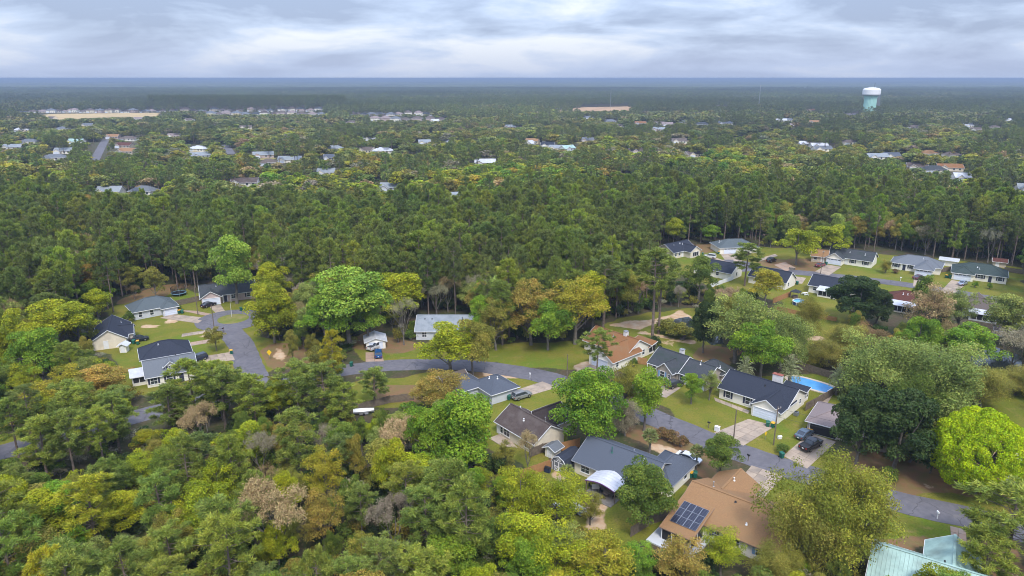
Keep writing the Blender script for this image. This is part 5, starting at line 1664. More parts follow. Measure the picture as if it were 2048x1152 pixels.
for u, v, m_, lb in ((1417, 856, 'black', 'black mailbox on the lawn edge of the navy-roofed house'), (1874, 1038, 'white', 'white mailbox on the verge above the mint roof'), (1496, 922, 'black', 'black mailbox below the street, left of the concrete driveway'),
                     (447, 665, 'black', 'dark mailbox where the small tree stands by the cul-de-sac'), (1460, 541, 'white', 'white mailbox below the upper turning circle'), (1801, 562, 'white', 'white mailbox on the upper street lawn'), (1060, 757, 'white', 'white mailbox on the street right of the small white house')):
    mailbox(u, v, m_, lb, random.uniform(-60, 60))
x, y = G(464, 636)
fp = tag(empty('flagpole', (x, y, 0.2)), 'thin white flagpole on the grass island', 'flagpole')
MB().tube([(0, 0, 0), (0, 0, 4.8)], [.05, .03], 6).build('pole', M['white'], fp)
MB().lathe([(0.01, 4.78), (.08, 4.85), (.01, 4.93)], 8).build('finial', M['yellow'], fp)


# ------------------------------------------------------------------ fences of separate boards, kept joined: each board is a few pixels wide
def fence(pts, h, mat, label, gap=0.02, bw=0.145, rail_only=False):
    P = [np.array(p) for p in GP(pts)]
    root = tag(empty('fence', (P[0][0], P[0][1], 0)), label, 'fence')
    bd, rl = MB(), MB()
    for a, b in zip(P, P[1:]):
        L_ = np.linalg.norm(b - a)
        d = (b - a) / L_
        n = np.array((-d[1], d[0]))
        q = lambda s, z, o=0.0: (*(a - P[0] + d * s + n * o), z)
        if not rail_only:
            s = 0.0
            while s < L_:
                e = min(s + bw, L_)
                hh = h + random.uniform(-.04, .03)
                bd.bar(q((s + e) / 2, 0.03), q((s + e) / 2 + random.uniform(-.01, .01), hh), (e - s) * .98, 0.022) if False else bd.add(
                    [q(s, .03, -.012), q(e, .03, -.012), q(e, .03, .012), q(s, .03, .012), q(s, hh, -.012), q(e, hh, -.012), q(e, hh, .012), q(s, hh, .012)],
                    [(4, 5, 6, 7), (0, 1, 5, 4), (1, 2, 6, 5), (2, 3, 7, 6), (3, 0, 4, 7)])
                s = e + gap
        for z in ((.35, h - .3) if not rail_only else (.3, .65, 1.0)):
            rl.bar(q(0, z, .045), q(L_, z, .045), 0.04, 0.09)
        k = max(1, int(L_ / 2.4))
        for i in range(k + 1):
            c = q(L_ * i / k, 0, .08)
            MB().box(-.05, .05, -.05, .05, 0, h + .05).build('post', M[mat], root, c)
    if not rail_only: tag(bd.build('boards', M[mat], root), kind='stuff')
    rl.build('rails', M[mat], root)


fence([(1596, 737), (1664, 758)], 1.8, 'wood', 'weathered board fence behind the swimming pool')
fence([(1692, 774), (1645, 803), (1610, 822)], 1.8, 'wood', 'weathered board fence between pool yard and mauve-roofed house')
fence([(1040, 958), (1070, 948), (1103, 936)], 1.8, 'wood_new', 'new orange board fence left of the barn-shaped shed')
fence([(1112, 905), (1160, 893)], 1.8, 'wood_new', 'orange board fence behind the barn-shaped shed')
fence([(1060, 915), (1085, 905), (1112, 898)], 1.8, 'wood', 'dark board fence between the brown-roofed house and the barn-shaped shed')
fence([(1262, 1074), (1300, 1050), (1345, 1035)], 1.8, 'wood', 'grey board fence left of the solar porch')
fence([(352, 612), (404, 601)], 1.7, 'wood', 'grey board fence left of the pink brick house')
fence([(1546, 607), (1582, 592)], 1.7, 'wood_new', 'orange board fence left of the round garden pool')
fence([(1553, 620), (1600, 631), (1655, 640), (1672, 643)], 1.3, 'wood_new', 'picket fence below the round garden pool')
fence([(716, 822), (780, 806), (828, 800)], 1.7, 'wood', 'dark board fence across the back of the bare lot')
fence([(232, 752), (270, 742)], 1.1, 'wood_new', 'rail fence left of the side porch', rail_only=True)
fence([(1883, 545), (1905, 541)], 1.7, 'wood', 'board fence between grey and green hip roofs')
fence([(1275, 728), (1293, 730)], 1.8, 'wood_new', 'short orange fence between the orange roof and the stone house')
fence([(1418, 577), (1448, 566), (1466, 560)], 1.4, 'white', 'white fence below the upper turning circle')
fence([(1960, 655), (2010, 662)], 1.5, 'wood', 'board fence below the taupe-roofed house')
fence([(2008, 543), (2048, 549)], 1.7, 'wood', 'board fence right of the green hip roof')


# ------------------------------------------------------------------ swimming pool
def swimming_pool():
    c = np.array(G(1622, 769))
    root = tag(empty('swimming_pool', (c[0], c[1], 0), RAD(-47)), 'in-ground swimming pool with pale rim behind the navy roof', 'swimming pool')
    def outline(a, b, n=40):
        out = []
        for k in range(n):
            t = 2 * PI * k / n
            x = math.copysign(abs(math.cos(t)) ** 0.75, math.cos(t)) * a
            y = math.copysign(abs(math.sin(t)) ** 0.8, math.sin(t)) * b * (1 + 0.08 * x / a)
            out.append((x, y))
        return out
    o, i = outline(6.0, 3.0), outline(5.3, 2.35)
    n = len(o)
    MB().add([(x, y, .16) for x, y in o] + [(x, y, .16) for x, y in i] + [(x, y, 0) for x, y in o] + [(x, y, .02) for x, y in i],
             [(k, (k + 1) % n, n + (k + 1) % n, n + k) for k in range(n)] + [(k, 2 * n + k, 2 * n + (k + 1) % n, (k + 1) % n) for k in range(n)] + [(n + k, n + (k + 1) % n, 3 * n + (k + 1) % n, 3 * n + k) for k in range(n)]
             ).build('coping', pbr('coping', (0.62, 0.52, 0.42), .8, c2=(.52, .43, .35)), root)
    tl = MB()
    tl.add([(x, y, .15) for x, y in i] + [(x * 1.001, y * 1.001, .05) for x, y in i], [(k, (k + 1) % n, n + (k + 1) % n, n + k) for k in range(n)])
    tl.build('tile_band', pbr('pool_tile', (0.03, 0.1, 0.36), .3), root)
    MB().add([(x * .998, y * .998, .085) for x, y in i], [tuple(range(n))]).build('water', pbr('pool_water', (0.09, 0.33, 0.72), .05, spec=.6, c2=(0.13, 0.4, 0.76), scale=.5, bump=.05, bscale=2.0), root)
    for k in range(3): MB().box(4.0 + k * .32, 4.3 + k * .32, -1.0, 1.0, .03, .1 + .02 * k).build('step', M['white'], root)
    q = GP([(1640, 790), (1668, 786), (1640, 830), (1628, 806)])
    flat('patio', q, 0.05, M['concrete'])


swimming_pool()


def garden_pool():
    x, y = G(1601, 609)
    root = tag(empty('garden_pool', (x, y, 0)), 'round above-ground pool with blue water and white rim', 'swimming pool')
    r = 2.3
    MB().lathe([(r, 0), (r, 1.05), (r - .05, 1.05), (r - .05, .3)], 28).build('pool_wall', pbr('pool_wall', (0.04, 0.07, 0.2), .5), root)
    MB().lathe([(r - .12, 1.05), (r - .12, 1.12), (r + .12, 1.12), (r + .12, 1.04)], 28).build('rim', M['white'], root)
    MB().add([((r - .1) * math.cos(2 * PI * k / 28), (r - .1) * math.sin(2 * PI * k / 28), .9) for k in range(28)], [tuple(range(28))]).build('water', pbr('pool_water2', (0.13, 0.45, 0.72), .08, spec=.6), root)
    for k in range(10):
        a = 2 * PI * k / 10
        MB().box(-.06, .06, -.05, .05, 0, 1.05).build('upright', M['white'], root, ((r + .06) * math.cos(a), (r + .06) * math.sin(a), 0), a)
    ld = MB()
    for s in (-.25, .25): ld.bar((r + .9, s, 0), (r, s, 1.5), .05, .05)
    for k in range(4): ld.bar((r + .75 - k * .22, -.25, .25 + k * .35), (r + .75 - k * .22, .25, .25 + k * .35), .08, .04)
    ld.build('ladder', M['white'], root)


garden_pool()


def trampoline():
    x, y = G(358, 590)
    root = tag(empty('trampoline', (x, y, 0)), 'round trampoline with dark safety net and blue pad at the wood edge', 'trampoline')
    r = 2.3
    MB().lathe([(.01, .86), (r - .35, .86), (r - .35, .84), (.01, .84)], 24).build('jumping_mat', M['black'], root)
    MB().lathe([(r - .36, .9), (r, .9), (r, .82), (r - .36, .82), (r - .36, .9)], 24).build('pad', pbr('tramp_blue', (0.2, 0.36, 0.46), .6), root)
    nt_ = MB()
    for k in range(32):                                # open netting: thin vertical cords and rings
        a = 2 * PI * k / 32
        nt_.bar((r * .95 * math.cos(a), r * .95 * math.sin(a), .9), (r * .95 * math.cos(a), r * .95 * math.sin(a), 2.65), .05, .05)
    for z in [1.0 + .16 * k for k in range(11)]:
        nt_.lathe([(r * .95, z), (r * .95, z + .05)], 24)
    tag(nt_.build('safety_net', M['black'], root), kind='stuff')
    for k in range(6):
        a = 2 * PI * k / 6
        MB().tube([((r + .06) * math.cos(a), (r + .06) * math.sin(a), 0), ((r + .06) * math.cos(a), (r + .06) * math.sin(a), 2.75)], .035, 6).build('pole', M['metal'], root)


trampoline()


# ------------------------------------------------------------------ garden and roadside things
def ac_unit(u, v, label, rz=0):
    x, y = G(u, v)
    root = tag(empty('air_conditioner', (x, y, 0), RAD(rz)), label, 'air conditioner')
    MB().box(-.4, .4, -.4, .4, .06, .85).build('casing', pbr('ac_grey', (0.17, 0.2, 0.24), .6), root)
    g_ = MB()
    for k in range(8): g_.box(-.42, .42, -.43, -.4, .14 + k * .085, .18 + k * .085)
    g_.build('grille', M['metal'], root)
    MB().lathe([(.3, .852), (.3, .9), (.05, .92)], 14).build('fan_guard', M['black'], root)


ac_unit(1592, 831, 'grey air conditioner at the right wall under the navy roof', -43)
ac_unit(980, 816, 'grey air conditioner at the left corner of the small white house', 36)
ac_unit(1410, 772, 'dark air conditioner right of the stone house garage', -47)


def covered_boat(u, v, yaw, L_, label):
    x, y = G(u, v)
    root = tag(empty('covered_boat', (x, y, 0), RAD(yaw)), label, 'boat')
    st = []
    for i in range(9):
        t = i / 8
        w = L_ * .17 * math.sin(PI * min(1, t * .62 + .3)) ** .8
        st.append((L_ * (t - .5), [(-w * .5, .35 + .25 * t ** 3), (w * .5, .35 + .25 * t ** 3), (w, .85), (w * .6, 1.15), (0, 1.3 - .2 * abs(t - .45)), (-w * .6, 1.15), (-w, .85)]))
    obj('hull_cover', loft(st, 'hull_cover', M['white']), root)
    MB().bar((-L_ * .4, 0, .3), (L_ * .62, 0, .42), .12, .1).box(-.9, .9, -.75, .75, .22, .34).build('trailer', M['metal'], root)
    for s in (-1, 1): MB().tube([(0, s * .8 - .08, .26), (0, s * .8 + .08, .26)], .26, 10).build('wheel', M['rubber'], root)


covered_boat(1160, 1026, -52, 4.6, 'white covered boat in the garden below the carport')
covered_boat(1128, 1022, -20, 3.4, 'small white covered boat left of the larger one')
covered_boat(728, 828, 10, 4.2, 'white covered boat behind the fence of the bare lot')


def patio_set():
    r0 = CP_ROOT
    def put(dx, dy):
        a = RAD(-39)
        return CPX + dx * math.cos(a) - dy * math.sin(a), CPY + dx * math.sin(a) + dy * math.cos(a)
    x, y = put(-3.2, 1.4)
    t = tag(empty('garden_table', (x, y, .08)), 'pale square garden table under the carport', 'table')
    MB().box(-.6, .6, -.6, .6, .7, .76).build('table_top', pbr('stone_top', (0.45, .43, .4)), t)
    for sx in (-1, 1):
        for sy in (-1, 1): MB().box(sx * .5 - .04, sx * .5 + .04, sy * .5 - .04, sy * .5 + .04, 0, .7).build('leg', M['metal'], t)
    x, y = put(-0.8, 1.2)
    t = tag(empty('garden_table', (x, y, .08)), 'round dark garden table under the carport', 'table')
    MB().lathe([(.01, .74), (.7, .74), (.7, .7), (.05, .68), (.05, .05), (.3, 0)], 18).build('table_top', M['wood'], t)
    for i, (dx, dy, rz) in enumerate(((-2.0, 1.3, 90), (-.8, .1, 180), (.5, 1.3, -90), (-4.2, 1.4, 90))):
        x, y = put(dx, dy)
        c = tag(empty('garden_chair', (x, y, .08), RAD(rz - 39)), ('dark garden chair between the two tables under the carport', 'dark garden chair at the open edge of the carport', 'dark garden chair right of the round table', 'dark garden chair at the left post of the carport')[i], 'chair')
        MB().box(-.25, .25, -.25, .25, .4, .46).build('seat', M['black'], c)
        MB().box(-.25, .25, .2, .26, .46, .95).build('backrest', M['black'], c)
        for sx in (-1, 1):
            for sy in (-1, 1): MB().box(sx * .22 - .02, sx * .22 + .02, sy * .22 - .02, sy * .22 + .02, 0, .4).build('leg', M['black'], c)


patio_set()
x, y = G(1349, 1078)
s_ = tag(empty('garden_sofa', (x, y, .22), RAD(-39.5)), 'beige sofa on the deck of the solar porch', 'sofa')
cu = pbr('cushion', (0.42, 0.33, 0.22), .9)
MB().box(-.85, .85, -.4, .4, .1, .42).build('seat', cu, s_)
MB().box(-.85, .85, .25, .42, .42, .85).build('backrest', cu, s_)
for k in (-1, 1): MB().box(k * .92 - .1, k * .92 + .1, -.42, .42, .1, .62).build('armrest', cu, s_)
x, y = G(1095, 944)
g_ = tag(empty('grill', (x, y, 0), RAD(-30)), 'dark covered grill in front of the barn-shaped shed', 'grill')
MB().box(-.5, .5, -.3, .3, .0, .8).build('cabinet', pbr('cover_blue', (0.02, .03, .07), .8), g_)
MB().add(*sweep_profile([(-.3, .8), (-.2, 1.05), (.2, 1.05), (.3, .8)], .1, -.5, .5, False)).build('hood', M['black'], g_)
x, y = G(1617, 864)
g_ = tag(empty('ride_on_mower', (x, y, .06), RAD(-50)), 'yellow ride-on mower in the open garage under the mauve roof', 'mower')
MB().box(-.2, .75, -.3, .3, .3, .75).box(-.75, .0, -.45, .45, .2, .42).build('body', M['bin_yellow'], g_)
MB().box(-.5, -.1, -.2, .2, .5, .6).box(-.55, -.45, -.2, .2, .6, .95).build('seat', M['black'], g_)
for sx, rr in ((-.5, .26), (.6, .18)):
    for sy in (-1, 1): MB().tube([(sx, sy * .45 - .08, rr), (sx, sy * .45 + .08, rr)], rr, 10).build('wheel', M['rubber'], g_)
x, y = G(1434, 862)
g_ = tag(empty('meter_box', (x, y, 0), RAD(-43)), 'white utility box beside the driveway entrance', 'utility box')
MB().box(-.45, .45, -.3, .3, 0, .95).build('cabinet', M['white'], g_)
MB().box(-.5, .5, -.35, .35, .952, 1.02).build('lid', M['white'], g_)
x, y = G(1559, 877)
g_ = tag(empty('meter_box', (x, y, 0), RAD(10)), 'small white utility box on the lawn between the two driveways', 'utility box')
MB().box(-.35, .35, -.25, .25, 0, .5).build('cabinet', M['white'], g_)
MB().add(*sweep_profile([(-.28, .5), (0, .62), (.28, .5)], .06, -.38, .38, False)).build('lid', M['white'], g_)
x, y = G(1590, 596)
g_ = tag(empty('hot_tub_gazebo', (x, y, 0), RAD(-40)), 'dark-roofed wooden gazebo behind the round garden pool', 'gazebo')
for sx in (-1, 1):
    for sy in (-1, 1): MB().box(sx * 1.1 - .06, sx * 1.1 + .06, sy * 1.1 - .06, sy * 1.1 + .06, 0, 2.1).build('post', M['wood'], g_)
MB().add([(-1.4, -1.4, 2.1), (1.4, -1.4, 2.1), (1.4, 1.4, 2.1), (-1.4, 1.4, 2.1), (0, 0, 2.9)], [(0, 1, 4), (1, 2, 4), (2, 3, 4), (3, 0, 4), (3, 2, 1, 0)]).build('roof', M['black'], g_)
MB().lathe([(.9, 0), (.9, .85), (.01, .9)], 16).build('tub', M['wood'], g_)
x, y = G(1610, 590)
g_ = tag(empty('picnic_table', (x, y, 0), RAD(20)), 'white picnic table between the gazebo and the white porch', 'table')
MB().box(-.9, .9, -.4, .4, .7, .76).build('table_top', M['white'], g_)
for s in (-1, 1):
    MB().box(-.9, .9, s * .75 - .13, s * .75 + .13, .42, .47).build('bench', M['white'], g_)
    MB().bar((s * .65, -.8, 0), (s * .65, .0, .72), .08, .08).bar((s * .65, .8, 0), (s * .65, 0, .72), .08, .08).build('leg', M['white'], g_)
x, y = G(1624, 536)
g_ = tag(empty('wood_pile', (x - 8, y - 2, 0), RAD(-30)), 'pile of sawn logs under the yellow-green tree on the upper street', 'log pile')
for k in range(7):
    for j in range(3 - k // 3):
        MB().tube([(-.9 + random.uniform(-.2, .2), .28 * k - .8 + .14 * j, .14 + .24 * j), (.9 + random.uniform(-.2, .2), .28 * k - .8 + .14 * j, .14 + .24 * j)], .13, 7).build('log', M['bark_grey'], g_)
x, y = G(2024, 984)
g_ = tag(empty('covered_trailer', (x, y, 0), RAD(-20)), 'dark tarpaulin-covered trailer by the pale blue workshop', 'trailer')
obj('tarpaulin', loft([(-1.6, [(-.7, .4), (.7, .4), (.75, .9), (0, 1.05), (-.75, .9)]), (0, [(-.85, .35), (.85, .35), (.9, 1.2), (0, 1.5), (-.9, 1.2)]), (1.6, [(-.6, .4), (.6, .4), (.65, .8), (0, .95), (-.65, .8)])], 'tarpaulin', pbr('tarp_dark', (0.05, .055, .075), .6)), g_)
MB().box(-1.5, 2.3, -.1, .1, .3, .38).build('drawbar', M['metal'], g_)
for s in (-1, 1): MB().tube([(0, s * .85 - .09, .3), (0, s * .85 + .09, .3)], .3, 10).build('wheel', M['rubber'], g_)


# ------------------------------------------------------------------ water tower and masts far off
def water_tower():
    d = 1280.0
    x = (1743 - 1024) / FOCAL * (d * CP + 25 * SP)
    y = d
    root = tag(empty('water_tower', (x, y, 0)), 'white and mint green water tower rising over the far trees', 'water tower')
    aq = pbr('tower_mint', (0.36, 0.62, 0.55), .5, c2=(.32, .57, .5), scale=.1)
    wt = pbr('tower_white', (0.8, 0.8, 0.82), .45)
    n = 28
    fl = MB()                                           # fluted column
    prof = [(11.6, 0), (11.0, 6), (10.4, 18), (10.2, 30), (10.8, 34), (12.4, 36.5)]
    vs = []
    for r, z in prof:
        for k in range(n * 2):
            a = 2 * PI * k / (n * 2)
            rr = r * (1.0 if k % 2 else 0.955)
            vs.append((rr * math.cos(a), rr * math.sin(a), z))
    m = n * 2
    fl.add(vs, [(i * m + k, i * m + (k + 1) % m, (i + 1) * m + (k + 1) % m, (i + 1) * m + k) for i in range(len(prof) - 1) for k in range(m)])
    fl.build('column', aq, root)
    MB().lathe([(12.2, 36.2), (14.2, 37.2), (14.4, 38.2)], 40).build('collar', pbr('tower_grey', (0.4, 0.42, 0.45), .6), root)
    MB().lathe([(14.45, 38.0), (14.7, 39.0), (14.7, 46.0), (14.2, 47.2), (11.0, 48.9), (6, 49.8), (.1, 50.2)], 40).build('tank', wt, root)
    hb = MB()
    for k in range(20):
        a = 2 * PI * k / 20
        hb.bar((5.5 * math.cos(a), 5.5 * math.sin(a), 49.6), (5.5 * math.cos(a), 5.5 * math.sin(a), 51), .12, .12)
    hb.lathe([(5.5, 50.9), (5.5, 51.05)], 24)
    hb.build('handrail', wt, root)
    MB().bar((4, 0, 49.6), (4, 0, 58), .5, .5).bar((4, -3, 57.6), (4, 3, 57.6), .4, .4).build('antenna', pbr('mast_dark', (.12, .13, .15), .6), root)
    MB().box(-2.2, 2.2, -11.9, -11.2, 0, 5).build('door', pbr('tower_door', (.25, .45, .42), .5), root)


water_tower()


def mast(u, d, h, label):
    x = (u - 1024) / FOCAL * (d * CP + 30 * SP)
    root = tag(empty('radio_mast', (x, d, 0)), label, 'mast')
    mb = MB()
    for k in range(3):
        a = 2 * PI * k / 3
        mb.bar((.9 * math.cos(a), .9 * math.sin(a), 0), (.5 * math.cos(a), .5 * math.sin(a), h), .22, .22)
    for i in range(int(h / 2)):
        a = 2 * PI * (i % 3) / 3; b = a + 2 * PI / 3
        mb.bar((.85 * math.cos(a), .85 * math.sin(a), i * 2), (.85 * math.cos(b), .85 * math.sin(b), i * 2 + 2), .14, .14)
    mb.build('lattice', M['metal'], root)
    MB().bar((0, 0, h), (0, 0, h + 4), .15, .15).build('antenna', M['metal'], root)


mast(1520, 1500, 52, 'thin lattice radio mast left of the water tower')
mast(1222, 1600, 40, 'low lattice radio mast above the clay field')


# ------------------------------------------------------------------ houses far off between the trees: same builder, fewer parts
FAR_BOX = []          # (u0, u1, v0, v1) rows kept clear of tree tops


def far_house(u, v, L_, yaw, roof, wall, label, group=None, depth=8.5, h=2.7, rise=2.4, hip=False, garage=True, clear=True):
    x, y = G(u, v)
    w = [(0, L_, 0, depth, h, 'hx' if hip else 'gx', rise)]
    f = [('win', 0, 'F', L_ * .62, dict(w=1.4, h=1.4)), ('win', 0, 'F', L_ * .85, dict(w=1.4, h=1.4))]
    if garage:
        w.append((0.3, min(5.8, L_ * .45), -2.4, depth * .5, h, 'hy' if hip else 'gy', rise * .72))
        f.append(('gar', 1, 'F', (0.3 + min(5.8, L_ * .45)) / 2, dict(w=min(4.4, L_ * .32))))
    house(label, (x, y), yaw, w, roof, wall, f, group=group, cap=False)
    if clear:
        a = RAD(yaw)
        us, vs_ = [], []
        for lx, ly, lz in ((0, 0, .8), (L_, 0, .8), (0, 0, h + rise * .6), (L_, 0, h + rise * .6), (L_ / 2, depth / 2, h + rise), (0, depth / 2, h), (L_, depth / 2, h)):
            pu, pv, _ = proj(x + lx * math.cos(a) - ly * math.sin(a), y + lx * math.sin(a) + ly * math.cos(a), lz)
            us.append(pu); vs_.append(pv)
        FAR_BOX.append((min(us), max(us), min(vs_), max(vs_)))


for u, v, L_, yaw, rf, wl, lb in (
        (193, 392, 13, 5, 'palegrey', 'white_siding', 'pale grey roof left of the white gable, beyond the left wood'), (262, 390, 13, -12, 'grey', 'white_siding', 'white gable with grey roof beyond the left wood'),
        (462, 374, 16, 8, 'brown', 'white_siding', 'white house with brown roof above the yellow trees on the left'), (556, 326, 18, 5, 'palegrey', 'white_siding', 'pale-roofed house among the trees left of centre, near the second far road'),
        (384, 318, 15, 35, 'palegrey', 'grey_siding', 'grey house left of the second far road'), (85, 322, 17, 12, 'grey', 'white_siding', 'long grey roof left of the first far road'), (108, 308, 14, 10, 'palegrey', 'white_siding', 'pale roof left of the first far road'),
        (135, 288, 15, 0, 'mint', 'white_siding', 'mint roof left of the first far road'), (240, 282, 17, -8, 'taupe', 'white_siding', 'white gable right of the first far road, farthest'), (232, 296, 15, -10, 'redbrown', 'tan_siding', 'maroon roof right of the first far road'),
        (236, 308, 15, -10, 'tan', 'tan_siding', 'tan roof right of the first far road, nearest'), (212, 278, 13, 5, 'tan', 'pink_brick', 'pink brick house at the end of the first far road'),
        (648, 322, 8, 10, 'slate', 'grey_siding', 'small blue house among pines left of centre'), (634, 352, 12, 0, 'palegrey', 'white_siding', 'white wall among pines left of centre'), (760, 384, 11, 0, 'palegrey', 'grey_siding', 'pale roof under the pines in the centre'),
        (950, 332, 16, 2, 'whitemetal', 'white_siding', 'white flat-looking roof above the bright green clump'), (728, 283, 13, 20, 'whitemetal', 'white_siding', 'white house in the far suburb left of centre'), (838, 290, 12, 10, 'palegrey', 'white_siding', 'white house in the far suburb at the centre'),
        (1062, 292, 10, 60, 'whitemetal', 'white_siding', 'white gable in the far suburb right of centre'), (1082, 296, 13, 0, 'navy', 'white_siding', 'navy-roofed house beside the far white gable'), (1130, 303, 14, 40, 'mint', 'grey_siding', 'mint-roofed house right of the far navy roof'),
        (1600, 293, 9, 0, 'whitemetal', 'white_siding', 'small white house in the far suburb on the right'), (1624, 297, 16, 0, 'whitemetal', 'white_siding', 'long white roof in the far suburb on the right'), (1738, 320, 17, 3, 'palegrey', 'white_siding', 'grey-roofed house in the far suburb below the water tower'),
        (1770, 318, 13, 0, 'slate', 'white_siding', 'blue-roofed house in the far suburb below the water tower'), (1815, 340, 14, -12, 'brown', 'tan_siding', 'brown roof left of the orange one on the far right'), (1848, 346, 15, -12, 'charcoal', 'cream_siding', 'dark roof left of the orange one on the far right'),
        (1876, 342, 17, -12, 'orange', 'cream_siding', 'orange-roofed house on the far right'), (1910, 362, 10, -10, 'whitemetal', 'white_siding', 'white wall below the far orange roof'), (2036, 385, 12, -20, 'palegrey', 'white_siding', 'white roof at the right edge above the wood'),
        (1362, 248, 15, 5, 'grey', 'grey_siding', 'grey roof in the far right suburb, leftmost of its row'), (1438, 250, 20, 0, 'slate', 'grey_siding', 'slate roof in the far right suburb, second of its row'), (1392, 252, 18, 0, 'charcoal', 'grey_siding', 'dark roof between two grey ones in the far right suburb'),
        (1552, 244, 16, -12, 'whitemetal', 'white_siding', 'white gable in the far suburb left of the tower'), (1614, 223, 17, 0, 'orange', 'pink_brick', 'pinkish house in front of the tower, left'), (1695, 232, 15, 0, 'mauve', 'pink_brick', 'mauve roof at the foot of the tower'), (1432, 214, 26, 0, 'redbrown', 'pink_brick', 'long red roof on the far rise left of the tower'),
        (1930, 255, 14, 10, 'whitemetal', 'white_siding', 'white gable on the far right rise'), (1210, 246, 18, 8, 'grey', 'grey_siding', 'grey roof below the clay field, left'), (1270, 250, 16, -5, 'orange', 'pink_brick', 'orange roof below the clay field'), (1325, 252, 16, 5, 'mauve', 'pink_brick', 'mauve roof below the clay field, right'),
        (520, 332, 12, 10, 'taupe', 'tan_siding', 'taupe roof among the trees right of the second far road'), (5, 300, 16, 10, 'palegrey', 'white_siding', 'pale house at the left edge in the far suburb'), (40, 288, 16, 0, 'grey', 'white_siding', 'grey house at the left edge in the far suburb'),
        (905, 405, 9, 10, 'palegrey', 'white_siding', 'pale roof peeping out of the pines right of centre')):
    far_house(u, v, L_, yaw, rf, wl, lb, hip=rf in ('grey', 'taupe', 'charcoal'))
ORD = 'first second third fourth fifth sixth seventh eighth ninth tenth eleventh twelfth thirteenth fourteenth fifteenth sixteenth seventeenth'.split()
random.seed(21)
for row, (v0, n, u0, u1, gp) in enumerate(((226, 17, 30, 320, 'row behind the sand field'), (224, 16, 330, 640, 'far row right of the sand field'), (231, 13, 400, 640, 'nearer row right of the sand field'), (231, 10, 690, 870, 'far cluster above the centre'), (243, 7, 730, 880, 'nearer cluster above the centre'))):
    for k in range(n):
        u = u0 + (u1 - u0) * (k + random.uniform(.3, .7)) / n
        v = v0 - (k / n if row < 2 else 0) * 1.5 + random.uniform(-.6, .6)
        rf = random.choice(['taupe', 'mauve', 'brown', 'grey', 'taupe', 'charcoal'])
        wl = random.choice(['white_siding', 'tan_siding', 'pink_brick', 'cream_siding', 'white_siding'])
        far_house(u, v, random.uniform(13, 17), random.uniform(-15, 15), rf, wl, f'{ORD[k]} house from the left in the {gp}', 'distant houses in the ' + gp, depth=11, h=random.choice((2.8, 2.8, 5.2)), rise=3.2, hip=True)
# single roofs that show between the crowns of the far suburb
m_yard = pbr('far_yard', (0.2, 0.19, 0.05), .95, c2=(0.3, 0.24, 0.11), scale=.12, spec=.1)
AREAS = [('left edge of the far suburb', 0, 175), ('gap between the two far roads', 225, 430), ('trees right of the second far road', 470, 700), ('trees above the bright green clump', 700, 1180), ('suburb below the clay field', 1180, 1480), ('suburb left of the water tower', 1480, 1720), ('suburb right of the water tower', 1770, 2048)]
for nm, u0, u1 in AREAS:
    us = sorted(random.uniform(u0, u1) for _ in range(max(4, int((u1 - u0) / 46))))[:14]
    for k, u in enumerate(us):
        v = random.choice((random.uniform(238, 268), random.uniform(250, 318)))
        yw = random.uniform(-25, 25)
        rf = random.choice(['palegrey', 'taupe', 'grey', 'mauve', 'tan', 'whitemetal', 'taupe'])
        wl = random.choice(['white_siding', 'white_siding', 'cream_siding', 'pink_brick'])
        far_house(u, v, random.uniform(12, 17), yw, rf, wl, f'{ORD[k]} roof from the left among the {nm}' if 'trees' in nm else f'{ORD[k]} roof from the left in the {nm}', 'roofs in the ' + nm, hip=random.random() < .4)
        x, y = G(u, v)
        P = [(x + 12 * math.cos(2 * PI * q / 14) * random.uniform(.8, 1.3) + 6, y - 3 + 11 * math.sin(2 * PI * q / 14) * random.uniform(.8, 1.3)) for q in range(14)]
        flat('yard', P, 0.05, m_yard)
random.seed(5)

# ------------------------------------------------------------------ single trees one can pick out
N_PINE = N_BROAD = 0
FRONT_BOX = []        # picture boxes of these trees: no wood tree may stand before them
TAKEN = []            # ground spots (x, y, r) already used


def tree_at(key, u, vb, vt, wpx, tint, label, name=None, cat='tree', rz=None):
    """trunk foot at ground pixel (u, vb); height so that the top reaches row vt; width from its pixel width"""
    global N_PINE, N_BROAD
    x, y = G(u, vb)
    yy = -(vt - 576) / FOCAL
    z = CAM_H + (-SP + yy * CP) / (CP + yy * SP) * y
    h = max(1.0, z)
    depth = y * CP + (CAM_H - h / 2) * SP
    r = wpx / 2 * depth / FOCAL
    nm = name or ('pine_tree' if 'pine' in key else 'palm_tree' if key in ('sabal', 'pindo') else 'shrub' if key == 'shrub' else 'bare_tree' if 'bare' in key else 'broadleaf_tree')
    tree(key, x, y, h, r, jitter(TINT[tint], .05), nm, label, cat if key != 'shrub' else 'shrub', rz=rz)
    if 'pine' in key: N_PINE += 1
    else: N_BROAD += 1
    TAKEN.append((x, y, r))
    FRONT_BOX.append((u - wpx * .36, u + wpx * .36, vt + 4, vt + (vb - vt) * .62, y))


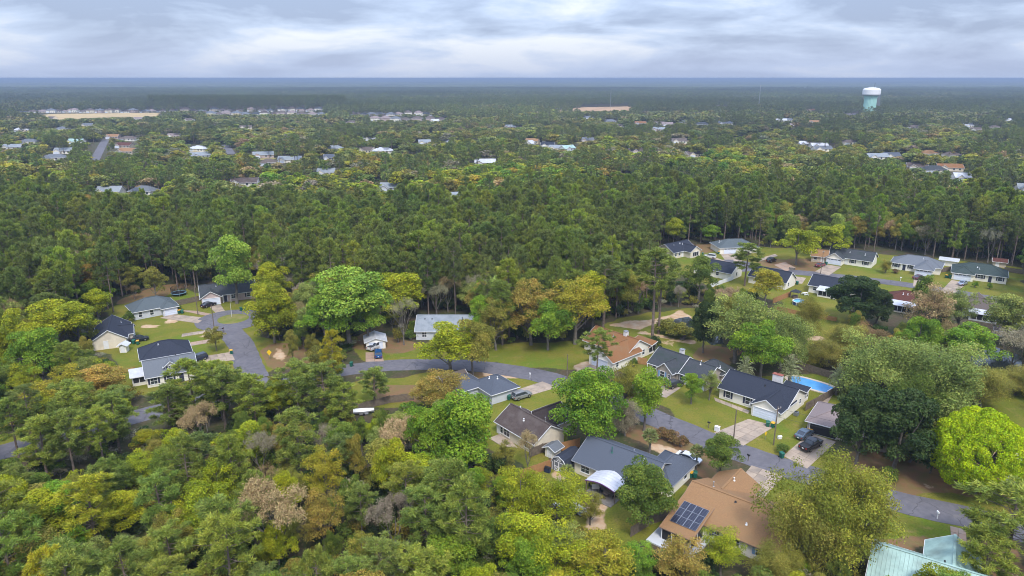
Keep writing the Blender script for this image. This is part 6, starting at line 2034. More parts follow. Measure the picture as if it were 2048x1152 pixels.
for a in [
    ('camphor', 1945, 985, 821, 188, 'lime', 'huge round lime green tree beside the street at the right'),
    ('magnolia', 1712, 927, 773, 128, 'dark', 'dark glossy magnolia nearest the mauve roof'),
    ('magnolia', 1786, 940, 783, 158, 'dark', 'dark glossy magnolia next to the lime green tree'),
    ('shrub', 1776, 962, 936, 38, 'green', 'round green bush under the right magnolia'),
    ('feather0', 1762, 800, 672, 190, 'sage', 'broad feathery grey-green tree behind the magnolias'),
    ('feather1', 1862, 835, 690, 185, 'sage', 'feathery green tree right of the broad grey-green one'),
    ('feather0', 1830, 850, 745, 120, 'green', 'lower feathery tree just behind the right magnolia'),
    ('feather1', 1960, 812, 735, 105, 'olive', 'olive bushy tree at the edge of the right lawn'),
    ('bigairy', 1650, 1128, 922, 250, 'gold', 'large ochre-green tree in front of the street, right of the solar roof'),
    ('feather1', 1605, 1150, 1000, 150, 'olive', 'olive tree below the large ochre-green one'),
    ('airy1', 1715, 1130, 960, 130, 'olive', 'olive tree on the right side of the large ochre-green one'),
    ('pine0', 2005, 1150, 980, 165, 'pine_light', 'single pine leaning into the bottom right corner'),
    ('pine3', 1965, 1180, 1065, 110, 'pine_light', 'lower pine beside the mint roof'),
    ('dense0', 1285, 1052, 928, 128, 'green', 'dense deep green tree right of the carport'),
    ('oak1', 1437, 962, 868, 82, 'green', 'deep green tree at the kerb below the utility pole'),
    ('dense0', 1174, 892, 740, 148, 'bright', 'big rounded bright green tree right of the brown-roofed house'),
    ('oak3', 1288, 862, 738, 78, 'bright', 'bright green tree right of the big rounded one'),
    ('airy1', 1248, 846, 728, 64, 'olive', 'olive tree between the two bright green ones'),
    ('feather1', 1250, 872, 800, 60, 'grey', 'greyish thin bush between the two bright green trees'),
    ('oak0', 902, 752, 648, 138, 'ygreen', 'left yellow-green tree at the street before the pale grey roof'),
    ('oak2', 946, 757, 640, 100, 'olive', 'right olive tree at the street before the pale grey roof'),
    ('oak0', 700, 694, 537, 165, 'fresh', 'tall pale green tree left of the small white garage'),
    ('oak2', 655, 704, 590, 110, 'bright', 'bright green tree leaning left of the tall pale green one'),
    ('oak3', 735, 690, 575, 85, 'fresh', 'pale green tree just behind the small white garage'),
    ('dense0', 550, 686, 566, 106, 'ygreen', 'round yellow-green tree right of the grass island'),
    ('oak1', 546, 622, 526, 82, 'ygreen', 'yellow-green tree behind the pink brick house'),
    ('oak3', 474, 607, 474, 88, 'fresh', 'tall light green tree in front of the pink brick house'),
    ('oak0', 802, 650, 547, 118, 'ygreen', 'yellow-green tree left of the pale grey roof'),
    ('bare0', 808, 690, 598, 72, 'grey', 'leafless grey tree left of the pale grey roof'),
    ('oak1', 963, 692, 592, 64, 'bright', 'bright green tree touching the right end of the pale grey roof'),
    ('airy0', 992, 700, 598, 84, 'olive', 'olive tree right of the pale grey roof'),
    ('pine3', 1005, 690, 565, 62, 'pine', 'pine behind the olive tree near the pale grey roof'),
    ('oak2', 1096, 700, 600, 108, 'bright', 'bright green tree at the wood edge above the street bend'),
    ('airy0', 1062, 690, 562, 108, 'ochre', 'ochre tree at the wood edge above the street bend'),
    ('airy1', 1150, 688, 556, 118, 'yellow', 'yellow tree left of the orange roof'),
    ('oak3', 1184, 668, 544, 66, 'ygreen', 'yellow-green tree behind the yellow one near the orange roof'),
    ('pine2', 1193, 760, 664, 72, 'pine', 'pine at the street in front of the orange roof'),
    ('pinetall', 1304, 680, 500, 88, 'pine', 'tall bare-trunked pine on the dirt track'),
    ('pinetall', 1317, 668, 512, 70, 'pine_dark', 'leaning bare-trunked pine behind the one on the dirt track'),
    ('pinetall', 1206, 658, 515, 70, 'pine_dark', 'tall pine trunk behind the orange roof'),
    ('pine0', 1489, 572, 488, 58, 'pine', 'single pine between the upper turning circle and the yellow tree'),
    ('oak0', 1528, 612, 540, 76, 'yellow', 'golden yellow tree in front of the navy roof below the upper street'),
    ('oak2', 1592, 530, 458, 92, 'ygreen', 'left yellow-green tree on the upper street'),
    ('oak0', 1660, 518, 450, 74, 'ygreen', 'right yellow-green tree on the upper street'),
    ('oak1', 1346, 492, 436, 44, 'ygreen', 'yellow-green tree behind the cream house on the upper street'),
    ('oak1', 1420, 488, 450, 44, 'bright', 'bright green tree between the two upper houses'),
    ('oak3', 1570, 478, 430, 48, 'bright', 'bright green tree behind the left yellow-green one'),
    ('oak1', 1396, 606, 512, 72, 'green', 'green tree in front of the left navy roof below the turning circle'),
    ('airy0', 1470, 726, 586, 140, 'sage', 'wispy sage green tree by the pond'),
    ('feather0', 1560, 738, 625, 120, 'sage', 'sage green tree left of the pool fence'),
    ('oak2', 1520, 758, 648, 130, 'bright', 'green tree behind the navy roof'),
    ('magnolia', 1406, 706, 605, 58, 'dark', 'narrow dark evergreen beside the pond'),
    ('magnolia', 1705, 645, 553, 108, 'dark', 'dark round tree in front of the white porch'),
    ('magnolia', 1750, 652, 580, 66, 'dark', 'dark tree in front of the red-brown roof'),
    ('feather1', 1612, 672, 596, 60, 'olive', 'small olive tree below the round garden pool'),
    ('cone', 1836, 640, 550, 38, 'green', 'slender green tree right of the red-brown roof'),
    ('airy1', 1850, 690, 572, 92, 'tan', 'greyish budding tree right of the slender green one'),
    ('oak2', 1832, 722, 634, 84, 'bright', 'bright green tree below the greyish budding one'),
    ('oak0', 1932, 742, 652, 118, 'bright', 'bright green tree beside the right pond'),
    ('airy0', 1912, 665, 580, 70, 'sage', 'sage tree left of the taupe roof'),
    ('oak3', 2005, 690, 590, 84, 'sage', 'sage tree in front of the taupe roof'),
    ('bare1', 2020, 745, 660, 90, 'grey', 'grey leafless thicket tree by the right pond'),
    ('feather0', 1730, 700, 655, 110, 'rust', 'low brownish bush below the dark round tree'),
    ('feather1', 1690, 712, 650, 80, 'olive', 'olive bush beside the sandy mound'),
    ('feather0', 1640, 728, 680, 90, 'olive', 'olive bush between the sandy mound and the pool fence'),
    ('shrub', 1340, 668, 640, 60, 'olive', 'low bush at the left bank of the pond'), ('shrub', 1365, 678, 648, 58, 'olive', 'low bush in front of the pond water'),
    ('oak1', 1382, 808, 748, 54, 'bright', 'small green tree on the lawn of the navy-roofed house'), ('airy1', 1418, 800, 744, 44, 'sage', 'thin young tree beside the small green one on the lawn'),
    ('pindo', 1488, 770, 720, 40, 'pindo', 'left grey-green palm behind the navy roof'), ('pindo', 1577, 776, 718, 46, 'pindo', 'grey-green palm at the pool next to the chimney'), ('pindo', 1672, 790, 736, 38, 'pindo', 'grey-green palm at the far end of the pool'),
    ('sabal', 1298, 916, 855, 40, 'palm', 'palm in front of the slate-blue roof, in the sandy front garden'), ('sabal', 1133, 980, 928, 40, 'palm', 'palm between the barn-shaped shed and the carport'), ('sabal', 1391, 944, 887, 34, 'palm', 'palm at the right end of the slate-blue roof'),
    ('pindo', 1150, 1010, 978, 44, 'pindo', 'low grey-green palm in front of the carport'),
    ('oak2', 433, 702, 656, 44, 'olive', 'small round olive tree beside the cul-de-sac road'),
    ('oak1', 314, 604, 534, 48, 'olive', 'small green tree behind the grey hip roof'), ('shrub', 258, 645, 622, 22, 'green', 'dark green bush at the left corner of the grey hip roof'), ('shrub', 356, 618, 608, 14, 'green', 'small bush at the right corner of the grey hip roof'),
    ('bare1', 270, 600, 572, 26, 'rust', 'rusty bare bush behind the grey hip roof'),
    ('oak3', 197, 640, 580, 56, 'ygreen', 'yellow-green tree left of the grey hip roof'), ('oak0', 120, 715, 602, 120, 'ygreen', 'wide yellow-green tree left of the black roof'), ('oak2', 45, 760, 625, 120, 'ygreen', 'wide yellow-green tree at the left edge'), ('oak1', 160, 690, 605, 90, 'ygreen', 'yellow-green tree touching the black roof'),
    ('oak0', 90, 780, 660, 110, 'bright', 'bright green tree below the wide yellow-green one at left'),
    ('pine1', 750, 812, 738, 64, 'pine', 'small pine standing alone on the bare lot'),
    ('airy0', 888, 830, 742, 105, 'ochre', 'ochre tree left of the small white house'), ('airy1', 850, 820, 760, 60, 'ochre', 'smaller ochre tree on the bare lot edge'),
    ('cone', 597, 700, 672, 16, 'green', 'little conifer beside the pole right of the cul-de-sac'), ('oak1', 588, 735, 660, 34, 'olive', 'thin olive tree right of the yellow sign'),
    ('oak3', 925, 965, 790, 140, 'bright', 'large bright green tree left of the brown-roofed house'), ('oak0', 865, 960, 815, 110, 'bright', 'bright green tree left of the largest bright green one'),
    ('bare2', 560, 1140, 970, 150, 'tan', 'big tan leafless tree in the lower left wood'), ('bare2', 410, 905, 815, 80, 'tan', 'tan leafless tree in the lower left wood, above the big one'), ('bare1', 525, 960, 868, 60, 'grey', 'grey leafless tree in the lower left wood'),
    ('airy0', 655, 1020, 898, 88, 'yellow', 'pale yellow tree in the lower left wood'), ('airy1', 650, 1110, 985, 90, 'ochre', 'ochre tree right of the big tan leafless one'), ('oak1', 580, 1060, 945, 66, 'ygreen', 'lime tree above the big tan leafless one'),
    ('pine1', 195, 1110, 962, 100, 'pine_yellow', 'yellowish pine in the lower left wood'), ('oak2', 560, 1160, 1052, 80, 'ygreen', 'yellow-green tree at the bottom edge, left of centre'),
    ('oak0', 1052, 1190, 1084, 100, 'bright', 'bright green tree at the bottom edge, centre'), ('airy0', 1200, 1190, 1078, 150, 'yellow', 'yellow tree at the bottom edge below the garden'), ('airy1', 1120, 1080, 950, 120, 'ygreen', 'yellow-green tree left of the covered boats'),
    ('airy0', 1040, 1060, 940, 110, 'ygreen', 'yellow-green tree below the orange fence'), ('airy1', 1440, 1150, 1060, 90, 'ygreen', 'yellow-green tree in front of the solar porch'), ('airy0', 1360, 1190, 1082, 120, 'ochre', 'ochre tree at the bottom edge below the solar porch'),
    ('feather1', 1550, 1180, 1098, 110, 'olive', 'olive bush at the bottom edge below the tan roof'), ('oak1', 1605, 1170, 1122, 44, 'bright', 'small bright green tree at the bottom edge left of the mint roof'),
    ('bare1', 1055, 945, 868, 50, 'tan', 'budding thin tree before the brown-roofed house'), ('airy1', 1010, 945, 885, 50, 'olive', 'small olive tree left of the brown-roofed house garden'), ('airy0', 1180, 1050, 985, 60, 'olive', 'thin bush in the garden beside the covered boats'),
    ('pine1', 398, 862, 724, 84, 'pine_light', 'pine overlapping the right front corner of the two-storey house'), ('pine0', 452, 858, 738, 88, 'pine', 'second pine from the left below the cul-de-sac road'), ('pine3', 515, 866, 752, 80, 'pine_light', 'third pine from the left below the cul-de-sac road'),
    ('pine2', 600, 852, 728, 92, 'pine', 'broad dark pine left of the bare lot, below the yellow sign'), ('pine0', 655, 858, 730, 86, 'pine', 'pine hiding the street left of the bare lot'), ('pine4', 690, 872, 768, 70, 'pine_light', 'pine at the left corner of the bare lot fence'), ('pine1', 345, 880, 772, 78, 'pine', 'pine below the front door of the two-storey house'),
    ('oak1', 560, 850, 762, 56, 'ygreen', 'yellow-green tree between the pines below the yellow sign'), ('pine3', 240, 905, 790, 80, 'pine', 'pine left of the road gap in the left wood'), ('pine0', 180, 905, 775, 84, 'pine_light', 'tall light pine left of the road gap'),
    ('pine1', 98, 968, 838, 86, 'pine_light', 'first of three pines in front of the road at the left edge'), ('pine4', 152, 960, 826, 88, 'pine', 'middle of three pines in front of the road at the left edge'), ('pine2', 212, 950, 822, 82, 'pine_light', 'right one of three pines in front of the road at the left edge'),
    ('pine0', 40, 925, 800, 70, 'pine', 'pine standing in front of the road at the left edge'), ('pinetall', 75, 915, 775, 60, 'pine_dark', 'thin pine behind the road at the left edge'),
    ('shrub', 1566, 905, 888, 30, 'green', 'low bush on the lawn below the utility box'), ('shrub', 1896, 555, 548, 14, 'bright', 'clipped bush left on the lawn of the green hip roof'), ('shrub', 1950, 575, 563, 12, 'bright', 'small clipped bush on the lawn below the green hip roof'),
    ('shrub', 1978, 578, 566, 12, 'bright', 'small clipped bush on the lawn, right of its neighbour'), ('shrub', 1790, 546, 538, 16, 'rust', 'straw-coloured bush in front of the grey hip roof'), ('feather1', 1770, 546, 521, 24, 'olive', 'olive bush left of the grey hip roof'), ('shrub', 1310, 692, 672, 24, 'dark', 'dark bush behind the orange roof'), ('shrub', 1318, 718, 690, 22, 'dark', 'dark bush between the orange roof and the stone house'),
    ('shrub', 1266, 733, 716, 18, 'green', 'bush at the gable end under the orange roof'), ('feather0', 1905, 790, 735, 80, 'olive', 'rounded olive bush left of the right pond'), ('feather1', 2030, 790, 740, 90, 'olive', 'olive bush right of the lawn at the right edge'),
    ('shrub', 1342, 884, 862, 34, 'rust', 'brown hedge end at the street before the sandy front garden'), ('shrub', 1362, 892, 872, 30, 'rust', 'brown hedge middle at the street before the sandy front garden'), ('shrub', 1322, 876, 856, 34, 'rust', 'brown hedge start at the street before the sandy front garden'),
]:
    tree_at(*a)

# ------------------------------------------------------------------ the woods
# image areas that stay free of wood trees because the photograph shows what lies there
KEEP = [
    [(200, 635), (228, 598), (340, 565), (400, 560), (515, 558), (515, 600), (500, 640), (520, 690), (600, 680), (612, 722), (545, 752), (500, 757), (470, 737), (430, 720), (385, 742), (350, 778), (295, 787), (268, 762), (225, 740), (225, 705), (205, 692)],
    [(692, 745), (728, 655), (775, 655), (790, 690), (850, 690), (830, 622), (945, 622), (950, 660), (1000, 690), (1190, 690), (1190, 740), (1100, 745), (1000, 760), (860, 765), (830, 800), (720, 830), (700, 800), (690, 770)],
    [(925, 752), (1010, 747), (1130, 740), (1160, 770), (1120, 800), (1112, 890), (1105, 940), (1045, 960), (995, 895), (985, 830), (925, 800)],
    [(1170, 652), (1240, 640), (1330, 690), (1450, 705), (1560, 735), (1690, 745), (1700, 790), (1690, 900), (1640, 950), (1700, 955), (2060, 1035), (2060, 1150), (1735, 1150), (1730, 1085), (1690, 1090), (1560, 1050), (1545, 1040), (1510, 1120), (1440, 1095), (1310, 1090), (1260, 1090), (1200, 1060), (1110, 1030), (1100, 935), (1150, 885), (1230, 878), (1330, 870), (1300, 820), (1310, 780), (1290, 735), (1170, 745)],
    [(1205, 662), (1250, 630), (1370, 612), (1455, 650), (1450, 700), (1330, 702), (1300, 692)],
    [(1305, 482), (1345, 480), (1515, 474), (1525, 515), (1560, 515), (1650, 492), (1760, 490), (1890, 505), (2020, 520), (2060, 545), (2060, 590), (1830, 580), (1700, 575), (1690, 605), (1600, 615), (1500, 580), (1440, 570), (1350, 560), (1330, 520)],
    [(1540, 600), (1690, 590), (1690, 705), (1600, 745), (1560, 700), (1545, 640)],
    [(1690, 560), (1820, 565), (1830, 640), (1740, 650)], [(1900, 580), (2060, 590), (2060, 680), (1920, 660)],
    [(1880, 780), (2060, 740), (2060, 1010), (1880, 870)], [(1935, 695), (2040, 700), (2045, 755), (1945, 745)],
    [(-20, 885), (50, 882), (60, 900), (-20, 915)], [(275, 824), (310, 822), (310, 840), (275, 842)],
    [(186, 282), (215, 280), (212, 318), (184, 318)], [(445, 288), (462, 290), (468, 310), (452, 310)],
    [(75, 226), (318, 226), (318, 232), (170, 236), (112, 237)], [(1160, 215), (1262, 212), (1258, 220), (1165, 221)],
    [(1726, 165), (1760, 165), (1760, 212), (1728, 212)],
]
# image areas where the wood is cleared although trees stand in front of it
CLEAR_GROUND = LAWN + [
    [(690, 760), (850, 730), (1150, 740), (1320, 830), (1480, 890), (1650, 945), (2060, 1040), (2060, 1075), (1640, 975), (1480, 925), (1320, 865), (1120, 770), (850, 750), (690, 775)],
    [(960, 750), (1300, 830), (1450, 900), (1400, 1000), (1150, 1010), (960, 900)],
]
road_pts = np.array([p for q in (MAIN, CUL, UP) for p in smooth(q)])


def place_woods():
    pts = []
    d0 = 62.0
    rings = []
    y = d0
    while y < 4300:
        s = 5.0 if y < 160 else 4.7 if y < 330 else 8.2 if y < 650 else 10.4 if y < 1100 else 12.5 if y < 2000 else 18.0
        half = y * 0.80 + 25
        n = int(2 * half / s)
        xs = -half + (np.arange(n) + 0.5) * s + rng.uniform(-.45, .45, n) * s
        ys = y + rng.uniform(-.45, .45, n) * s
        pts.append(np.stack([xs, ys], 1))
        y += s
    P = np.concatenate(pts)
    x, y = P[:, 0], P[:, 1]
    n = len(x)
    ub, vb, _ = proj(x, y, np.zeros(n))
    ok = np.ones(n, bool)
    # patchy gaps
    gaps = vnoise(x, y, 30.0)
    ok &= ~((gaps > 0.7) & (y > 380) & (y < 1500))
    for poly in CLEAR_GROUND:
        ok &= ~inpoly(x, y, GP(poly))
    lone = rng.random(n) < 0.3
    for poly in SAND + CLAY:
        ok &= ~inpoly(x, y, GP(poly)) | (lone & (vb > 220) & ((vb > 236) | (ub > 900)))
    near = y < 420
    dmin = np.full(n, 1e9)
    for q in road_pts:
        dmin[near] = np.minimum(dmin[near], (x[near] - q[0]) ** 2 + (y[near] - q[1]) ** 2)
    ok &= dmin > np.where((ub < 640) & (vb > 735), 11, 30)
    for tx, ty, tr_ in TAKEN:
        ok &= (x - tx) ** 2 + (y - ty) ** 2 > (tr_ * 0.75) ** 2
    # kind of tree by area
    k = rng.random(n)
    a = vnoise(x + 500, y, 26.0) * 0.6 + vnoise(x, y + 900, 9.0) * 0.4
    lower = vb > 760
    belt = 350 + 60 * np.sin(x / 90.0) + 90 * (vnoise(x, y * 0, 120.0) - .5)      # uneven border between pine wood and suburb
    band = (vb <= 760) & (y < belt)
    sub = (vb <= 760) & (y >= belt) & (y < 1300)
    farr = y >= 1300
    kind = np.full(n, 'pine', dtype='<U8')
    tint = np.full(n, 'pine', dtype='<U12')
    # lower left wood: pines to the left, broadleaf mixture to the right
    mixr = np.clip((ub - 420) / 500, 0.1, 0.85)
    br = lower & (a + (k - .5) * .35 < 0.26 + 0.5 * mixr)
    kind[br] = 'oak'
    t_ = rng.random(n)
    tint[br] = np.select([t_ < .36, t_ < .54, t_ < .7, t_ < .84, t_ < .9, t_ < .92], ['ygreen', 'olive', 'bright', 'green', 'yellow', 'ochre'], 'sage')[br]
    bt = lower & (rng.random(n) < 0.04)
    kind[bt] = 'bare'; tint[bt] = np.where(t_ < .6, 'tan', 'grey')[bt]
    pl = lower & (kind == 'pine')
    tint[pl] = np.select([t_ < .45, t_ < .82, t_ < .88], ['pine', 'pine_light', 'pine_yellow'], 'pine_dark')[pl]
    # pine wood behind the houses
    pb = band
    tint[pb] = np.select([t_ < .5, t_ < .9], ['pine_dark', 'pine'], 'pine_light')[pb]
    ob = band & ((a > 0.57) | (k < 0.22))
    kind[ob] = 'oak'
    tint[ob] = np.select([t_ < .35, t_ < .6, t_ < .72, t_ < .82, t_ < .9], ['green', 'olive', 'sage', 'bright', 'dark'], 'ochre')[ob]
    bb = band & (rng.random(n) < 0.09)
    kind[bb] = 'bare'; tint[bb] = np.where(t_ < .5, 'grey', 'tan')[bb]
    # suburb belt
    ps = sub & (vnoise(x + 40, y + 40, 70.0) + (k - .5) * .5 < 0.31)
    os_ = sub & ~ps
    kind[os_] = 'oak'
    tint[os_] = np.select([t_ < .28, t_ < .45, t_ < .6, t_ < .77, t_ < .86, t_ < .92, t_ < .96], ['olive', 'green', 'sage', 'ygreen', 'yellow', 'ochre', 'tan'], 'grey')[os_]
    tint[ps] = np.where(t_ < .6, 'pine_dark', 'pine')[ps]
    # two bright clumps that stand out in the belt
    for (cu, cv, ru, rv) in ((1000, 372, 150, 22), (1420, 345, 90, 26), (70, 400, 70, 16), (560, 385, 60, 14)):
        m = ((ub - cu) / ru) ** 2 + ((vb - cv) / rv) ** 2 < 1
        m &= rng.random(n) < .85
        kind[m] = 'oak'; tint[m] = np.where(t_ < .35, 'bright', np.where(t_ < .8, 'ygreen', 'yellow'))[m]
    pf = farr & (vnoise(x, y, 240.0) + (k - .5) * .6 < 0.6)
    of = farr & ~pf
    kind[of] = 'oak'
    tint[of] = np.select([t_ < .4, t_ < .75], ['green', 'olive'], 'sage')[of]
    tint[pf] = np.where(t_ < .7, 'pine_dark', 'pine')[pf]
    h = np.where(kind == 'pine', rng.uniform(12.5, 21.5, n), np.where(kind == 'bare', rng.uniform(9, 13, n), rng.uniform(8.5, 14.5, n)))
    h = np.where(lower, h * 0.8, h)
    h = np.where(band & (kind == 'pine'), h * 1.08, h)
    h = np.where(sub, h * 0.82, h)
    h = np.where(farr & (kind == 'pine'), h * 0.85, h)
    plant = (ub > 300) & (ub < 690) & (y > 1480) & (y < 1760)          # dark pine plantation behind the rows of houses
    kind[plant] = 'pine'; tint[plant] = 'pine_dark'
    h = np.where(plant, rng.uniform(24, 27, n), h)
    r = np.where(kind == 'pine', rng.uniform(2.4, 4.1, n), np.where(kind == 'bare', rng.uniform(3, 4.4, n), rng.uniform(3.0, 5.2, n)))
    r = np.where(lower & (kind == 'oak'), r * 0.9, r)
    r = np.where(sub & (kind == 'oak'), r * 1.7, r)
    r = np.where(y > 1100, r * 1.35, np.where(y > 650, r * 1.12, r))
    r = np.where(y > 2000, r * 1.35, r)
    # keep what the photograph shows in view: lower the tree, else leave it out
    for step in range(3):
        bad = np.zeros(n, bool)
        for fz, fx in ((1.0, 0), (.93, -.5), (.93, .5), (.72, -.95), (.72, .95), (.5, -1), (.5, 1), (.5, 0), (.2, 0)):
            pu, pv, _ = proj(x + fx * r, y, h * fz)
            for poly in KEEP:
                bad |= inpoly(pu, pv, poly)
            if fz >= .5:
                fm = y > 300
                for (u0, u1, v0, v1) in FAR_BOX:
                    bad |= fm & (pu > u0 + 1) & (pu < u1 - 1) & (pv > v0) & (pv < v1 - (v1 - v0) * .25)
            for (u0, u1, v0, v1, ty) in FRONT_BOX:
                bad |= (y < ty) & (pu > u0) & (pu < u1) & (pv > v0) & (pv < v1)
        bad &= ok
        if step < 2:
            h = np.where(bad, h * 0.62, h); r = np.where(bad, r * 0.72, r)
            sw = bad & (kind == 'pine')
            kind[sw] = 'oak'; tint[sw] = np.where(t_ < .5, 'olive', 'green')[sw]
        else:
            ok &= ~bad
    ok &= ~((kind != 'pine') & (h < 3.0) & (y > 330))
    # trees entirely outside the frame are left out, with a margin
    pu, pv, _ = proj(x, y, h)
    ok &= (pu > -160) & (pu < 2210) & (pv < 1230)
    idx = np.nonzero(ok)[0]
    # undergrowth: low bushes and saplings on the wood floor of the nearer woods
    pts = []
    yy_ = 62.0
    while yy_ < 330:
        half = yy_ * 0.8 + 20
        m = int(2 * half / 3.3)
        pts.append(np.stack([-half + (np.arange(m) + rng.random(m)) * 3.3, yy_ + rng.uniform(-1.6, 1.6, m)], 1))
        yy_ += 3.3
    U = np.concatenate(pts)
    sx, sy = U[:, 0], U[:, 1]
    good = np.ones(len(sx), bool)
    for poly in CLEAR_GROUND:
        good &= ~inpoly(sx, sy, GP(poly))
    for q in road_pts:
        good &= (sx - q[0]) ** 2 + (sy - q[1]) ** 2 > 22
    sh = rng.uniform(1.2, 4.2, len(sx)); sr = rng.uniform(1.0, 2.3, len(sx))
    for fz, fx in ((1, 0), (.6, -1), (.6, 1), (.1, 0)):
        pu, pv, _ = proj(sx + fx * sr, sy, sh * fz)
        for poly in KEEP:
            good &= ~inpoly(pu, pv, poly)
    good &= rng.random(len(sx)) < .8
    g = np.nonzero(good)[0]
    q_ = rng.random(len(g))
    ut = np.select([q_ < .3, q_ < .5, q_ < .66, q_ < .8, q_ < .92], ['olive', 'green', 'dark', 'dark', 'grey'], 'ygreen')
    uk = np.where(q_ > .8, 'bare', 'oak')
    su, sv, _ = proj(sx[g], sy[g], np.zeros(len(g)))
    cat_ = lambda a_, b_: np.concatenate([a_, b_])
    x, y, h, r, ub, vb = (cat_(a_[idx], b_) for a_, b_ in ((x, sx[g]), (y, sy[g]), (h, sh[g]), (r, sr[g]), (ub, su), (vb, sv)))
    kind = cat_(kind[idx], uk); tint = cat_(tint[idx], ut)
    idx = np.arange(len(x))
    return x[idx], y[idx], h[idx], r[idx], kind[idx], tint[idx], ub[idx], vb[idx]


WX, WY, WH, WR, WK, WT, WU, WV = place_woods()


LANDMARKS = [
    ('the pale grey roof', 886, 655), ('the pink brick house', 455, 590), ('the grey hip roof', 288, 620), ('the black roof', 235, 660), ('the two-storey house', 325, 720), ('the trampoline', 358, 580),
    ('the yellow sign', 540, 707), ('the small white garage', 746, 685), ('the round tree', 550, 625), ('the bare lot', 790, 780), ('the ochre tree', 888, 785), ('the brown-roofed house', 1045, 845), ('the orange fence', 1075, 945),
    ('the covered boats', 1150, 1015), ('the solar porch', 1375, 1030), ('the mint roof', 1840, 1120), ('the tan roof', 1450, 1050), ('the orange roof', 1235, 690), ('the stone house', 1375, 730), ('the dirt track', 1290, 655), ('the pond', 1375, 650),
    ('the turning circle', 1466, 531), ('the cream house', 1355, 497), ('the grey-green roof', 1475, 492), ('the garage gable', 1700, 515), ('the upper grey hip roof', 1830, 530), ('the green hip roof', 1955, 545), ('the red-brown roof', 1780, 590), ('the taupe roof', 1955, 610),
    ('the round garden pool', 1600, 608), ('the right pond', 1985, 725), ('the right lawn', 2000, 820), ('the lime green tree', 1945, 900), ('the tan leafless tree', 560, 1050), ('the yellowish pine', 195, 1030), ('the left road end', 30, 897), ('the road gap at left', 295, 832),
    ('the largest green tree', 925, 875), ('the pale yellow tree', 655, 960), ('the yellow-green tree', 100, 660), ('the bottom green tree', 1052, 1120), ('the left bottom corner', 20, 1130), ('the street bend', 1090, 740)]


def zone_of(u, v):
    nm, lu, lv = min(LANDMARKS, key=lambda l: (l[1] - u) ** 2 + ((l[2] - v) * 1.5) ** 2)
    du, dv = u - lu, v - lv
    if abs(dv) > abs(du) * 0.6:
        s = 'far behind' if dv < -70 else 'behind' if dv < 0 else 'below'
        if abs(du) > 45: s += ' right of' if du > 0 else ' left of'
    else:
        s = 'right of' if du > 0 else 'left of'
        if abs(du) > 90: s = 'well ' + s
    return s + ' ' + nm




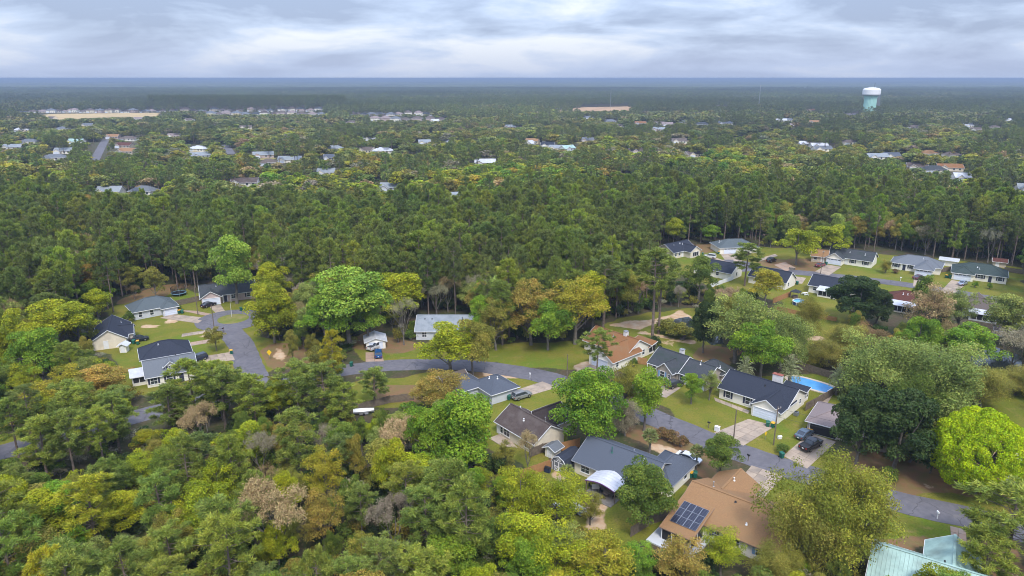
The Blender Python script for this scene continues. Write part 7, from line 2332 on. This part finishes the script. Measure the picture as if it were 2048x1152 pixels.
def build_woods():
    global N_PINE, N_BROAD
    size = WH * WR / (WY ** 2)
    # what is behind other trees shows little: rank by size in the picture
    order = np.argsort(-size)
    single = np.zeros(len(WX), bool)
    np_, nb = N_PINE, N_BROAD
    for i in order:
        inside = -30 < WU[i] < 2078 and proj(WX[i], WY[i], WH[i])[1] < 1140
        if not inside or WH[i] < 4.4: continue
        if WK[i] == 'pine' and np_ < 300: single[i] = True; np_ += 1
        elif WK[i] != 'pine' and nb < 300: single[i] = True; nb += 1
        if np_ >= 300 and nb >= 300: break
    made = []
    for i in np.nonzero(single)[0]:
        k = WK[i]
        if k == 'pine': key, nm, word = f'pine{random.randrange(5)}', 'pine_tree', 'pine'
        elif k == 'bare': key, nm, word = f'bare{random.randrange(3)}', 'bare_tree', 'leafless tree'
        else:
            key = random.choice(('oak0', 'oak1', 'oak2', 'oak3', 'airy0', 'airy1', 'airy0')) if WH[i] > 5 else random.choice(('feather0', 'feather1', 'oak2'))
            nm, word = 'broadleaf_tree', 'broadleaf tree'
        sz = 'tall' if WH[i] > 15 else 'low' if WH[i] < 8 else 'mid-sized'
        lb = f"{sz} {COLOUR_WORD[str(WT[i])]} {word} {zone_of(WU[i], WV[i])}"
        o = tree(key, WX[i], WY[i], WH[i], WR[i], jitter(TINT[str(WT[i])]), nm, lb, 'tree')
        made.append((lb, WU[i], o))
    same = {}
    for lb, u, o in made: same.setdefault(lb, []).append((u, o))
    for lb, lst in same.items():
        n = len(lst)
        if n == 1: continue
        lst.sort(key=lambda q: q[0])
        for q, (u, o) in enumerate(lst):
            o['group'] = lb.replace('pine ', 'pines ').replace('tree ', 'trees ', 1)
            if n == 2: o['label'] = lb + (', left one' if q == 0 else ', right one')
            elif n <= 9: o['label'] = lb + ', ' + ORD[q] + ' from left'
    rest = np.nonzero(~single)[0]
    # the rest of the forest: one object whose points carry instanced trees
    fc = bpy.data.collections.new('forest_trees')
    keys = ['pine0', 'pine1', 'pine2', 'pine3', 'oak0', 'oak1', 'oak2', 'airy0', 'bare1', 'farpine0', 'farpine1', 'farpine2', 'faroak0', 'faroak1', 'faroak2', 'farbare', 'bush', 'lowoak0', 'lowoak1', 'lowpine0', 'lowpine1']
    ki = {k: i for i, k in enumerate(keys)}
    for i, k in enumerate(keys):
        H0, R0, tm, cm = PROTO[k]
        me = bpy.data.meshes.new('forest_tree')
        vt = np.empty(len(tm.vertices) * 3); tm.vertices.foreach_get('co', vt)
        vc = np.empty(len(cm.vertices) * 3); cm.vertices.foreach_get('co', vc)
        nv = len(tm.vertices)
        fs = [tuple(p.vertices) for p in tm.polygons]
        cf = np.empty(len(cm.polygons) * 4, int); cm.polygons.foreach_get('vertices', cf)
        me.from_pydata(np.concatenate([vt, vc]).reshape(-1, 3).tolist(), [], fs + (cf.reshape(-1, 4) + nv).tolist())
        me.materials.append(tm.materials[0]); me.materials.append(cm.materials[0])
        mi = np.zeros(len(me.polygons), np.int32); mi[len(fs):] = 1
        me.polygons.foreach_set('material_index', mi)
        tv = np.empty(len(cm.polygons), np.float32); cm.attributes['tone'].data.foreach_get('value', tv)
        set_tone(me, np.concatenate([np.ones(len(fs), np.float32), tv]))
        fc.objects.link(bpy.data.objects.new('forest_tree_%02d' % i, me))
    n = len(rest)
    PATCH = 0.62 + 0.75 * (0.6 * vnoise(WX, WY * .6, 330.0) + 0.4 * vnoise(WX + 3e3, WY, 110.0))      # stands of different age and kind
    ii = np.zeros(n, np.int32); sc = np.zeros((n, 3)); tn = np.ones((n, 4)); rt = rng.uniform(0, 2 * PI, n)
    for j, i in enumerate(rest):
        d = WY[i]
        k = WK[i]
        if d < 360 and WH[i] < 4.4: key = ('bush', 'bush', 'farbare')[2 if k == 'bare' else 0]
        elif d < 360: key = {'pine': f'pine{j % 4}', 'oak': ('oak0', 'oak1', 'oak2', 'airy0')[j % 4], 'bare': 'bare1'}[k]
        elif d < 1000: key = {'pine': f'farpine{j % 3}', 'oak': f'faroak{j % 3}', 'bare': 'farbare'}[k]
        else: key = {'pine': f'lowpine{j % 2}', 'oak': f'lowoak{j % 2}', 'bare': f'lowoak{j % 2}'}[k]
        H0, R0 = PROTO[key][:2]
        ii[j] = ki[key]; sc[j] = (WR[i] / R0, WR[i] / R0, WH[i] / H0)
        c = np.array(jitter(TINT[str(WT[i])], .2))
        f = min(0.6, max(0.0, (d - 300) / 1200))              # tint eases towards one dull green with distance
        tn[j, :3] = c * (1 - f) + np.array((0.14, 0.155, 0.06)) * (0.9 if d < 1500 else 0.75) * f
        tn[j, :3] *= 1.0 if d < 700 else PATCH[i]
    me = bpy.data.meshes.new('forest')
    me.from_pydata(np.stack([WX[rest], WY[rest], np.zeros(n)], 1).tolist(), [], [])
    at = me.attributes.new('kind_index', 'INT', 'POINT'); at.data.foreach_set('value', ii)
    at = me.attributes.new('turn', 'FLOAT', 'POINT'); at.data.foreach_set('value', rt)
    at = me.attributes.new('size', 'FLOAT_VECTOR', 'POINT'); at.data.foreach_set('vector', sc.ravel())
    at = me.attributes.new('tint', 'FLOAT_COLOR', 'POINT'); at.data.foreach_set('color', tn.ravel())
    o = tag(obj('forest', me), 'forest of pines and broadleaf trees between and behind the houses', 'forest', kind='stuff')
    g = bpy.data.node_groups.new('forest_instances', 'GeometryNodeTree')
    g.interface.new_socket('Geometry', in_out='INPUT', socket_type='NodeSocketGeometry')
    g.interface.new_socket('Geometry', in_out='OUTPUT', socket_type='NodeSocketGeometry')
    L = g.links.new
    gi, go = g.nodes.new('NodeGroupInput'), g.nodes.new('NodeGroupOutput')
    m2p = g.nodes.new('GeometryNodeMeshToPoints')
    ci = nd(g, 'GeometryNodeCollectionInfo'); ci.inputs['Collection'].default_value = fc; ci.inputs['Separate Children'].default_value = True; ci.inputs['Reset Children'].default_value = True
    ip = g.nodes.new('GeometryNodeInstanceOnPoints'); ip.inputs['Pick Instance'].default_value = True

    def named(nm, typ):
        a = nd(g, 'GeometryNodeInputNamedAttribute', data_type=typ); a.inputs['Name'].default_value = nm
        return a.outputs['Attribute']
    L(gi.outputs[0], m2p.inputs['Mesh']); L(m2p.outputs[0], ip.inputs['Points']); L(ci.outputs[0], ip.inputs['Instance'])
    L(named('kind_index', 'INT'), ip.inputs['Instance Index']); L(named('size', 'FLOAT_VECTOR'), ip.inputs['Scale'])
    cx = g.nodes.new('ShaderNodeCombineXYZ'); L(named('turn', 'FLOAT'), cx.inputs['Z'])
    er = g.nodes.new('FunctionNodeEulerToRotation'); L(cx.outputs[0], er.inputs[0]); L(er.outputs[0], ip.inputs['Rotation'])
    L(ip.outputs[0], go.inputs[0])
    md = o.modifiers.new('trees', 'NODES'); md.node_group = g
    print('woods:', len(WX), 'single', int(single.sum()), 'instanced', n)


build_woods()


# ------------------------------------------------------------------ the far wood reads as one mass out to the horizon
def far_wood():
    na, nr = 700, 170
    ang = np.linspace(-0.72, 0.72, na)
    rad = 3900 * (7.0 ** (np.arange(nr) / (nr - 1)))
    A, D = np.meshgrid(ang, rad)
    x, y = D * np.tan(A), D
    base = 12 + 9 * vnoise(x, y, 900) * np.clip((D - 4000) / 4000, 0, 1)
    hill = np.clip((D - 9000) / 12000, 0, 1) * (26 + 22 * vnoise(x, y * .35, 5200.0)) + np.clip((D - 6000) / 6000, 0, 1) * 10 * vnoise(x + 9e4, y, 1800)
    z = base + hill + rng.uniform(-1, 1, x.shape) * (2.2 + D / 9000)
    V = np.stack([x, y, z], -1).reshape(-1, 3)
    i = np.arange((nr - 1) * (na - 1)); q = i // (na - 1) * na + i % (na - 1)
    me = bpy.data.meshes.new('far_wood')
    me.from_pydata(V.tolist(), [], np.stack([q, q + 1, q + na + 1, q + na], -1).tolist())
    m = pbr('far_canopy', (0.07, 0.085, 0.04), .95, spec=.05, c2=(0.15, 0.165, 0.07), scale=0.008, detail=8.0, big=(0.035, 0.05, 0.035), bigscale=0.0016)
    me.materials.append(m)
    tag(obj('far_wood', me), 'distant wooded plain stretching to the horizon', 'forest', kind='stuff')


far_wood()

# ------------------------------------------------------------------ haze
hz = bpy.data.materials.new('haze')
hz.use_nodes = True
t = hz.node_tree
t.nodes.clear()
out = nd(t, 'ShaderNodeOutputMaterial')
pv = nd(t, 'ShaderNodeVolumePrincipled')
pv.inputs['Color'].default_value = (0.39, 0.49, 0.66, 1)
pv.inputs['Density'].default_value = 2.1e-4
pv.inputs['Anisotropy'].default_value = 0.2
t.links.new(pv.outputs[0], out.inputs['Volume'])
o = MB().box(-31500, 31500, -31500, 31500, -1.5, 67.2).build('haze', hz)
tag(o, kind='stuff')
